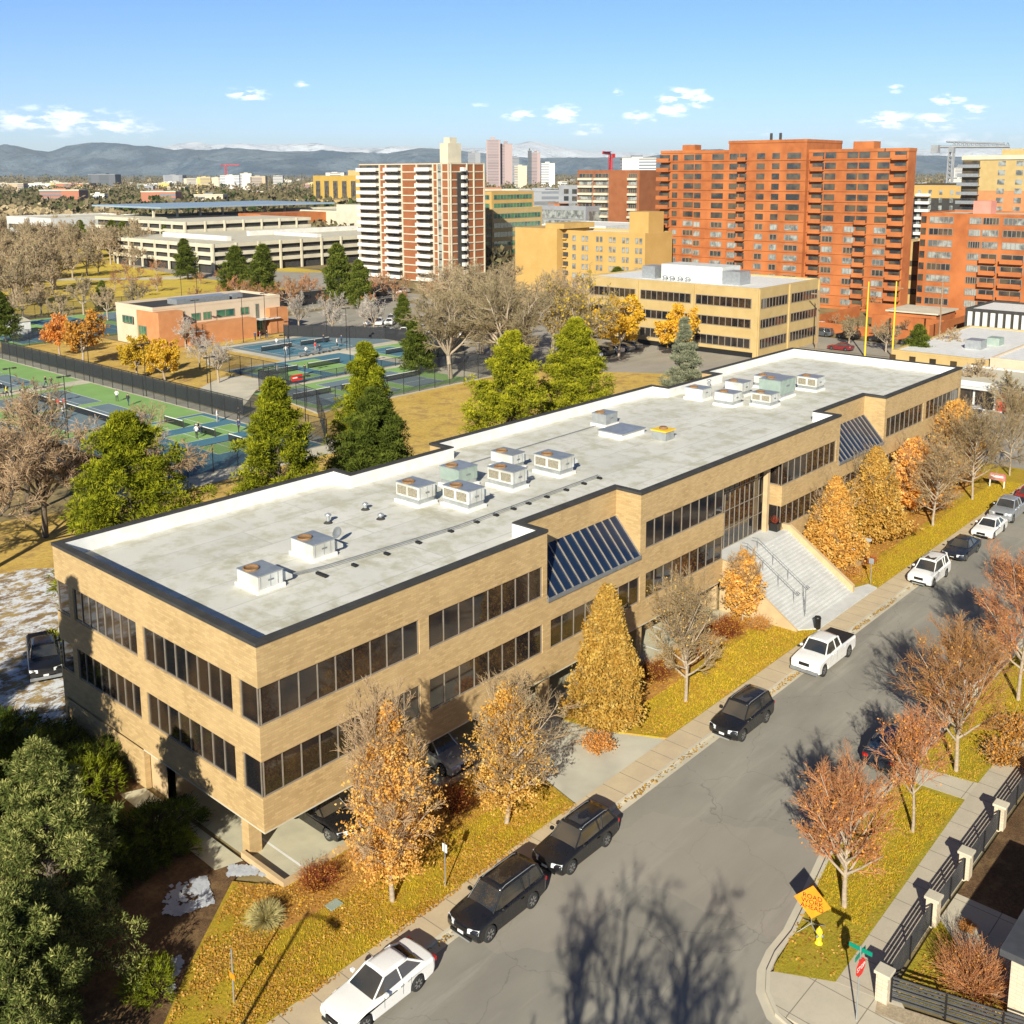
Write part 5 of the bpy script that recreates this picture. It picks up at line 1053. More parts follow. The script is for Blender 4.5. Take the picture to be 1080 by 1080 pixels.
# stone pillars and slatted fence round the corner garden
PIL = [(11.9, -24.45), (17.55, -24.3), (21.65, -24.3), (26.6, -24.3), (31.8, -24.3), (37, -24.3)]
PN = ['at the street corner', 'second from the corner', 'third from the corner', 'fourth from the corner in the shade', 'fifth from the corner in the shade', 'last in the row']
for (x, y), nm in zip(PIL, PN):
    t = thing('stone_pillar', 'pale stone fence pillar '+nm, 'pillar', (x, y, .1)); MB().box(x-.24, x+.24, y-.24, y+.24, 0, 1.32).build('shaft', MT['stone'], t); MB().box(x-.32, x+.32, y-.32, y+.32, 1.32, 1.45).build('cap', MT['concrete'], t, bevel=.02)
def slat_fence(a, b, label, h=1.15):
    t = thing('slat_fence', label, 'fence', (a[0], a[1], .1)); d = Vector((b[0]-a[0], b[1]-a[1])); l = d.length; d.normalize(); nrm_ = Vector((-d.y, d.x))
    pm_ = MB(); k = 0; z = .2
    while z < h:
        q = [(a[0]+nrm_.x*s_, a[1]+nrm_.y*s_) for s_ in (-.015, .015)]+[(b[0]+nrm_.x*s_, b[1]+nrm_.y*s_) for s_ in (.015, -.015)]; pm_.prism(q, z, z+.085); z += .155
    pm_.build('slat_panel', MT['slat'], t)
    n = max(2, int(l/1.8))
    for i in range(n+1):
        x, y = a[0]+d.x*l*i/n+nrm_.x*-.04, a[1]+d.y*l*i/n+nrm_.y*-.04; MB().box(x-.03, x+.03, y-.03, y+.03, .1, h+.05).build('post', MT['black'], t)
    return t
for i in range(5):
    slat_fence((PIL[i][0]+.26, PIL[i][1]), (PIL[i+1][0]-.26, PIL[i+1][1]), 'charcoal slat fence along the sidewalk '+['between corner pillar and second pillar', 'between second and third pillar', 'between third and fourth pillar', 'between fourth and fifth pillar', 'between fifth and last pillar'][i])
slat_fence((12.0, -24.72), (13.6, -30.5), 'charcoal slat fence running away from the corner pillar along the side street')
struct('gravel_strip', MB().sheet([(11.0, -24.5), (11.7, -24.3), (13.6, -31), (12.4, -31)], .122), pm('gravel', (.30, .24, .16), (.45, .36, .24), 12., .95))
struct('garden_lawn', MB().prism([(12.3, -24.6), (18.0, -24.45), (15.0, -27.6), (14.0, -31), (13.9, -31)], -.1, .11), G_VERGE)
struct('garden_walk', MB().prism([(18.0, -24.45), (20.2, -24.45), (20.2, -28.6), (15.0, -28.6), (15.0, -27.6)], -.1, .112), M_PLAZA)
struct('garden_soil', MB().prism([(20.2, -24.45), (60, -24.45), (60, -40), (14.0, -40), (14.0, -31), (15., -28.6), (20.2, -28.6)], -.1, .108), G_GARDEN)
gs = shrub('bare_shrub', 33, 1.5, 1.9, 240, 'twigrust', 500, .04, 'orange', 6); place(gs, (14.6, -27.0, .1), 'pinkish bare shrub in the corner garden behind the slat fence', cat='shrub')
place(copy_thing(osh, (0, 0, 0)), (18.1, -25.6, .1), 'small yellow shrub in the corner garden walk', .3, .4, cat='shrub')
place(copy_thing(osh, (0, 0, 0)), (33.0, -22.6, .1), 'orange hedge shrub beside the shaded side sidewalk', .8, 1.3, cat='shrub')
place(copy_thing(osh, (0, 0, 0)), (36.2, -22.4, .1), 'orange shrub beside the tallest rusty tree', 2.8, 1.4, cat='shrub')
def townhouse(x0, x1, y0, y1, h, label):
    t = thing('townhouse', label, 'house', (x0, y1, 0)); m = MB(); m.box(x0, x1, y0, y1, 0, h); m.build('wall', MT['stone'], t)
    MB().box(x0-.35, x1+.35, y0-.35, y1+.35, h, h+.28).build('roof', MT['slat'], t); MB().box(x0+.4, x1-.4, y0+.4, y1-.4, h+.28, h+.34).build('roof_deck', MT['white'], t)
    k = 0
    for x in np.arange(x0+1.2, x1-1.6, 3.2):
        for z in np.arange(.9, h-1.6, 3.):
            g_ = MB().box(x, x+1.3, y1+.003, y1+.04, z, z+1.7).build('window', MT['farglass'], t); MB().box(x-.08, x+1.38, y1+.002, y1+.06, z-.1, z-.001).build('sill', MT['concrete'], g_)
    return t
tw = townhouse(14.0, 20.2, -38, -28.45, 3.0, 'low stone garage wing with flat white roof at the bottom right corner')
lt = MB().box(14.6, 14.75, -28.44, -28.3, 2.2, 2.45).build('wall_lamp', MT['black'], tw)
townhouse(21.5, 33, -40, -30.4, 6.2, 'stone townhouse just outside the lower right picture edge')
townhouse(35, 52, -42, -31.5, 7.0, 'second stone townhouse outside the right picture edge')
townhouse(54, 74, -42, -30.0, 10.5, 'taller townhouse casting shade over the far street')
# big leafless tree near the camera, outside the frame, whose shadow crosses the street
ot = spreading('street_tree', 81, 20, 12, 12, 9, 8, 7, 0, 'twig', 'barkdark', .42, .019)
place(ot, (-16.2, -31.0, 0), 'large leafless tree outside the bottom edge that shades the street')
place(copy_thing(ot, (0, 0, 0)), (-19.5, -35.5, 0), 'second leafless tree outside the bottom edge', 1.7, .9)
# ------------------------------------------------------------ courts
CB = pm('court_blue', (.055, .16, .22), (.07, .19, .26), .3, .8); CG = pm('court_green', (.20, .36, .10), (.25, .42, .13), .3, .8)
CT = pm('court_slate', (.13, .19, .22), (.16, .22, .25), .3, .8); CR = pm('court_red', (.42, .085, .04), (.36, .08, .05), .3, .8)
def sheet_rect(name, x0, x1, y0, y1, z, m): return struct(name, MB().sheet([(x0, y0), (x1, y0), (x1, y1), (x0, y1)], z), m)
sheet_rect('court_paving', 24, 54.5, 58, 160, 0.0, MT['concrete'])
sheet_rect('court_surface', 31.5, 52, 88.5, 120.5, .006, CG); sheet_rect('court_surface', 28, 52, 62, 88.2, .006, CB); sheet_rect('court_surface', 31.5, 52, 124, 156, .006, CG)
sheet_rect('court_surface', 24, 31.2, 62, 156, .006, CT)
def court(x0, x1, y0, y1, m, net='y', z=.012):
    sheet_rect('playing_court', x0, x1, y0, y1, z, m); ln = MB(); t = .10; zz = z+.005
    for (a, b, c, d) in ((x0, x1, y0, y0+t), (x0, x1, y1-t, y1), (x0, x0+t, y0, y1), (x1-t, x1, y0, y1)): ln.sheet([(a, c), (b, c), (b, d), (a, d)], zz)
    if net == 'y':
        xm = (x0+x1)/2; 
        for q in (y0+(y1-y0)*.27, y0+(y1-y0)*.73): ln.sheet([(x0, q), (x1, q), (x1, q+t), (x0, q+t)], zz+.001)
    else:
        for q in (x0+(x1-x0)*.27, x0+(x1-x0)*.73): ln.sheet([(q, y0), (q+t, y0), (q+t, y1), (q, y1)], zz+.001)
    struct('court_lines', ln, MT['white'])
NET = bpy.data.materials.new('net_mesh'); NET.use_nodes = True; _n = NET.node_tree; _b = _n.nodes['Principled BSDF']; _b.inputs['Base Color'].default_value = (.02, .02, .02, 1); _b.inputs['Alpha'].default_value = .55
FAB = bpy.data.materials.new('black_windscreen'); FAB.use_nodes = True; _b = FAB.node_tree.nodes['Principled BSDF']; _b.inputs['Base Color'].default_value = (.022, .024, .028, 1); _b.inputs['Alpha'].default_value = .86; _b.inputs['Roughness'].default_value = .8
CHN = bpy.data.materials.new('chain_link'); CHN.use_nodes = True; _b = CHN.node_tree.nodes['Principled BSDF']; _b.inputs['Base Color'].default_value = (.05, .055, .06, 1); _b.inputs['Alpha'].default_value = .22
nets = []
def net(x0, y0, x1, y1):
    t = thing('tennis_net', 'black net with white band strung across a court', 'net', (x0, y0, 0), 0, 'nets on the courts'); d = Vector((x1-x0, y1-y0)).normalized(); n = Vector((-d.y, d.x))*.012
    MB().prism([(x0+n.x, y0+n.y), (x1+n.x, y1+n.y), (x1-n.x, y1-n.y), (x0-n.x, y0-n.y)], .05, .88).build('mesh', NET, t)
    MB().prism([(x0+n.x*2, y0+n.y*2), (x1+n.x*2, y1+n.y*2), (x1-n.x*2, y1-n.y*2), (x0-n.x*2, y0-n.y*2)], .88, .97).build('band', MT['white'], t)
    for (x, y) in ((x0, y0), (x1, y1)): MB().tube([(x, y, 0), (x, y, 1.05)], .06, 6).build('post', MT['dark'], t)
for (y0, y1) in ((91.2, 104.0), (106.0, 118.5), (126, 138), (140, 152)): court(34.5, 46.5, y0, y1, CT, 'x'); net(40.5, y0-.5, 40.5, y1+.5)
for (x0, x1, y0, y1) in ((41, 51, 82.6, 87.2), (41, 51, 75.2, 79.8), (41, 51, 67.6, 72.2)): court(x0, x1, y0, y1, CG if True else CB, 'x'); net(45.5, y0, 45.5, y1)
struct('court_paving', MB().sheet([(62, 76), (112, 76), (112, 136), (84, 136), (84, 114), (72, 114), (72, 95.6), (66, 95.6)], -.006), MT['concrete'])
for (x0, x1, y0, y1, m1, m2) in ((72, 96, 96, 113, CB, CG), (64, 94, 77.5, 94, CG, CT), (86, 112, 116, 134, CT, CB), (99, 111, 97, 113, CG, CB)):
    struct('court_surface', MB().sheet([(x0, y0), (x1, y0), (x1, y1), (x0, y1)], .0), m1)
    k = 0
    xx = x0+1.5
    while xx+7 < x1: court(xx, xx+6.5, y0+1.6, y1-1.6, m2, 'y', .004); net(xx-.2, (y0+y1)/2, xx+6.7, (y0+y1)/2); xx += 9.
sheet_rect('court_surface', 60, 104, 166, 202, -.006, CG)
for (x0, x1, y0, y1) in ((62, 73, 168, 182), (76, 87, 168, 182), (62, 73, 186, 200), (76, 87, 186, 200)): court(x0, x1, y0, y1, CB, 'x', -.001)
sheet_rect('court_surface', 90, 101, 184, 200, -.004, CT); sheet_rect('court_surface', 120, 150, 182, 214, -.004, CR); 
fence_later = [((59, 165), (104.5, 165), 3.2, 'chain link fence in front of the far left courts'), ((59, 203), (104.5, 203), 3.2, 'chain link fence behind the far left courts')]
def fence(pts, h, label, fab=None, step=3.):
    t = thing('court_fence', label, 'fence', (pts[0][0], pts[0][1], 0)); m = MB(); f = MB(); ps = []
    for (a, b) in zip(pts[:-1], pts[1:]):
        d = Vector((b[0]-a[0], b[1]-a[1])); l = d.length; d.normalize(); n = Vector((-d.y, d.x))*.01; k = max(1, int(l/step))
        m.prism([(a[0]+n.x, a[1]+n.y), (b[0]+n.x, b[1]+n.y), (b[0]-n.x, b[1]-n.y), (a[0]-n.x, a[1]-n.y)], fab or .05, h)
        if fab: f.prism([(a[0]+n.x*3, a[1]+n.y*3), (b[0]+n.x*3, b[1]+n.y*3), (b[0]-n.x*3, b[1]-n.y*3), (a[0]-n.x*3, a[1]-n.y*3)], .05, fab)
        for i in range(k+1): ps.append((a[0]+d.x*l*i/k, a[1]+d.y*l*i/k))
    if not fab or h > fab+.2: m.build('mesh', CHN, t)
    if fab: f.build('windscreen', FAB, t)
    ra = MB()
    for (a, b) in zip(pts[:-1], pts[1:]): ra.tube([(a[0], a[1], h), (b[0], b[1], h)], .035, 5)
    ra.build('top_rail', MT['black'], t)
    for (x, y) in ps: MB().tube([(x, y, 0), (x, y, h+.05)], .05, 5).build('post', MT['black'], t)
fence([(54.9, 83), (54.9, 160)], 2.3, 'long black windscreen fence between courts and dry grass', 2.1)
fence([(52.3, 62), (52.3, 160)], 3.2, 'tall chain link fence along the right edge of the left courts')
fence([(27, 61.5), (52.3, 61.5)], 3.2, 'chain link fence at the near end of the blue courts')
fence([(52.3, 61.5), (62.5, 76.5), (98, 76.5), (98, 95)], 3.2, 'chain link fence round the near side of the middle courts')
fence([(62.5, 76.5), (66, 95.2), (71.4, 95.2), (71.4, 114.5)], 3.2, 'chain link fence on the left of the middle courts')
fence([(71.4, 95.2), (97, 95.2)], 1.4, 'low chain link fence between two rows of middle courts')
fence([(101.5, 137.5), (112.5, 119), (112.5, 97), (98, 95)], 2.4, 'black windscreen fence beside the tower parking lot', 2.3)
fence([(108, 176), (168, 176)], 3.6, 'black windscreen fence behind the clubhouse', 3.4)
for q in fence_later: fence([q[0], q[1]], q[2], q[3])
fence([(23.8, 61.5), (23.8, 158)], 3.2, 'chain link fence on the far left of the left courts')
# flood-light masts and lamp posts
def mast(x, y, h, heads=2):
    t = thing('light_mast', 'tall thin court light mast', 'light pole', (x, y, 0), 0, 'light masts around the courts'); MB().tube([(x, y, 0), (x, y, h)], .07, 6, .05).build('pole', MT['black'], t)
    ar = MB().tube([(x-.7, y, h-.1), (x+.7, y, h-.1)], .05, 5); ar.build('arm', MT['dark'], t)
    for s in (-1, 1): MB().box(x+s*.6-.25, x+s*.6+.25, y-.2, y+.2, h-.22, h-.05).build('lamp_head', MT['dark'], t)
for (x, y, h) in ((52.6, 66, 8), (52.6, 87, 8), (52.6, 104.5, 8), (52.6, 122, 8), (33, 88.5, 8), (33.3, 104.9, 7), (33.3, 122, 7), (71.6, 96, 8), (84, 95.3, 8), (97, 95.3, 8), (64.2, 106.5, 6), (83, 139.8, 9), (98.5, 139.5, 9), (91.5, 137, 9), (85.6, 114, 7), (99, 114.5, 8), (112, 137, 8), (126, 150, 9), (60, 84, 6), (102, 176.4, 10), (76, 205, 10), (118, 196, 10), (150, 222, 9)): mast(x, y, h)
# benches on the cross walk
for i, (x, y) in enumerate(((36, 122.2), (38.5, 122.3), (41, 122.3), (44.5, 122.2), (33.5, 120.9), (35, 89.6), (36.5, 89.5), (84, 95.8), (92, 114.8), (94.5, 115), (97, 115.3), (89, 114.6))):
    t = thing('court_bench', 'small bench with bags on the court side walk', 'bench', (x, y, 0), 0, 'benches beside the courts'); MB().box(x-.9, x+.9, y-.2, y+.2, .42, .48).build('seat', MT['metal'], t)
    for s in (-.7, .7): MB().box(x+s-.04, x+s+.04, y-.18, y+.18, 0, .42).build('leg', MT['dark'], t)
    MB().box(x-.9, x+.9, y+.2, y+.24, .6, .85).build('backrest', MT['metal'], t)
rb = thing('red_cabinet', 'small bright red banner on the low middle fence', 'banner', (73.2, 94.9, 0)); MB().box(71.9, 74.0, 94.95, 95.05, .55, 1.5).build('panel', MT['red'], rb); MB().box(72.1, 73.8, 94.93, 94.948, .95, 1.15).build('white_band', MT['white'], rb)
# people: one continuous skinned body, three colour zones
def person_mesh(seed, top, legs):
    rnd_ = random.Random(seed); sw = rnd_.uniform(.1, .3)
    J = {'pel': (0, 0, .95), 'ch': (0, .02, 1.22), 'nk': (0, .02, 1.47), 'hd': (0, .0, 1.60), 'ht': (0, .0, 1.74)}
    E_ = [('pel', 'ch'), ('ch', 'nk'), ('nk', 'hd'), ('hd', 'ht')]; Rd = {'pel': .15, 'ch': .17, 'nk': .065, 'hd': .10, 'ht': .085}
    for s, n_ in ((-1, 'l'), (1, 'r')):
        f = sw*s
        J.update({n_+'h': (s*.10, 0, .88), n_+'k': (s*.13, -f*.5-.04, .50), n_+'a': (s*.15, -f*.7, .09), n_+'t': (s*.16, -f*.7-.17, .04),
                  n_+'s': (s*.20, .02, 1.40), n_+'e': (s*.30, .05-f*.3, 1.14), n_+'w': (s*.30, -.18-f*.4, 1.02), n_+'f': (s*.29, -.27-f*.4, 1.01)})
        Rd.update({n_+'h': .10, n_+'k': .065, n_+'a': .045, n_+'t': .035, n_+'s': .065, n_+'e': .045, n_+'w': .032, n_+'f': .035})
        E_ += [('pel', n_+'h'), (n_+'h', n_+'k'), (n_+'k', n_+'a'), (n_+'a', n_+'t'), ('nk', n_+'s'), (n_+'s', n_+'e'), (n_+'e', n_+'w'), (n_+'w', n_+'f')]
    ks = list(J); me = bpy.data.meshes.new('tmp'); me.from_pydata([J[k] for k in ks], [(ks.index(a), ks.index(b)) for a, b in E_], [])
    o = bpy.data.objects.new('tmp', me); COL.objects.link(o); sk = o.modifiers.new('skin', 'SKIN'); o.modifiers.new('sub', 'SUBSURF').levels = 1
    for i, k in enumerate(ks): v = me.skin_vertices[0].data[i]; v.radius = (Rd[k], Rd[k]*.8); v.use_root = (k == 'pel')
    bpy.context.view_layer.update(); m2 = bpy.data.meshes.new_from_object(o.evaluated_get(bpy.context.evaluated_depsgraph_get())); bpy.data.objects.remove(o)
    m2.materials.clear()
    for mm in (SKIN, top, legs, HAIR): m2.materials.append(mm)
    for p_ in m2.polygons:
        z = p_.center.z; p_.use_smooth = True; p_.material_index = 3 if z > 1.68 or (z > 1.58 and p_.center.y > .03) else 0 if z > 1.47 or (abs(p_.center.x) > .25 and z < 1.12) else 1 if z > .95 else 2
    return m2
SKIN = pm('skin', (.50, .30, .20), None); HAIR = pm('dark_hair', (.05, .03, .02), None)
cl_ = {k: pm(k+'_cloth', v, None, rough=.9) for k, v in {'white': (.75, .75, .75), 'black': (.03, .03, .035), 'red': (.5, .04, .03), 'navy': (.03, .05, .12), 'yellow': (.8, .65, .03), 'grey': (.3, .3, .32)}.items()}
pms = [person_mesh(1, cl_['white'], cl_['black']), person_mesh(2, cl_['black'], cl_['navy']), person_mesh(3, cl_['red'], cl_['grey']), person_mesh(4, cl_['white'], cl_['grey']), person_mesh(5, cl_['navy'], cl_['black'])]
pmy = person_mesh(6, cl_['yellow'], cl_['black'])
def person(m, x, y, a, label, group=None):
    o = bpy.data.objects.new('person', m); COL.objects.link(o); o.location = (x, y, .012); o.rotation_euler = (0, 0, a); o.scale = (1.04,)*3; tag(o, label, 'person', group)
person(pmy, 38.6, 119.6, 1., 'person in yellow top standing on the far slate court')
person(pms[0], 47.8, 104.2, 2.5, 'person in white top and dark trousers at the court end nearest the black fence')
person(pms[1], 47.5, 100.4, 2., 'person in dark clothes next to the one in white near the fence')
for (m, x, y, a) in ((0, 37.6, 99.5, .6), (1, 37.0, 101.2, 1.), (2, 39.6, 105.2, 2.), (1, 46.0, 121.2, 3.), (2, 40.3, 104.8, 1.4), (3, 38.2, 91.6, 4.), (0, 43.5, 76.2, 2.), (1, 44.8, 77.8, 1.), (4, 48.9, 75.1, 5.), (1, 39.8, 112.2, 2), (3, 50.2, 82, 1), (4, 52.8, 81, 1), (1, 45.9, 122.8, 1), (0, 33.8, 98, 2)):
    person(pms[m], x, y, a, 'player standing or walking on the left courts', 'players on the left courts')
for (m, x, y, a) in ((0, 75, 103, 1), (1, 78.4, 100.2, 2), (3, 88, 118.5, 3), (1, 90.3, 121, 1), (2, 94, 117.6, 2), (4, 96.2, 120.5, 1), (0, 99.8, 118.4, 1), (1, 101, 124, 2), (3, 92.5, 127.5, 2), (1, 97, 130, 3), (4, 103, 121, 2), (2, 95.8, 137.6, 1), (1, 97.2, 137.3, 1), (4, 94.4, 137.2, 2), (0, 90, 115.1, 3), (1, 93, 115, 2)):
    person(pms[m], x, y, a, 'player or spectator at the middle courts', 'people at the middle courts')

# ------------------------------------------------------------ city buildings
def bld(name, label, x0, x1, y0, y1, h, wall, loc=None, cat='building', roof='white', par=.6, group=None, z0=0.):
    t = thing(name, label, cat, (x0, y0, z0), 0, group); MB().box(x0, x1, y0, y1, z0, h).build('wall', MT[wall] if isinstance(wall, str) else wall, t)
    if par: ring(MB(), [(x0-.02, y0-.02), (x1+.02, y0-.02), (x1+.02, y1+.02), (x0-.02, y1+.02)], [(x0+.35, y0+.35), (x1-.35, y0+.35), (x1-.35, y1-.35), (x0+.35, y1-.35)], h, h+par).build('parapet', MT[wall] if isinstance(wall, str) else wall, t)
    MB().sheet([(x0+.3, y0+.3), (x1-.3, y0+.3), (x1-.3, y1-.3), (x0+.3, y1-.3)], h+.05).build('roof', MT[roof], t); return t
wcount = {}
def win(t, ax, a0, a1, z0, z1, plane, gm='farglass', name='window', out=.05, fr=None, panes=1):
    """one window of a facade, its frame a sub-part; past a hundred on one building the rest go into one part"""
    k = t.name; wcount[k] = wcount.get(k, 0)+1
    if wcount[k] > 99: REST.setdefault(k, (t, MB(), gm))[1].box(a0, a1, plane-out, plane, z0, z1) if ax == 'x' else REST.setdefault(k, (t, MB(), gm))[1].box(plane-out, plane, a0, a1, z0, z1); return
    o = (MB().box(a0, a1, plane-out, plane, z0, z1) if ax == 'x' else MB().box(plane-out, plane, a0, a1, z0, z1)).build(name, MT[gm], t)
    if panes > 1 or fr:
        f = MB(); w2 = .07 if not fr or fr is True else fr
        for i in range(panes+1):
            a = a0+(a1-a0)*i/panes; a = min(max(a, a0+w2), a1-w2)
            f.box(a-w2, a+w2, plane-out-.04, plane-out+.002, z0, z1) if ax == 'x' else f.box(plane-out-.04, plane-out+.002, a-w2, a+w2, z0, z1)
        if ax == 'x': f.box(a0, a1, plane-out-.035, plane-out+.001, z0, z0+.1); f.box(a0, a1, plane-out-.035, plane-out+.001, z1-.1, z1)
        else: f.box(plane-out-.035, plane-out+.001, a0, a1, z0, z0+.1); f.box(plane-out-.035, plane-out+.001, a0, a1, z1-.1, z1)
        f.build('frame', MT['mull'], o)
REST = {}
def flush_rest():
    for k, (t, m, gm) in REST.items():
        if m.v: o = m.build('window', MT[gm], t); o['kind'] = 'stuff'
# tan four storey office
t = bld('tan_office', 'ochre four storey office with brown ribbon windows and white roof box', 140.8, 164.5, 52, 90.3, 12.1, 'yellowstone', roof='white', par=.35)
for z0, z1 in ((8.75, 10.55), (5.2, 6.85), (1.55, 3.35)):
    for a, b in ((53.4, 64.9), (65.9, 77.2), (78.4, 89.6)): win(t, 'y', a, b, z0, z1, 140.8, 'glass', panes=9, out=.03)
    for a, b in ((141.2, 151.6), (152.9, 163.6)): win(t, 'x', a, b, z0, z1, 52., 'glass', panes=9, out=.03)
fl = MB()
for y in (52.2, 65.4, 77.8, 89.9): fl.box(140.55, 140.82, y-.25, y+.25, 0, 12.3)
for x in (141, 152.25, 164.2): fl.box(x-.25, x+.25, 51.75, 52.02, 0, 12.3)
fl.build('pier', MT['yellowstone'], t)
MB().box(140.7, 164.4, 52.9, 89.5, 0, .9).build('ground_floor_shade', MT['black'], t)  # solid black block painted as the shade inside the ground floor
MB().box(146, 152.5, 62.5, 76, 12.1, 15.2).build('penthouse', MT['whiteconc'], t); MB().box(145.6, 149.5, 58.6, 62.3, 12.1, 14.6).build('rooftop_unit', MT['metal'], t); MB().box(146, 149.6, 77.5, 80.5, 12.1, 14.6).build('rooftop_unit', MT['metal'], t)
for y in (69.5, 71.2, 73, 74.6): MB().lathe((145.2, y, 12.15), [(.4, 0), (.4, .5), (.6, .6), (.3, .9), (.05, .95)], 10).build('roof_fan', MT['metal'], t)
# white balcony tower
t = bld('balcony_tower', 'tall brown brick apartment tower with stacked white balconies', 195.5, 210.5, 183.7, 224, 35.2, 'redbrick', par=.5, roof='cream')
fh = 35.2/15
for k in range(15):
    z = k*fh+.1
    for (a, b) in ((214.5, 223.9), (204.3, 211.0), (190.6, 196.9)):
        pb = MB(); pb.box(194.0, 195.5, a, b, z+.35, z+.55); pb.box(193.85, 194.0, a, b, z+.35, z+1.45); pb.box(194.0, 195.5, a, a+.12, z+.35, z+1.45); pb.box(194.0, 195.5, b-.12, b, z+.35, z+1.45); pb.build('balcony', MT['whitebalc'], t)
        MB().box(195.42, 195.52, a+.4, b-.3, z+.7, z+2.2).build('balcony_opening', MT['farglass'], t)
    pb = MB().box(200.1, 201.2, 182.2, 183.7, z+.35, z+1.45); pb.build('balcony', MT['whitebalc'], t)
bd = MB()
for k in range(16):
    z = k*fh; bd.box(195.3, 195.52, 183.72, 224, z+.1, z+.42); bd.box(195.6, 210.5, 183.5, 183.72, z+.1, z+.42)
bd.build('floor_band', MT['cream'], t)
cs = MB()
for y in (183.8, 186.6, 188.4, 190.3, 197.4, 204.0, 211.3, 214.2): cs.box(195.15, 195.5, y-.18, y+.18, 0, 35.6)
for x in (196, 202.8, 205.8, 210.3): cs.box(x-.2, x+.2, 183.35, 183.7, 0, 35.6)
cs.build('column', MT['cream'], t); MB().box(195.3, 195.5, 186.8, 188.2, 0, 35.2).build('stair_glass', MT['paleglass'], t)
MB().box(198.6, 202.0, 183.3, 184, 0, 33).build('recess_shade', MT['dark'], t)  # dark slab proud of the wall, standing for the shade of a recess
MB().box(198, 203.5, 186.5, 190, 35.2, 41.5).build('penthouse', MT['cream'], t); MB().box(199.2, 202.2, 187, 189.5, 41.5, 43.2).build('water_tank', MT['cream'], t)
# orange brick tower block, stepping along the avenue
t = thing('orange_tower', 'huge orange brick apartment block with window columns and corner balconies', 'building', (215, 56, 0))
BL = [(215, 219.5, 56, 61.5, 37.3), (215, 232, 61.5, 80.2, 37.3), (213.6, 233, 80.2, 101.4, 39.8), (215, 232, 101.4, 112.5, 37.6), (218, 234, 112.5, 124.8, 37.8)]
for (a, b, c_, d_, h) in BL:
    MB().box(a, b, c_+.003, d_, 0, h).build('wall', MT['orangebrick'], t); MB().sheet([(a+.3, c_+.3), (b-.3, c_+.3), (b-.3, d_-.3), (a+.3, d_-.3)], h+.02).build('roof', MT['cream'], t)
    lg = MB()
    for k in range(15): lg.box(a-.16, a+.05, c_+.01, d_-.01, .78+k*2.48, .98+k*2.48)
    lg.build('shadow_ledge', MT['orangebrick'], t)  # ledges added for the shadow line each one casts
    ring(MB(), [(a-.15, c_-.1), (b, c_-.1), (b, d_+.1), (a-.15, d_+.1)], [(a+.3, c_+.3), (b-.3, c_+.3), (b-.3, d_-.3), (a+.3, d_-.3)], h-.01, h+.7).build('parapet', MT['orangebrick'], t)
MB().box(219, 223, 66, 71, 37.3, 39.8).build('penthouse', MT['orangebrick'], t); MB().box(221, 224, 116, 120, 37.8, 40).build('penthouse', MT['orangebrick'], t)
for y in (88.5, 91): MB().tube([(216, y, 39.8), (216, y, 42.2)], .35, 8).build('flue', MT['dark'], t)
fh = 2.48
cols = [(60.3, 63.2, 'w', 215), (65.0, 67.6, 'w', 215), (67.9, 70.5, 'w', 215), (73.3, 76.0, 'w', 215), (76.3, 79.2, 'b', 215), (81.6, 85.2, 'w', 213.6), (87.2, 89.2, 'n', 213.6), (91.2, 93.4, 'n', 213.6), (96.2, 98.2, 'b', 213.6), (98.5, 101.1, 'w', 213.6), (103.6, 107.0, 'w', 215), (110.2, 112.2, 'n', 215), (114.0, 117.4, 'w', 218), (119.4, 121.0, 'n', 218)]
for k in range(15):
    z = .6+k*fh
    for i, (a, b, kd, pl2) in enumerate(cols):
        if kd == 'b' or (kd == 'w' and i in (4, 1, 9) and k < 9 and i != 9):
            MB().box(pl2-.04, pl2+.3, a, b, z+.4, z+2.0).build('balcony_opening', MT['farglass'], t) if k % 2 else win(t, 'y', a, b, z+.4, z+2.0, pl2, 'farglass')
            q = MB(); q.box(pl2-1.1, pl2-.02, a-.1, b+.1, z+.02, z+.2); q.box(pl2-1.1, pl2-.98, a-.1, b+.1, z+.2, z+1.05); q.build('balcony', MT['orangebrick'], t)
        else: win(t, 'y', a, b, z+.55, z+2.0, pl2, 'paleglass' if (k*7+i*5) % 3 else 'farglass', panes=3 if kd == 'w' else 2)
    for (px_, a, b) in ((214.0, 56.0, 59.4), (217, 121.5, 125.4)):
        q = MB(); q.box(px_-.4, px_+1.2, a, b, z+.02, z+.25); q.box(px_-.4, px_-.25, a, b, z+.25, z+1.1); q.build('corner_balcony', MT['orangebrick'], t)
        MB().box(px_+.88, px_+1.3, a+.4, b-.3, z+.5, z+2.).build('balcony_opening', MT['farglass'], t)
# right orange block
t = bld('orange_midrise', 'lower orange brick apartment block with grey window bands at the right edge', 228, 250, 14, 57.2, 22.6, 'orangebrick', roof='cream', par=.5)
MB().box(236, 240, 44, 48, 22.6, 25.8).build('penthouse', pm('pink_stucco', (.60, .25, .20), (.55, .22, .17), .5, .8), t)
for k in range(8):
    z = .8+k*2.75
    for i, (a, b) in enumerate(((49.6, 55.2), (43.3, 46.0), (39.4, 43.0), (33.6, 38.5), (26, 31), (18, 23.5))):
        if k < 5 and i in (2, 3): q = MB(); q.box(226.9, 227.98, a, b, z+.1, z+.3); q.box(226.9, 227.05, a, b, z+.3, z+1.15); q.build('balcony', MT['orangebrick'], t); win(t, 'y', a, b, z+.5, z+2.2, 228, 'farglass', panes=2)
        else: win(t, 'y', a, b, z+.6, z+2.2, 228, 'paleglass' if (k+i) % 3 else 'farglass', panes=5)
    win(t, 'y', 55.9, 57.1, z+.6, z+2.2, 228, 'farglass')
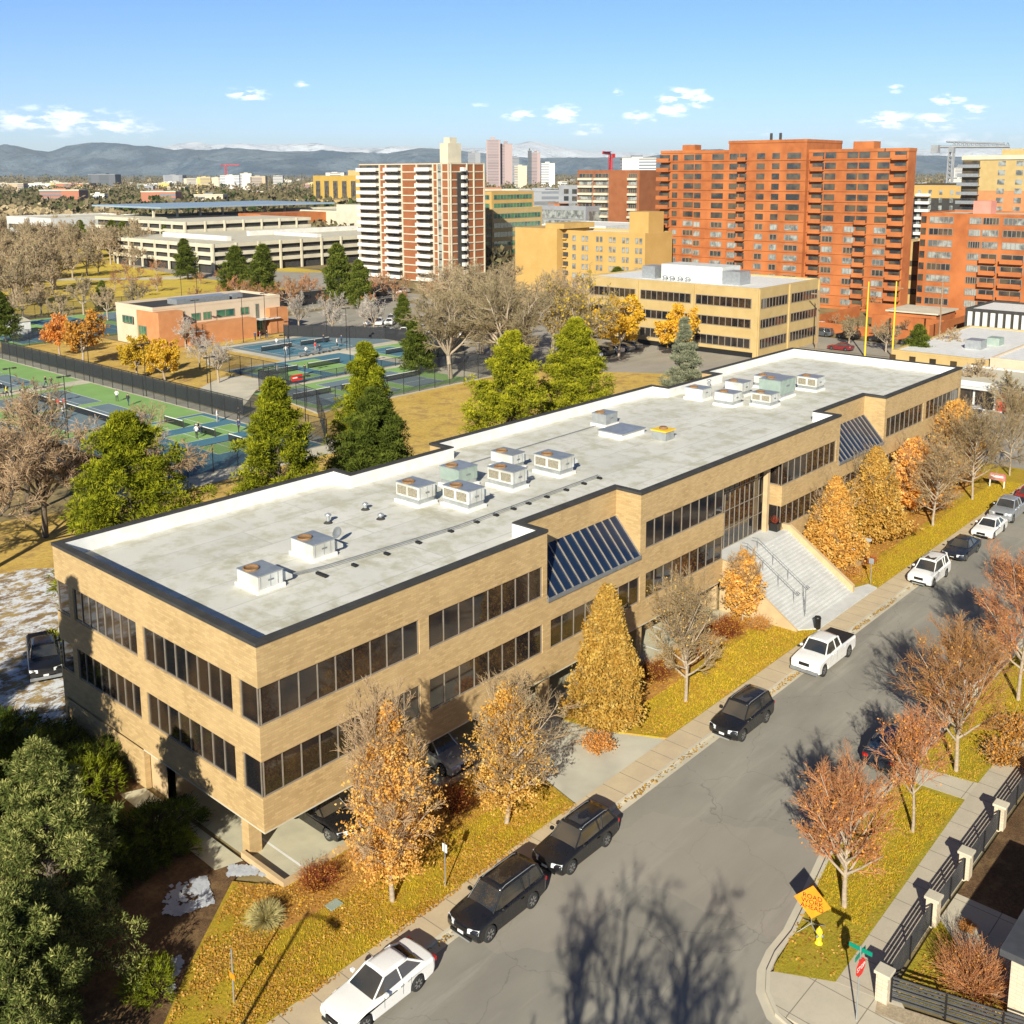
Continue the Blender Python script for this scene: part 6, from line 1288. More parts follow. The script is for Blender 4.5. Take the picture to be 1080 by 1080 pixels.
# yellow stepped apartment building in the middle
t = bld('yellow_apartments', 'yellow brick six storey apartment building with paired white windows', 201.3, 214, 118.0, 145.2, 16.6, 'yellowbrick', roof='white', par=.6)
MB().box(198.5, 213, 145.21, 160.5, 0, 17.6).build('wing', MT['yellowbrick'], t); MB().box(199.3, 213, 143.4, 150, 17.6, 19.0).build('penthouse', MT['yellowbrick'], t); MB().box(203, 210, 118.2, 124.3, 16.6, 22.6).build('stair_tower', MT['yellowbrick'], t)
for k in range(6):
    z = 1.2+k*2.55
    for a in (118.9, 123.1, 127.4, 131.7, 136.6):
        for da in (0, 1.25): win(t, 'y', a+da, a+da+.9, z+.4, z+1.9, 201.3, 'paleglass', fr=.05)
    win(t, 'y', 140.8, 142, z+.4, z+1.9, 201.3, 'paleglass', fr=.05); MB().box(200.6, 201.28, 143.9, 145.1, z+.7, z+1.1).build('balcony', MT['yellowbrick'], t); MB().box(201.1, 201.31, 143.5, 145.1, z+1.1, z+2.3).build('opening_shade', MT['dark'], t)  # dark block by the balcony stands for shade inside an opening
# yellow-green office behind the tower, glass block, white low building with blue letters
t = bld('gold_office', 'yellow office with green glass bands stepping up behind the balcony tower', 236, 262, 204, 214, 20.5, 'yellowstone', roof='cream'); MB().box(240, 262, 208, 222, 0, 26.5).build('wing', MT['yellowbrick'], t)
for k in range(6): win(t, 'y', 204.5, 213.6, 2+k*3.1, 3.7+k*3.1, 236, 'greenglass', panes=8, out=.08); win(t, 'x', 236.6, 261, 2+k*3.1, 3.7+k*3.1, 204, 'greenglass', panes=14, out=.08)
for z in (20.9, 23.8): win(t, 'y', 209, 221, z, z+1.6, 240, 'greenglass', panes=8, out=.08); win(t, 'x', 241, 261, z, z+1.6, 208, 'greenglass', panes=12, out=.08)
t = bld('glass_block', 'grey white office with gridded glass front behind the yellow building', 300, 340, 214, 243, 19, 'grey', roof='cream', par=1.)
for k in range(4): win(t, 'y', 215, 242, 3+k*4., 6.4+k*4., 300, 'paleglass', panes=12, out=.1)
win(t, 'x', 302, 338, 3, 18, 214, 'paleglass', panes=10)
t = bld('white_clinic', 'low white building with blue lettering and sloping white roof', 262, 290, 176, 206, 14.8, 'whiteconc', roof='white', par=.2)
text_mesh('The Cancer Ctr', 1.9, t, 'blueletters' if 'blueletters' in MT else 'greensign', (-.05, 14, 12.6), (R_(90), 0, R_(-90)), ext=.02)
win(t, 'y', 180, 204, 4, 7, 262, 'farglass', panes=10); win(t, 'x', 263, 289, 4, 7, 176, 'farglass', panes=10)
t = bld('brick_slab_block', 'brown brick slab block with cream balcony bands beyond the yellow building', 310, 340, 196, 226, 33.2, 'redbrick', roof='cream')
for k in range(11):
    z = 1.+k*2.9
    for (a, b) in ((210.5, 217.2), (218.2, 225.2), (197, 201)):
        win(t, 'y', a, b, z+.9, z+2.5, 310, 'paleglass' if k % 2 else 'farglass', panes=4); MB().box(308.9, 309.98, a, b, z-.1, z+.75).build('balcony', MT['cream'], t)
t = bld('charcoal_block', 'dark grey apartment block with white balcony doors, left of the brown brick slab', 330, 350, 236, 252, 27, 'grey', roof='cream')
for k in range(8):
    for a in (238, 242, 246.5): win(t, 'y', a, a+2.6, 3+k*3, 5+k*3, 330, 'farglass')
t = bld('charcoal_block', 'low dark grey block with red roof piece behind the white clinic', 316, 340, 254, 262, 20, 'grey', roof='cream'); MB().box(316, 322, 240, 246, 0, 20).build('wing', MT['grey'], t); MB().box(315.6, 322, 240, 246, 17, 20.3).build('fascia', MT['orangebrick'], t)
# far right: charcoal and ochre block, yellow and orange tower
t = bld('ochre_charcoal_block', 'charcoal apartment block with ochre top storeys and white balconies between the orange blocks', 400, 430, 90, 132, 27.5, 'dark', roof='cream'); MB().box(399.8, 430.2, 89.8, 132.2, 22.5, 27.6).build('top_storeys', MT['yellowbrick'], t)
for k in range(8):
    for a in np.arange(93, 130, 4.2): win(t, 'y', a, a+1.3, 2.5+k*3.05, 4.4+k*3.05, 399.8, 'whiteconc' if False else 'paleglass')
    for a in (100.5, 118.5): MB().box(398, 399.75, a, a+5.5, 1.8+k*3.05, 2.9+k*3.05).build('balcony', MT['whitebalc'], t)
t = bld('yellow_orange_tower', 'yellow and orange clad apartment tower with corner balconies at the right edge', 340, 365, 40, 86.5, 36.5, 'treewalltan', roof='cream', par=.6); MB().box(339.9, 365.1, 39.9, 86.6, 26.5, 36.6).build('top_storeys', MT['yellowstone'], t); MB().box(339.5, 365.2, 39.6, 86.9, 36.6, 38).build('cornice', MT['cream'], t); MB().box(345, 360, 60, 76, 38, 40).build('penthouse', MT['yellowstone'], t)
for k in range(12):
    z = 1.5+k*2.95
    q = MB(); q.box(337.8, 339.8, 80.6, 87.5, z, z+.25); q.box(337.8, 338, 80.6, 87.5, z+.25, z+1.1); q.build('balcony', MT['metal'], t); MB().box(339.4, 339.92, 81, 86.4, z+.5, z+2.3).build('balcony_opening', MT['farglass'], t)
    for a in (73, 67.5, 61): win(t, 'y', a, a+2.2, z+.5, z+2.2, 339.9, 'paleglass')
# clubhouse by the courts
t = thing('clubhouse', 'beige and brick two storey clubhouse with green windows beside the courts', 'building', (76.5, 141.5, 0)); TC = MT['treewalltan']
MB().box(76.5, 105.5, 144, 158, 0, 7.2).build('wall', MT['beige'], t); MB().box(76.2, 81.4, 141.5, 149.5, 0, 6.9).build('brick_wing', TC, t); MB().box(82.2, 97.5, 141.0, 144, 0, 3.9).build('brick_wing', TC, t); MB().box(101.8, 106.4, 142.5, 158.3, 0, 5.2).build('brick_wing', TC, t)
MB().sheet([(76.8, 144.3), (105.2, 144.3), (105.2, 157.7), (76.8, 157.7)], 7.21).build('roof', MT['dark'], t); MB().box(84, 96, 148, 151.5, 7.2, 8.3).build('rooftop_unit', MT['metal'], t); MB().box(97, 99.5, 148.5, 151, 7.2, 8.1).build('rooftop_unit', MT['metal'], t)
ring(MB(), [(76.45, 143.95), (105.55, 143.95), (105.55, 158.05), (76.45, 158.05)], [(76.8, 144.3), (105.2, 144.3), (105.2, 157.7), (76.8, 157.7)], 7.15, 7.7).build('parapet', MT['beige'], t)
for (a, b, z0, z1) in ((84.6, 86.6, 4.3, 5.8), (87.2, 89, 4.3, 5.8), (90.2, 94.4, 4.4, 5.9), (95.8, 97.8, 4.4, 5.9), (99.4, 100.2, 3.2, 6.3), (82.0, 83.2, 2.6, 6.4)): win(t, 'x', a, b, z0, z1, 144, 'greenglass', panes=2)
for (a, b) in ((98, 101.4),): win(t, 'x', a, b, .2, 2.9, 143.9, 'greenglass', panes=3)
MB().box(97.0, 104, 141.8, 144, 3.1, 3.3).build('canopy', MT['whiteconc'], t); MB().box(80, 85, 140.2, 141.5, 2.6, 2.8).build('canopy', MT['whiteconc'], t); win(t, 'y', 146, 149, 2, 4, 76.2, 'greenglass', panes=3); win(t, 'y', 151, 155, 4, 5.5, 76.2, 'greenglass', panes=3)
t = bld('garden_shed', 'small white shed with pitched roof at the left picture edge', 66, 69.5, 181, 185, 2.6, 'white', par=0); MB().add([(65.8, 180.8, 2.6), (69.7, 180.8, 2.6), (69.7, 185.2, 2.6), (65.8, 185.2, 2.6), (67.7, 180.8, 3.8), (67.7, 185.2, 3.8)], [(0, 1, 4), (1, 2, 5, 4), (2, 3, 5), (3, 0, 4, 5), (3, 2, 1, 0)]).build('pitched_roof', MT['cream'], t)
# parking structure and mall
t = thing('parking_structure', 'long cream concrete parking garage with open decks behind the evergreens', 'parking garage', (168.3, 267.7, 0))
def deck(x0, x1, y0, y1, zs, hh=1.3):
    for z in zs: MB().box(x0, x1, y0, y1, z, z+hh).build('deck_parapet', MT['cream'], t)
    MB().box(x0+1, x1-1, y0+1, y1-1, 0, zs[-1]+.2).build('deck_shade', MT['dark'], t); cc = MB()  # solid dark fill stands for the shade between the decks
    for y in np.arange(y0+.3, y1, 9.0): cc.box(x0-.25, x0+.3, y-.35, y+.35, 0, zs[-1]+hh+.15)
    for x in np.arange(x0+.3, x1, 9.0): cc.box(x-.35, x+.35, y0-.25, y0+.3, 0, zs[-1]+hh+.15)
    cc.build('column', MT['cream'], t); MB().sheet([(x0+.4, y0+.4), (x1-.4, y0+.4), (x1-.4, y1-.4), (x0+.4, y1-.4)], zs[-1]+.9).build('top_deck', MT['concrete'], t)
deck(168.3, 262, 267.7, 336, (3.0, 5.8, 8.6), 1.25)
deck(200, 262, 336.5, 372, (3.4, 6.6, 9.8, 12.8), 1.25)
MB().box(182, 184, 280, 322, 9.6, 11.4).build('ramp_wall', MT['whitebalc'], t); MB().box(205, 258, 300, 301.5, 9.6, 11.6).build('ramp_wall', MT['whitebalc'], t); MB().box(215, 217, 272, 298, 9.6, 11).build('ramp_wall', MT['whitebalc'], t)
t = thing('solar_roof_garage', 'wide garage under a blue grey canopy roof beyond the parking structure', 'parking garage', (216, 400, 0))
for z in (4, 8, 12): MB().box(216, 300, 400, 441, z, z+1.5).build('deck_parapet', MT['cream'], t)
MB().box(217, 299, 401, 440, 0, 13).build('deck_shade', MT['dark'], t); MB().box(222, 320, 392, 455, 17.6, 18.4).build('canopy_roof', pm('blue_grey_roof', (.24, .32, .38), (.30, .38, .44), .1, .4), t)  # dark fill imitates the shade between these decks too
for x in np.arange(224, 298, 12.): MB().box(x, x+.8, 402, 403, 13, 17.6).build('post', MT['cream'], t)
MB().box(262, 300, 374, 392, 0, 14.5).build('orange_wing', MT['orangebrick'], t)
t = bld('mall_hall', 'low cream mall building with white roof behind the garage', 300, 380, 240, 420, 14, 'cream', roof='cream', par=1.2); MB().box(310, 350, 290, 330, 14, 18.5).build('roof_box', MT['whiteconc'], t); MB().box(305, 330, 350, 372, 14, 18).build('roof_box', MT['cream'], t); MB().lathe((330, 262, 14), [(9, 0), (8, 2.5), (5, 4.2), (.5, 5)], 20).build('dome', MT['metal'], t)
t = bld('low_offices', 'pale low building left of the canopy garage', 200, 250, 452, 500, 12, 'whiteconc', roof='cream')
win(t, 'y', 455, 498, 3, 5, 200, 'farglass', panes=14); win(t, 'y', 455, 498, 7, 9, 200, 'farglass', panes=14)
t = bld('golden_hotel', 'golden box building with dark vertical window strips on the skyline left of centre', 560, 610, 620, 720, 31, pm('gold_cladding', (.42, .27, .05), (.47, .31, .07), .1, .7), roof='cream')
for a in np.arange(626, 716, 12.): win(t, 'y', a, a+6, 3, 27, 560, 'farglass', panes=3, out=.3)
MB().box(575, 600, 650, 690, 31, 36).build('penthouse', MT['yellowstone'], t); MB().box(520, 620, 560, 700, 0, 12).build('podium', MT['yellowstone'], t)
# right middle ground: shops, brick walled court, poles
t = bld('long_shop', 'long low white roofed shop row with tan piers across the far avenue corner', 140, 176, 12.5, 27.5, 4.1, 'yellowstone', roof='white', par=.3)
for y in np.arange(14, 27, 3.2): win(t, 'y', y, y+1., .8, 3.6, 140, 'glass')
MB().box(150, 153, 17, 19.5, 4.1, 5.6).build('rooftop_unit', MT['metal'], t); MB().box(156, 158.5, 16, 18, 4.1, 5.4).build('rooftop_unit', MT['greenunit'], t)
t = bld('cream_shop', 'cream flat roofed shop block right of the long shop row', 139.5, 162, -18, 12.2, 4.6, 'beige', roof='white', par=.3)
MB().box(146, 149, 2, 5, 4.6, 6.2).build('rooftop_unit', MT['greenunit'], t); MB().box(150, 152, -3, -1, 4.6, 6).build('rooftop_unit', MT['metal'], t)
t = bld('small_shop', 'small white shop with orange red door panels and dark glass behind the silver suv', 124.0, 137, -12, 14.5, 3.6, 'whiteconc', roof='cream', par=.3)
MB().box(123.2, 124.3, -12, 14.7, 2.9, 3.2).build('canopy', MT['whiteconc'], t)
for (a, b, g_) in ((12.6, 14.0, 'red'), (9.4, 12.3, 'glass'), (6.6, 9.1, 'glass'), (4.9, 6.3, 'red'), (1.5, 4.6, 'glass'), (-6, 1., 'glass')): win(t, 'y', a, b, .2, 2.7, 124, g_, 'door_panel' if g_ == 'red' else 'shop_window')
t = bld('white_fin_shop', 'low building with white vertical fins over a dark base right of the brick court', 184, 200, 2, 31, 6.2, 'dark', roof='white', par=.4); f = MB()
for y in np.arange(3, 31, 1.4): f.box(183.7, 184, y, y+.8, 2.6, 6.0)
f.build('fin', MT['whitebalc'], t)
t = thing('brick_court_wall', 'low orange brick walls round the sunken court below the orange tower', 'wall', (178, 34, 0))
for q in ((178, 178.4, 36, 62, 2.0), (178.4, 206, 35.6, 36, 3.2), (206, 206.4, 36, 60, 3.4), (190, 190.4, 37, 52, 3.0), (178.4, 206, 61.6, 62, 2.4)): MB().box(q[0], q[1], q[2], q[3], 0, q[4]).build('wall', MT['orangebrick'], t)
MB().box(192, 204, 39, 50, 3.6, 3.9).build('canopy', MT['concrete'], t); MB().box(192.5, 203.5, 39.5, 49.5, 0, 3.6).build('kiosk', MT['orangebrick'], t)
t = bld('ochre_garage', 'small ochre garage with curved dark slots squeezed between the two orange blocks', 236, 250, 58.5, 66, 15, 'yellowstone', roof='cream')
for z in (2.5, 6, 9.5): win(t, 'y', 58.8, 65.8, z, z+1.4, 236, 'farglass', out=.1)
for (x, y, h, lb) in ((154.8, 38.2, 13.5, 'bright yellow utility pole left of its twin on the far avenue'), (158.2, 34.6, 13.5, 'bright yellow utility pole right of its twin on the far avenue')):
    t = thing('utility_pole', lb, 'utility pole', (x, y, 0)); MB().tube([(x, y, 0), (x, y, h)], .17, 8, .12).build('pole', MT['yellowpole'], t); MB().box(x-.1, x+.1, y-1.3, y+1.3, h-1.2, h-1.05).build('crossarm', MT['wood'], t)
t = thing('utility_pole', 'brown wooden utility pole beside the tan office corner', 'utility pole', (157.4, 48.8, 0)); MB().tube([(157.4, 48.8, 0), (157.4, 48.8, 11)], .17, 8, .12).build('pole', MT['wood'], t); MB().box(157.3, 157.5, 47.4, 50.2, 10.2, 10.4).build('crossarm', MT['wood'], t)
t = thing('utility_pole', 'thin distant utility pole behind the orange sided mid block', 'utility pole', (176.5, 33, 0)); MB().tube([(176.5, 33, 0), (176.5, 33, 12)], .15, 8).build('pole', MT['wood'], t); MB().box(176.4, 176.6, 31.6, 34.4, 11, 11.2).build('crossarm', MT['wood'], t)
# cranes and downtown
def crane(x, y, h, jib, mat, label, ang):
    t = thing('tower_crane', label, 'crane', (x, y, 0)); s_ = max(1.2, h*.025); m = MB()
    for sx2 in (-s_, s_):
        for sy2 in (-s_, s_): m.box(x+sx2-.35, x+sx2+.35, y+sy2-.35, y+sy2+.35, 0, h)
    z = 0
    while z < h-2*s_: m.tube([(x-s_, y-s_, z), (x+s_, y-s_, z+2*s_)], .25, 4); m.tube([(x-s_, y+s_, z+2*s_), (x-s_, y-s_, z)], .25, 4); z += 2*s_
    m.build('mast', MT[mat], t); d = Vector((math.cos(ang), math.sin(ang))); j = MB()
    p = lambda r, zz: (x+d.x*r, y+d.y*r, zz)
    j.tube([p(-jib*.3, h+.5), p(jib, h+.5)], .7, 4); j.tube([p(-jib*.1, h+3.4), p(jib*.9, h+2.2)], .5, 4)
    for k in range(14): j.tube([p(jib*(k/14), h+.5), p(jib*((k+.5)/14), h+3)], .3, 4); j.tube([p(jib*((k+.5)/14), h+3), p(jib*((k+1)/14), h+.5)], .3, 4)
    j.build('jib', MT[mat], t); MB().box(x-1.5, x+1.5, y-1.5, y+1.5, h-2.5, h+.4).build('cab', MT['metal'], t); MB().box(x-d.x*jib*.28-2, x-d.x*jib*.28+2, y-d.y*jib*.28-2, y-d.y*jib*.28+2, h-3, h+1.5).build('counterweight', MT[mat], t)
crane(930, 668, 53, 58, 'red', 'red tower crane beyond the brown brick slab', R_(208))
crane(600, 182, 46.5, 34, 'grey', 'grey blue tower crane between the two orange blocks', R_(-45))
crane(1900, 2900, 62, 45, 'red', 'tiny red tower crane on the left skyline', R_(-50))
# ------------------------------------------------------------ trees of the middle distance
CP = Vector((-25.21, -37.95, 32.43))
def at(u, depth, z=0.):
    """a point on the ground plane at a bearing and a distance from where the photographer stood"""
    a = Rr*((u-540)/_f)+Vector((math.cos(_yaw), math.sin(_yaw), 0)); return (CP.x+a.x*depth, CP.y+a.y*depth, z)
cw = spreading('cottonwood', 91, 19, 22, 10, 10, 9, 9, 0, 'twigfar', 'bark', .45, .030)
cw2 = spreading('cottonwood', 92, 18, 18, 9, 9, 9, 8, 0, 'twigfar', 'bark', .4, .030, 1500, .22, 'yellow')
place(cw, (97, 72, 0), 'broadest pale leafless cottonwood in the middle of the park')
place(cw2, (107, 66, 0), 'pale cottonwood with a few yellow leaves beside the broad one')
for (x, y, r, s, lb) in ((92, 80, 1., .9, 'leafless cottonwood at the left of the park group'), (112, 92, 2.2, 1.05, 'leafless cottonwood at the back of the park group'), (120, 82, 4., .95, 'leafless cottonwood in front of the yellow apartments'), (106, 84, 3.2, 1.0, 'leafless cottonwood in the centre of the park group'), (118, 104, .5, .95, 'leafless cottonwood nearest the tower parking lot')):
    place(copy_thing(cw, (0, 0, 0)), (x, y, 0), lb, r, s)
ye = spreading('yellow_tree', 93, 13, 12, 8, 7, 6, 5, 0, 'twigfar', 'bark', .3, .02, 9000, .24, 'yellow')
place(ye, (124, 70, 0), 'yellow leaved tree left of the tan office')
place(copy_thing(ye, (0, 0, 0)), (131, 62, 0), 'yellow leaved tree partly before the tan office windows', 1.4, .85)
ao = spreading('autumn_tree', 94, 11.5, 8.5, 8, 7, 6, 4, 0, 'twigwhite', 'bark', .24, .018, 5200, .22, 'orange')
place(ao, (57.9, 135, 0), 'large orange leaved tree with pale trunk by the black fence')
place(copy_thing(ye, (0, 0, 0)), (58.6, 118.3, 0), 'yellow orange tree with white trunk left of its neighbour on dry grass', .4, .62)
place(copy_thing(ye, (0, 0, 0)), (59.6, 111.2, 0), 'yellow orange tree with white trunk right of its neighbour on dry grass', 2.4, .62)
place(copy_thing(ao, (0, 0, 0)), (60, 148, 0), 'thinner orange tree at the left of the court lawn', 1., .8)
wt = spreading('white_tree', 95, 11, 8.5, 8, 8, 7, 6, 0, 'twigwhite', 'bark', .22, .02)
place(wt, (107.5, 129.5, 0), 'pale white leafless tree behind the middle courts')
for (x, y, r, s, lb) in ((107, 139.8, 1., .95, 'pale white leafless tree at the corner of the clubhouse'), (114, 124, 2., .95, 'pale white leafless tree next to the tower parking lot'), (65.5, 105.4, 3., .85, 'pale leafless tree with twisted limbs on the garden walk'), (70, 118, 4., .7, 'small pale leafless tree in front of the clubhouse'), (80, 139, 5., .7, 'small pale leafless tree at the clubhouse corner'), (120, 134, 1.2, .7, 'small pale leafless tree inside the parking lot')):
    place(copy_thing(wt, (0, 0, 0)), (x, y, 0), lb, r, s)
pk = conifer('pine_tree', 96, 15, 9, .08, 13, 6, 8, 22, .7, .5, .3, 'pine', 'pineolive', tr=.3, lump=.2)
place(pk, at(360, 262), 'dark green pine at the left foot of the balcony tower', 0, 1.0)
for (u, d, s, lb) in ((379, 255, .85, 'dark green pine touching the balcony tower'), (246, 285, .95, 'round evergreen before the parking structure, left of two'), (274, 280, 1.0, 'evergreen before the parking structure, right of two'), (198, 330, .9, 'round topped evergreen at the garage driveway'),
                      (105, 255, .5, 'small round evergreen by the park path'), (0, 205, .7, 'dark evergreen at the left picture edge'), (133, 420, 1., 'evergreen beside the garage left end'), (120, 435, 1., 'evergreen left of the garage'), (88, 470, .9, 'leftmost evergreen of the row by the garage'), (180, 430, .9, 'evergreen on the garage corner'),
                      (424, 225, .5, 'small evergreen right of the tower lot'), (440, 170, .65, 'dark evergreen at the left rim of the cottonwoods'), (654, 248, .75, 'evergreen in front of the yellow apartments'), (972, 172, .55, 'brown green bushy evergreen by the yellow poles')):
    place(copy_thing(pk, (0, 0, 0)), at(u, d), lb, u*.7, (s, s, s*.92))
rd = spreading('russet_tree', 97, 9, 9, 7, 7, 6, 5, 0, 'twigrust', 'bark', .2, .03)
place(rd, at(300, 268), 'russet leafless tree behind the court fence', 0, 1.)
rs = random.Random(7)
gr = 'russet leafless trees between courts and garage'; rd['group'] = gr; rd['label'] = 'russet leafless tree in the row between the courts and the garage'
for k in range(24):
    u = rs.uniform(275, 480) if k < 19 else rs.uniform(230, 470); d = rs.uniform(250, 300)
    place(copy_thing(rd, (0, 0, 0)), at(u, d), 'russet leafless tree in the row between the courts and the garage', rs.random()*6, rs.uniform(.55, 1.0), gr)
st2 = spreading('park_tree', 98, 15, 17, 8, 8, 7, 6, 0, 'twigfar', 'bark', .35, .060)
gp_ = 'pale leafless trees of the park on the left'; place(st2, at(40, 330), 'pale leafless tree among the park trees at the left', 0, 1.05, gp_)
for k in range(110):
    u = rs.uniform(-30, 150); d = rs.uniform(255, 560)
    if d < 330 and u > 60: u -= 90
    place(copy_thing(st2, (0, 0, 0)), at(u, d), 'pale leafless tree among the park trees at the left', rs.random()*6, rs.uniform(.6, 1.15), gp_)
for k in range(14): place(copy_thing(rd, (0, 0, 0)), at(rs.uniform(120, 240), rs.uniform(262, 345)), 'russet shrubby tree along the garage road', rs.random()*6, rs.uniform(.5, .9), 'russet shrubby trees along the garage road')
for (u, d, s, lb) in ((480, 290, .8, 'pale leafless tree right of the tower foot'), (515, 262, .8, 'pale leafless tree left of the yellow wing'), (545, 300, .9, 'grey leafless tree by the gold office'), (900, 198, .55, 'pale leafless tree in the brick court'), (940, 190, .6, 'pale leafless tree beside the yellow poles'), (960, 215, .5, 'thin pale tree before the orange midrise'), (1010, 178, .6, 'thin pale tree by the white fin shop'), (925, 245, .7, 'orange brown tree at the foot of the orange tower'), (885, 225, .5, 'small pale tree under the orange tower'),
                      (1040, 148, .6, 'twisted leafless tree in front of the small shop'), (1075, 138, .6, 'leafless tree at the right picture edge by the shop')):
    place(copy_thing(rd if 'orange' in lb else st2, (0, 0, 0)), at(u, d), lb, u*1., s*.8)
fs_ = shrub('dry_shrub', 99, 1.8, 1.6, 160, 'twig', 0); place(fs_, (66, 24, 0), 'dry brown shrub behind the roof between pine and spruce', cat='shrub')
for (x, y, s, lb) in ((40, 25, 1.2, 'dry twiggy shrub right of the olive pine'), (43, 26.5, 1., 'dry twiggy shrub on the dry grass behind the roof notch'), (70, 26, 1.5, 'pinkish brown bush left of the spruce'), (26, 24, 1.2, 'dry twiggy shrub between two pines')):
    place(copy_thing(fs_, (0, 0, 0)), (x, y, 0), lb, x, s, cat='shrub')
# ------------------------------------------------------------ far city: woods, buildings, hills
def wood_mesh(name, n, u0, u1, d0, d1, hmin, hmax, seed, k=34, mat='twigfar', keep=None, pw=1.):
    r = np.random.default_rng(seed); d = d0*(d1/d0)**(r.random(n)**pw); u = r.uniform(u0, u1, n); C = np.array([at(a, b) for a, b in zip(u, d)]); h = r.uniform(hmin, hmax, n)
    q = _norm(r.normal(0, 1, (n, k, 3)))*(r.random((n, k, 1))**.4); P_ = C[:, None]+q*np.stack([h*.55, h*.55, h*.42], 1)[:, None]+np.stack([h*0, h*0, h*.52], 1)[:, None]
    sz = np.repeat(h*.13, k); Vv, Q = quads(r, P_.reshape(-1, 3), sz, .8); tone = np.clip(np.repeat(r.random(n), k)*.75+.25*r.random(n*k), 0, 1)
    o = link_mesh(name, mesh_np(name, Vv, Q, None, tone), [LF[mat]]); o['kind'] = 'stuff'; return o
LF['wood'] = leaf_mat('far_wood', [(.10, .10, .05), (.20, .17, .09), (.26, .20, .12), (.33, .27, .17)], trans=.1, clump=.02)
LF['woodgreen'] = leaf_mat('far_evergreens', [(.035, .055, .02), (.07, .10, .03), (.12, .14, .04)], trans=.1, clump=.02)
wood_mesh('far_wood', 2600, -60, 1140, 640, 1500, 9, 17, 1, 40, 'wood')
wood_mesh('far_wood', 2600, -60, 1140, 1400, 4500, 10, 20, 2, 22, 'wood')
wood_mesh('far_wood', 2200, -60, 1140, 4000, 15000, 18, 40, 3, 12, 'wood')
wood_mesh('far_evergreens', 420, -60, 1140, 600, 2600, 10, 18, 4, 40, 'woodgreen')
wood_mesh('far_wood', 500, 130, 420, 470, 700, 7, 13, 5, 40, 'wood'); wood_mesh('far_wood', 420, -60, 130, 560, 720, 9, 15, 6, 44, 'twigfar')
wood_mesh('far_wood', 240, 500, 1140, 330, 640, 6, 11, 8, 40, 'wood')
def city_mat(name, c, g=(.10, .11, .13), w_=3.4, h_=3.3):
    m, nt, b = newmat(name); b.inputs['Roughness'].default_value = .7
    ge = nt.nodes.new('ShaderNodeNewGeometry'); s = nt.nodes.new('ShaderNodeSeparateXYZ'); nt.links.new(ge.outputs['Position'], s.inputs[0])
    a = nt.nodes.new('ShaderNodeMath'); a.operation = 'ADD'; nt.links.new(s.outputs[0], a.inputs[0]); nt.links.new(s.outputs[1], a.inputs[1])
    cb = nt.nodes.new('ShaderNodeCombineXYZ'); nt.links.new(a.outputs[0], cb.inputs[0]); nt.links.new(s.outputs[2], cb.inputs[1])
    t = nt.nodes.new('ShaderNodeTexBrick'); t.offset = 0.; nt.links.new(cb.outputs[0], t.inputs['Vector']); t.inputs['Scale'].default_value = 1.
    t.inputs['Color1'].default_value = rgb(g); t.inputs['Color2'].default_value = rgb(tuple(x*1.8 for x in g)); t.inputs['Mortar'].default_value = rgb(c)
    t.inputs['Brick Width'].default_value = w_; t.inputs['Row Height'].default_value = h_; t.inputs['Mortar Size'].default_value = .75; t.inputs['Mortar Smooth'].default_value = 0.
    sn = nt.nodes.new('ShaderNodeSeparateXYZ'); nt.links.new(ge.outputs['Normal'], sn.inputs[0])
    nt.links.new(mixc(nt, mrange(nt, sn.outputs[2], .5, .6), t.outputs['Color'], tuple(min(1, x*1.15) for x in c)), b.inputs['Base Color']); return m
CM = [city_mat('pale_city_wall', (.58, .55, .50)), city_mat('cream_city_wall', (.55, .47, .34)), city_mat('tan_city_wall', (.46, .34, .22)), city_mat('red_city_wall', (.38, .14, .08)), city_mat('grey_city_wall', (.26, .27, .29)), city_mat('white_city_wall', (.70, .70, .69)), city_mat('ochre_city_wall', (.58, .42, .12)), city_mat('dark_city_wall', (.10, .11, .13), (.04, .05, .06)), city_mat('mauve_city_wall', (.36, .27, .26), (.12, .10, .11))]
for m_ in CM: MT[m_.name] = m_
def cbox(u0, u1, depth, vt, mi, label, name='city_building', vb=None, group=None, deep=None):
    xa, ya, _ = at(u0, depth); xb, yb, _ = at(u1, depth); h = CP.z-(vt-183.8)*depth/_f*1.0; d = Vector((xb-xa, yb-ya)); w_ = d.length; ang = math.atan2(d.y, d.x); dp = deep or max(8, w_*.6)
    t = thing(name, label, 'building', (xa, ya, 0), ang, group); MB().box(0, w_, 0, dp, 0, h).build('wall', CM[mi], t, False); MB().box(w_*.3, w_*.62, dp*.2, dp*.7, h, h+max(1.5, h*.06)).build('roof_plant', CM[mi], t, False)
    MB().box(-.3, w_+.3, -.3, dp+.3, h-.6, h+.4).build('roof_edge', MT['cream'] if mi not in (4, 7, 8) else MT['grey'], t, False); return t
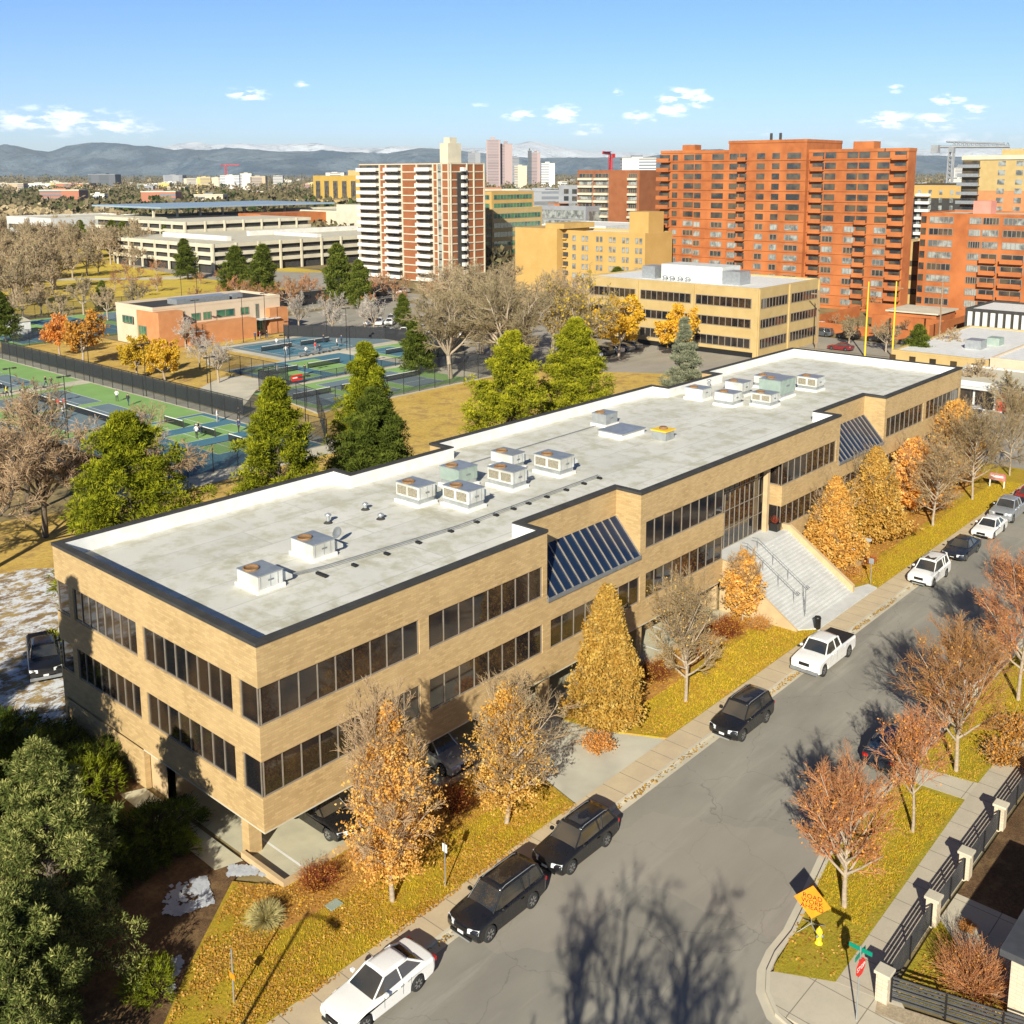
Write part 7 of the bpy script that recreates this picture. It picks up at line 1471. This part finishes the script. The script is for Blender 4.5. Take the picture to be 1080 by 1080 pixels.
# downtown cluster beyond the gold office
t = cbox(514, 528.5, 2300, 149, 8, 'tallest mauve slab tower of the skyline'); cbox(528, 541, 2320, 153, 8, 'second mauve tower attached to the tallest one'); cbox(543, 556, 2100, 175.5, 1, 'cream mid rise right of the mauve towers')
cbox(557, 561, 2500, 160, 7, 'thin dark green edge tower of the skyline'); cbox(561, 570, 2500, 162, 8, 'grey tower beside the thin dark one'); cbox(571, 585, 2200, 173, 5, 'white stepped mid rise right of the grey tower'); cbox(541, 548, 2700, 167, 4, 'bluish block behind the mauve towers')
cbox(495, 508, 2600, 162, 4, 'grey tower left of the tallest slab'); cbox(500, 512, 1500, 181, 7, 'dark low block left of the skyline towers')
cbox(100, 128, 2600, 183, 7, 'black glass office block on the left skyline'); cbox(66, 100, 2200, 192, 3, 'long red brick block left of the black one'); cbox(59, 78, 2300, 191.5, 6, 'ochre block on the left skyline'); cbox(14, 32, 2000, 192, 2, 'tan block at the left end of the skyline')
cbox(34, 60, 2300, 192, 5, 'pale block between tan and ochre ones'); cbox(105, 136, 1900, 198, 0, 'low pale block under the black one'); cbox(150, 182, 2300, 193, 5, 'long low white block on the left skyline')
cbox(178, 198, 3200, 184, 4, 'dark grey block below the tiny crane'); cbox(172, 184, 1900, 192, 6, 'yellow house like block on the skyline'); cbox(199, 215, 2600, 187.5, 1, 'cream block right of the crane'); cbox(213, 227, 2500, 186, 6, 'pale yellow block near the left centre skyline'); cbox(228, 238, 2500, 186.5, 1, 'cream narrow block near the left centre skyline')
cbox(237, 257, 2400, 184.5, 5, 'white block pair on the skyline'); cbox(258, 270, 2300, 182.5, 0, 'pale block with dark windows on the skyline'); cbox(268, 284, 2300, 185.5, 2, 'tan block left of the golden hotel'); cbox(292, 302, 2400, 185, 0, 'grey white block touching the golden hotel')
cbox(347, 366, 2300, 182, 5, 'white block right of the golden hotel'); cbox(368, 380, 1500, 188, 0, 'pale narrow block left of the balcony tower'); cbox(338, 372, 1100, 199, 1, 'low greenish cream block below the golden hotel')
cbox(596, 622, 620, 204, 5, 'white office strip behind the glass block'); cbox(548, 592, 640, 201, 4, 'grey office strip behind the glass block'); cbox(505, 545, 600, 203, 2, 'low terracotta roofed building'); cbox(480, 560, 760, 200, 3, 'long low red roofed building')
cbox(655, 690, 1150, 168, 5, 'white block over the brown brick slab'); cbox(1000, 1012, 2600, 179, 0, 'pale block on the right skyline'); cbox(955, 985, 900, 196, 5, 'white roofed block behind the charcoal one'); cbox(995, 1014, 760, 191, 0, 'pale penthouse block beside the grey crane')
for (u, d, s) in ((20, 238, .6), (60, 228, .55), (110, 236, .6), (-5, 222, .6), (85, 246, .7), (140, 250, .6), (40, 246, .6)): place(copy_thing(st2, (0, 0, 0)), at(u, d), 'pale leafless tree among the park trees at the left', u*1., s, gp_)
rs = random.Random(12)
for k in range(95):
    d = 900*(8)**rs.random(); u = rs.uniform(-20, 1100); w_ = rs.uniform(14, 46)*_f/d*.8; vt = 183.8+(32.4-rs.uniform(6, 17)-(rs.random() < .15)*8)*_f/d
    cbox(u, u+max(w_, 1.2), d, vt, rs.choice((0, 1, 2, 5, 5, 0, 3, 4, 6)), 'small distant building half hidden in the far woods', 'distant_building', group='distant buildings in the far woods')
# hills and snow peaks
def ridge(name, prof, dist, depth, mat, seed, rough=.22, nx=420, ny=36, foot=None):
    r = np.random.default_rng(seed); us = np.linspace(-260, 1340, nx); tops = np.interp(us, [p[0] for p in prof], [p[1] for p in prof]); Hh = CP.z+(183.8-tops)*dist/_f
    ph = [(r.uniform(.004, .012)*(1.9**o), r.uniform(0, 6.28), .5**o) for o in range(6) for _ in range(3)]
    V = []; C0 = np.array([CP.x, CP.y]); fw = np.array([math.cos(_yaw), math.sin(_yaw)]); rt = np.array([Rr.x, Rr.y])
    def fbm(x, y):
        s = 0; 
        for i, (f, p, a) in enumerate(ph): s += a*(1-2*abs(math.sin(x*f*.7*math.cos(i*1.3)+y*f*1.1*math.sin(i*1.3+.6)+p)))
        return s/4
    for j in range(ny):
        t_ = j/(ny-1); d = dist+depth*(t_-.6); e = math.sin(math.pi*min(t_/.6, 1)/2)**1.25 if t_ < .6 else math.cos(math.pi/2*(t_-.6)/.4)
        for i in range(nx):
            s = (us[i]-540)/_f*d; f = fbm(s/6, d/7); sp = rough*(1-abs(2*e-1)**3)+.07*e
            V.append((C0[0]+fw[0]*d+rt[0]*s, C0[1]+fw[1]*d+rt[1]*s, max(-2., Hh[i]*(e+(sp*(.3+e)*f-.03)) if e > .01 else -2.)))
    Q = [(j*nx+i, j*nx+i+1, (j+1)*nx+i+1, (j+1)*nx+i) for j in range(ny-1) for i in range(nx-1)]
    o = link_mesh(name, mesh_np(name, V, Q, smooth=True), mat); o['kind'] = 'structure'; return o
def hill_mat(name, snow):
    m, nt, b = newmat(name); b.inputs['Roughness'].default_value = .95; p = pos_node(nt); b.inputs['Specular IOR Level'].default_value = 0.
    o = mixc(nt, mrange(nt, noise(nt, p, .0011, 10, .78), .44, .56), (.006, .045, .09), (.12, .17, .21))  # forest and lit slope tones, both pushed blue to imitate distant haze
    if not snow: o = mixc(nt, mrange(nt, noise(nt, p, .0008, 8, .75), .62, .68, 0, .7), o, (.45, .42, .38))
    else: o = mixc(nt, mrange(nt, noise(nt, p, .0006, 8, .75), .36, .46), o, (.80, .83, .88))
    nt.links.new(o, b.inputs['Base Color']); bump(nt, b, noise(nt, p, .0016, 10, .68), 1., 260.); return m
ridge('foothills', [(-260, 160), (-60, 153), (0, 152.5), (25, 151.5), (45, 156), (62, 159), (80, 152.5), (105, 150), (135, 149.5), (152, 153), (165, 152), (190, 157), (225, 157.5), (262, 154.5), (290, 157), (330, 158), (380, 160), (410, 161.5), (445, 156), (470, 158), (500, 161), (560, 167), (600, 166), (650, 166), (680, 166), (720, 160), (800, 161), (900, 163), (960, 164), (1010, 166), (1100, 163), (1340, 166)], 20000, 9000, hill_mat('hazed_foothill_forest', False), 3, .62, ny=80)
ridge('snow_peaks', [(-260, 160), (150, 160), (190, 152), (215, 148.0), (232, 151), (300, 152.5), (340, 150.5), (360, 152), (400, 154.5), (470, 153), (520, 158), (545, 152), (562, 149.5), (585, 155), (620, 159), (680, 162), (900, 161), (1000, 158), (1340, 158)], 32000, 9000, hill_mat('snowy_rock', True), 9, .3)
# the air between
hz = MB().box(-14000, 42000, -14000, 42000, -3, 1200); ho = hz.build('haze', []); ho['kind'] = 'stuff'
hm = bpy.data.materials.new('pale_haze'); hm.use_nodes = True; nt = hm.node_tree; nt.nodes.clear(); o_ = nt.nodes.new('ShaderNodeOutputMaterial'); v_ = nt.nodes.new('ShaderNodeVolumePrincipled')
v_.inputs['Color'].default_value = (.80, .90, 1., 1); v_.inputs['Density'].default_value = 2.9e-5; v_.inputs['Anisotropy'].default_value = 0.0; nt.links.new(v_.outputs[0], o_.inputs['Volume']); ho.data.materials.append(hm)
# fallen leaves over the lawns and kerb
def litter(name, polys, n, seed, z, size=.055, mat='litter', tilt=.25):
    r = np.random.default_rng(seed); P_ = []
    def inside(x, y, q):
        c = False
        for i in range(len(q)):
            a, b_ = q[i], q[i-1]
            if (a[1] > y) != (b_[1] > y) and x < (b_[0]-a[0])*(y-a[1])/(b_[1]-a[1])+a[0]: c = not c
        return c
    for q, m_ in polys:
        xs = [p[0] for p in q]; ys = [p[1] for p in q]; got = 0
        while got < m_:
            x, y = r.uniform(min(xs), max(xs)), r.uniform(min(ys), max(ys))
            if inside(x, y, q) and (math.sin(x*.8+2*math.sin(y*.7))*math.sin(y*1.1+x*.35)+.5*math.sin(x*2.9+y*1.3)*math.sin(y*3.7-x)+r.normal(0, .45) > .05): P_.append((x, y, z+r.uniform(0, .03))); got += 1
    P_ = np.array(P_); n = len(P_); a = r.random(n)*6.28; D = np.stack([np.cos(a), np.sin(a), r.normal(0, tilt, n)], 1); s = size*r.uniform(.6, 1.4, (n, 1)); b_ = np.stack([-np.sin(a), np.cos(a), r.normal(0, tilt, n)], 1)
    V = np.stack([P_-D*s-b_*s*.3, P_-b_*s*.8, P_+D*s, P_+b_*s*.8], 1).reshape(-1, 3); o = link_mesh(name, mesh_np(name, V, np.arange(4*n).reshape(n, 4), None, r.random(n)), [LF[mat]]); o['kind'] = 'stuff'
litter('fallen_leaves', [([(-14, -7.35), (14, -7.35), (14.8, -4), (14.9, -1.3), (0.3, -1.3), (-1.1, .8), (-5.4, -2.3), (-9, -5.4)], 22000), ([(22.8, -7.1), (42, -7.1), (41.5, -4), (21.4, -3.5)], 3500), ([(20.6, -1.3), (40.5, -1.3), (40.5, -3.6), (21, -4.2)], 5000), ([(50.8, -1.3), (92, -1.3), (92, -4.), (66, -5.0), (53, -7.1)], 9000)], 0, 1, .14, .048)
LF['snowbits'] = leaf_mat('snow_bits', [(.62, .66, .74), (.78, .80, .84)])
litter('snow_patch', [([(-3.4, 2.9), (-1.9, 2.2), (-2.6, .4), (-4.2, .9), (-4.6, 1.8)], 420), ([(-.1, 13.2), (-1.3, 13.6), (-1.8, 19), (-2.6, 24), (-.6, 24), (-.1, 20)], 1300), ([(-6.2, -1.2), (-5.3, -1.5), (-6.6, -3), (-7.3, -2.6)], 90), ([(.1, .1), (-1.1, 1.5), (-.6, 2), (.2, 1)], 160)], 0, 3, .125, .15, 'snowbits', .05)
litter('fallen_leaves', [([(10.5, -20.4), (11.7, -22.5), (27.5, -22.1), (27.5, -19.1), (18, -19.2)], 1500), ([(29.4, -19), (50, -19), (50, -22), (29.9, -22)], 1800), ([(-3, -8.87), (70, -8.87), (70, -9.25), (-3, -9.25)], 1300), ([(12.5, -24.8), (17.5, -24.8), (15, -27.6), (14, -30)], 700)], 0, 2, .135)
def blades(name, polys, seed, z, size, mat='grassb'):
    r = np.random.default_rng(seed); Ps = []
    for (x0, x1, y0, y1, m_) in polys: Ps.append(np.stack([r.uniform(x0, x1, m_), r.uniform(y0, y1, m_), np.full(m_, z)], 1))
    P_ = np.concatenate(Ps); n = len(P_); D = np.stack([r.normal(0, .5, n), r.normal(0, .5, n), np.ones(n)], 1); V, Q = quads(r, P_, size*r.uniform(.6, 1.4, n), .35, D)
    o = link_mesh(name, mesh_np(name, V, Q, None, r.random(n)), [LF[mat]]); o['kind'] = 'stuff'
blades('grass', [(-5, 14, -7.1, -3.6, 16000), (23, 42, -7.1, -3.8, 14000), (53, 90, -7.1, -4.6, 16000), (15.2, 27.3, -22.1, -19.2, 12500), (29.6, 50, -22, -19.1, 12000)], 5, .115, .045)
flush_rest()
print('objects', len(bpy.data.objects), 'faces', sum(len(m.polygons) for m in bpy.data.meshes))
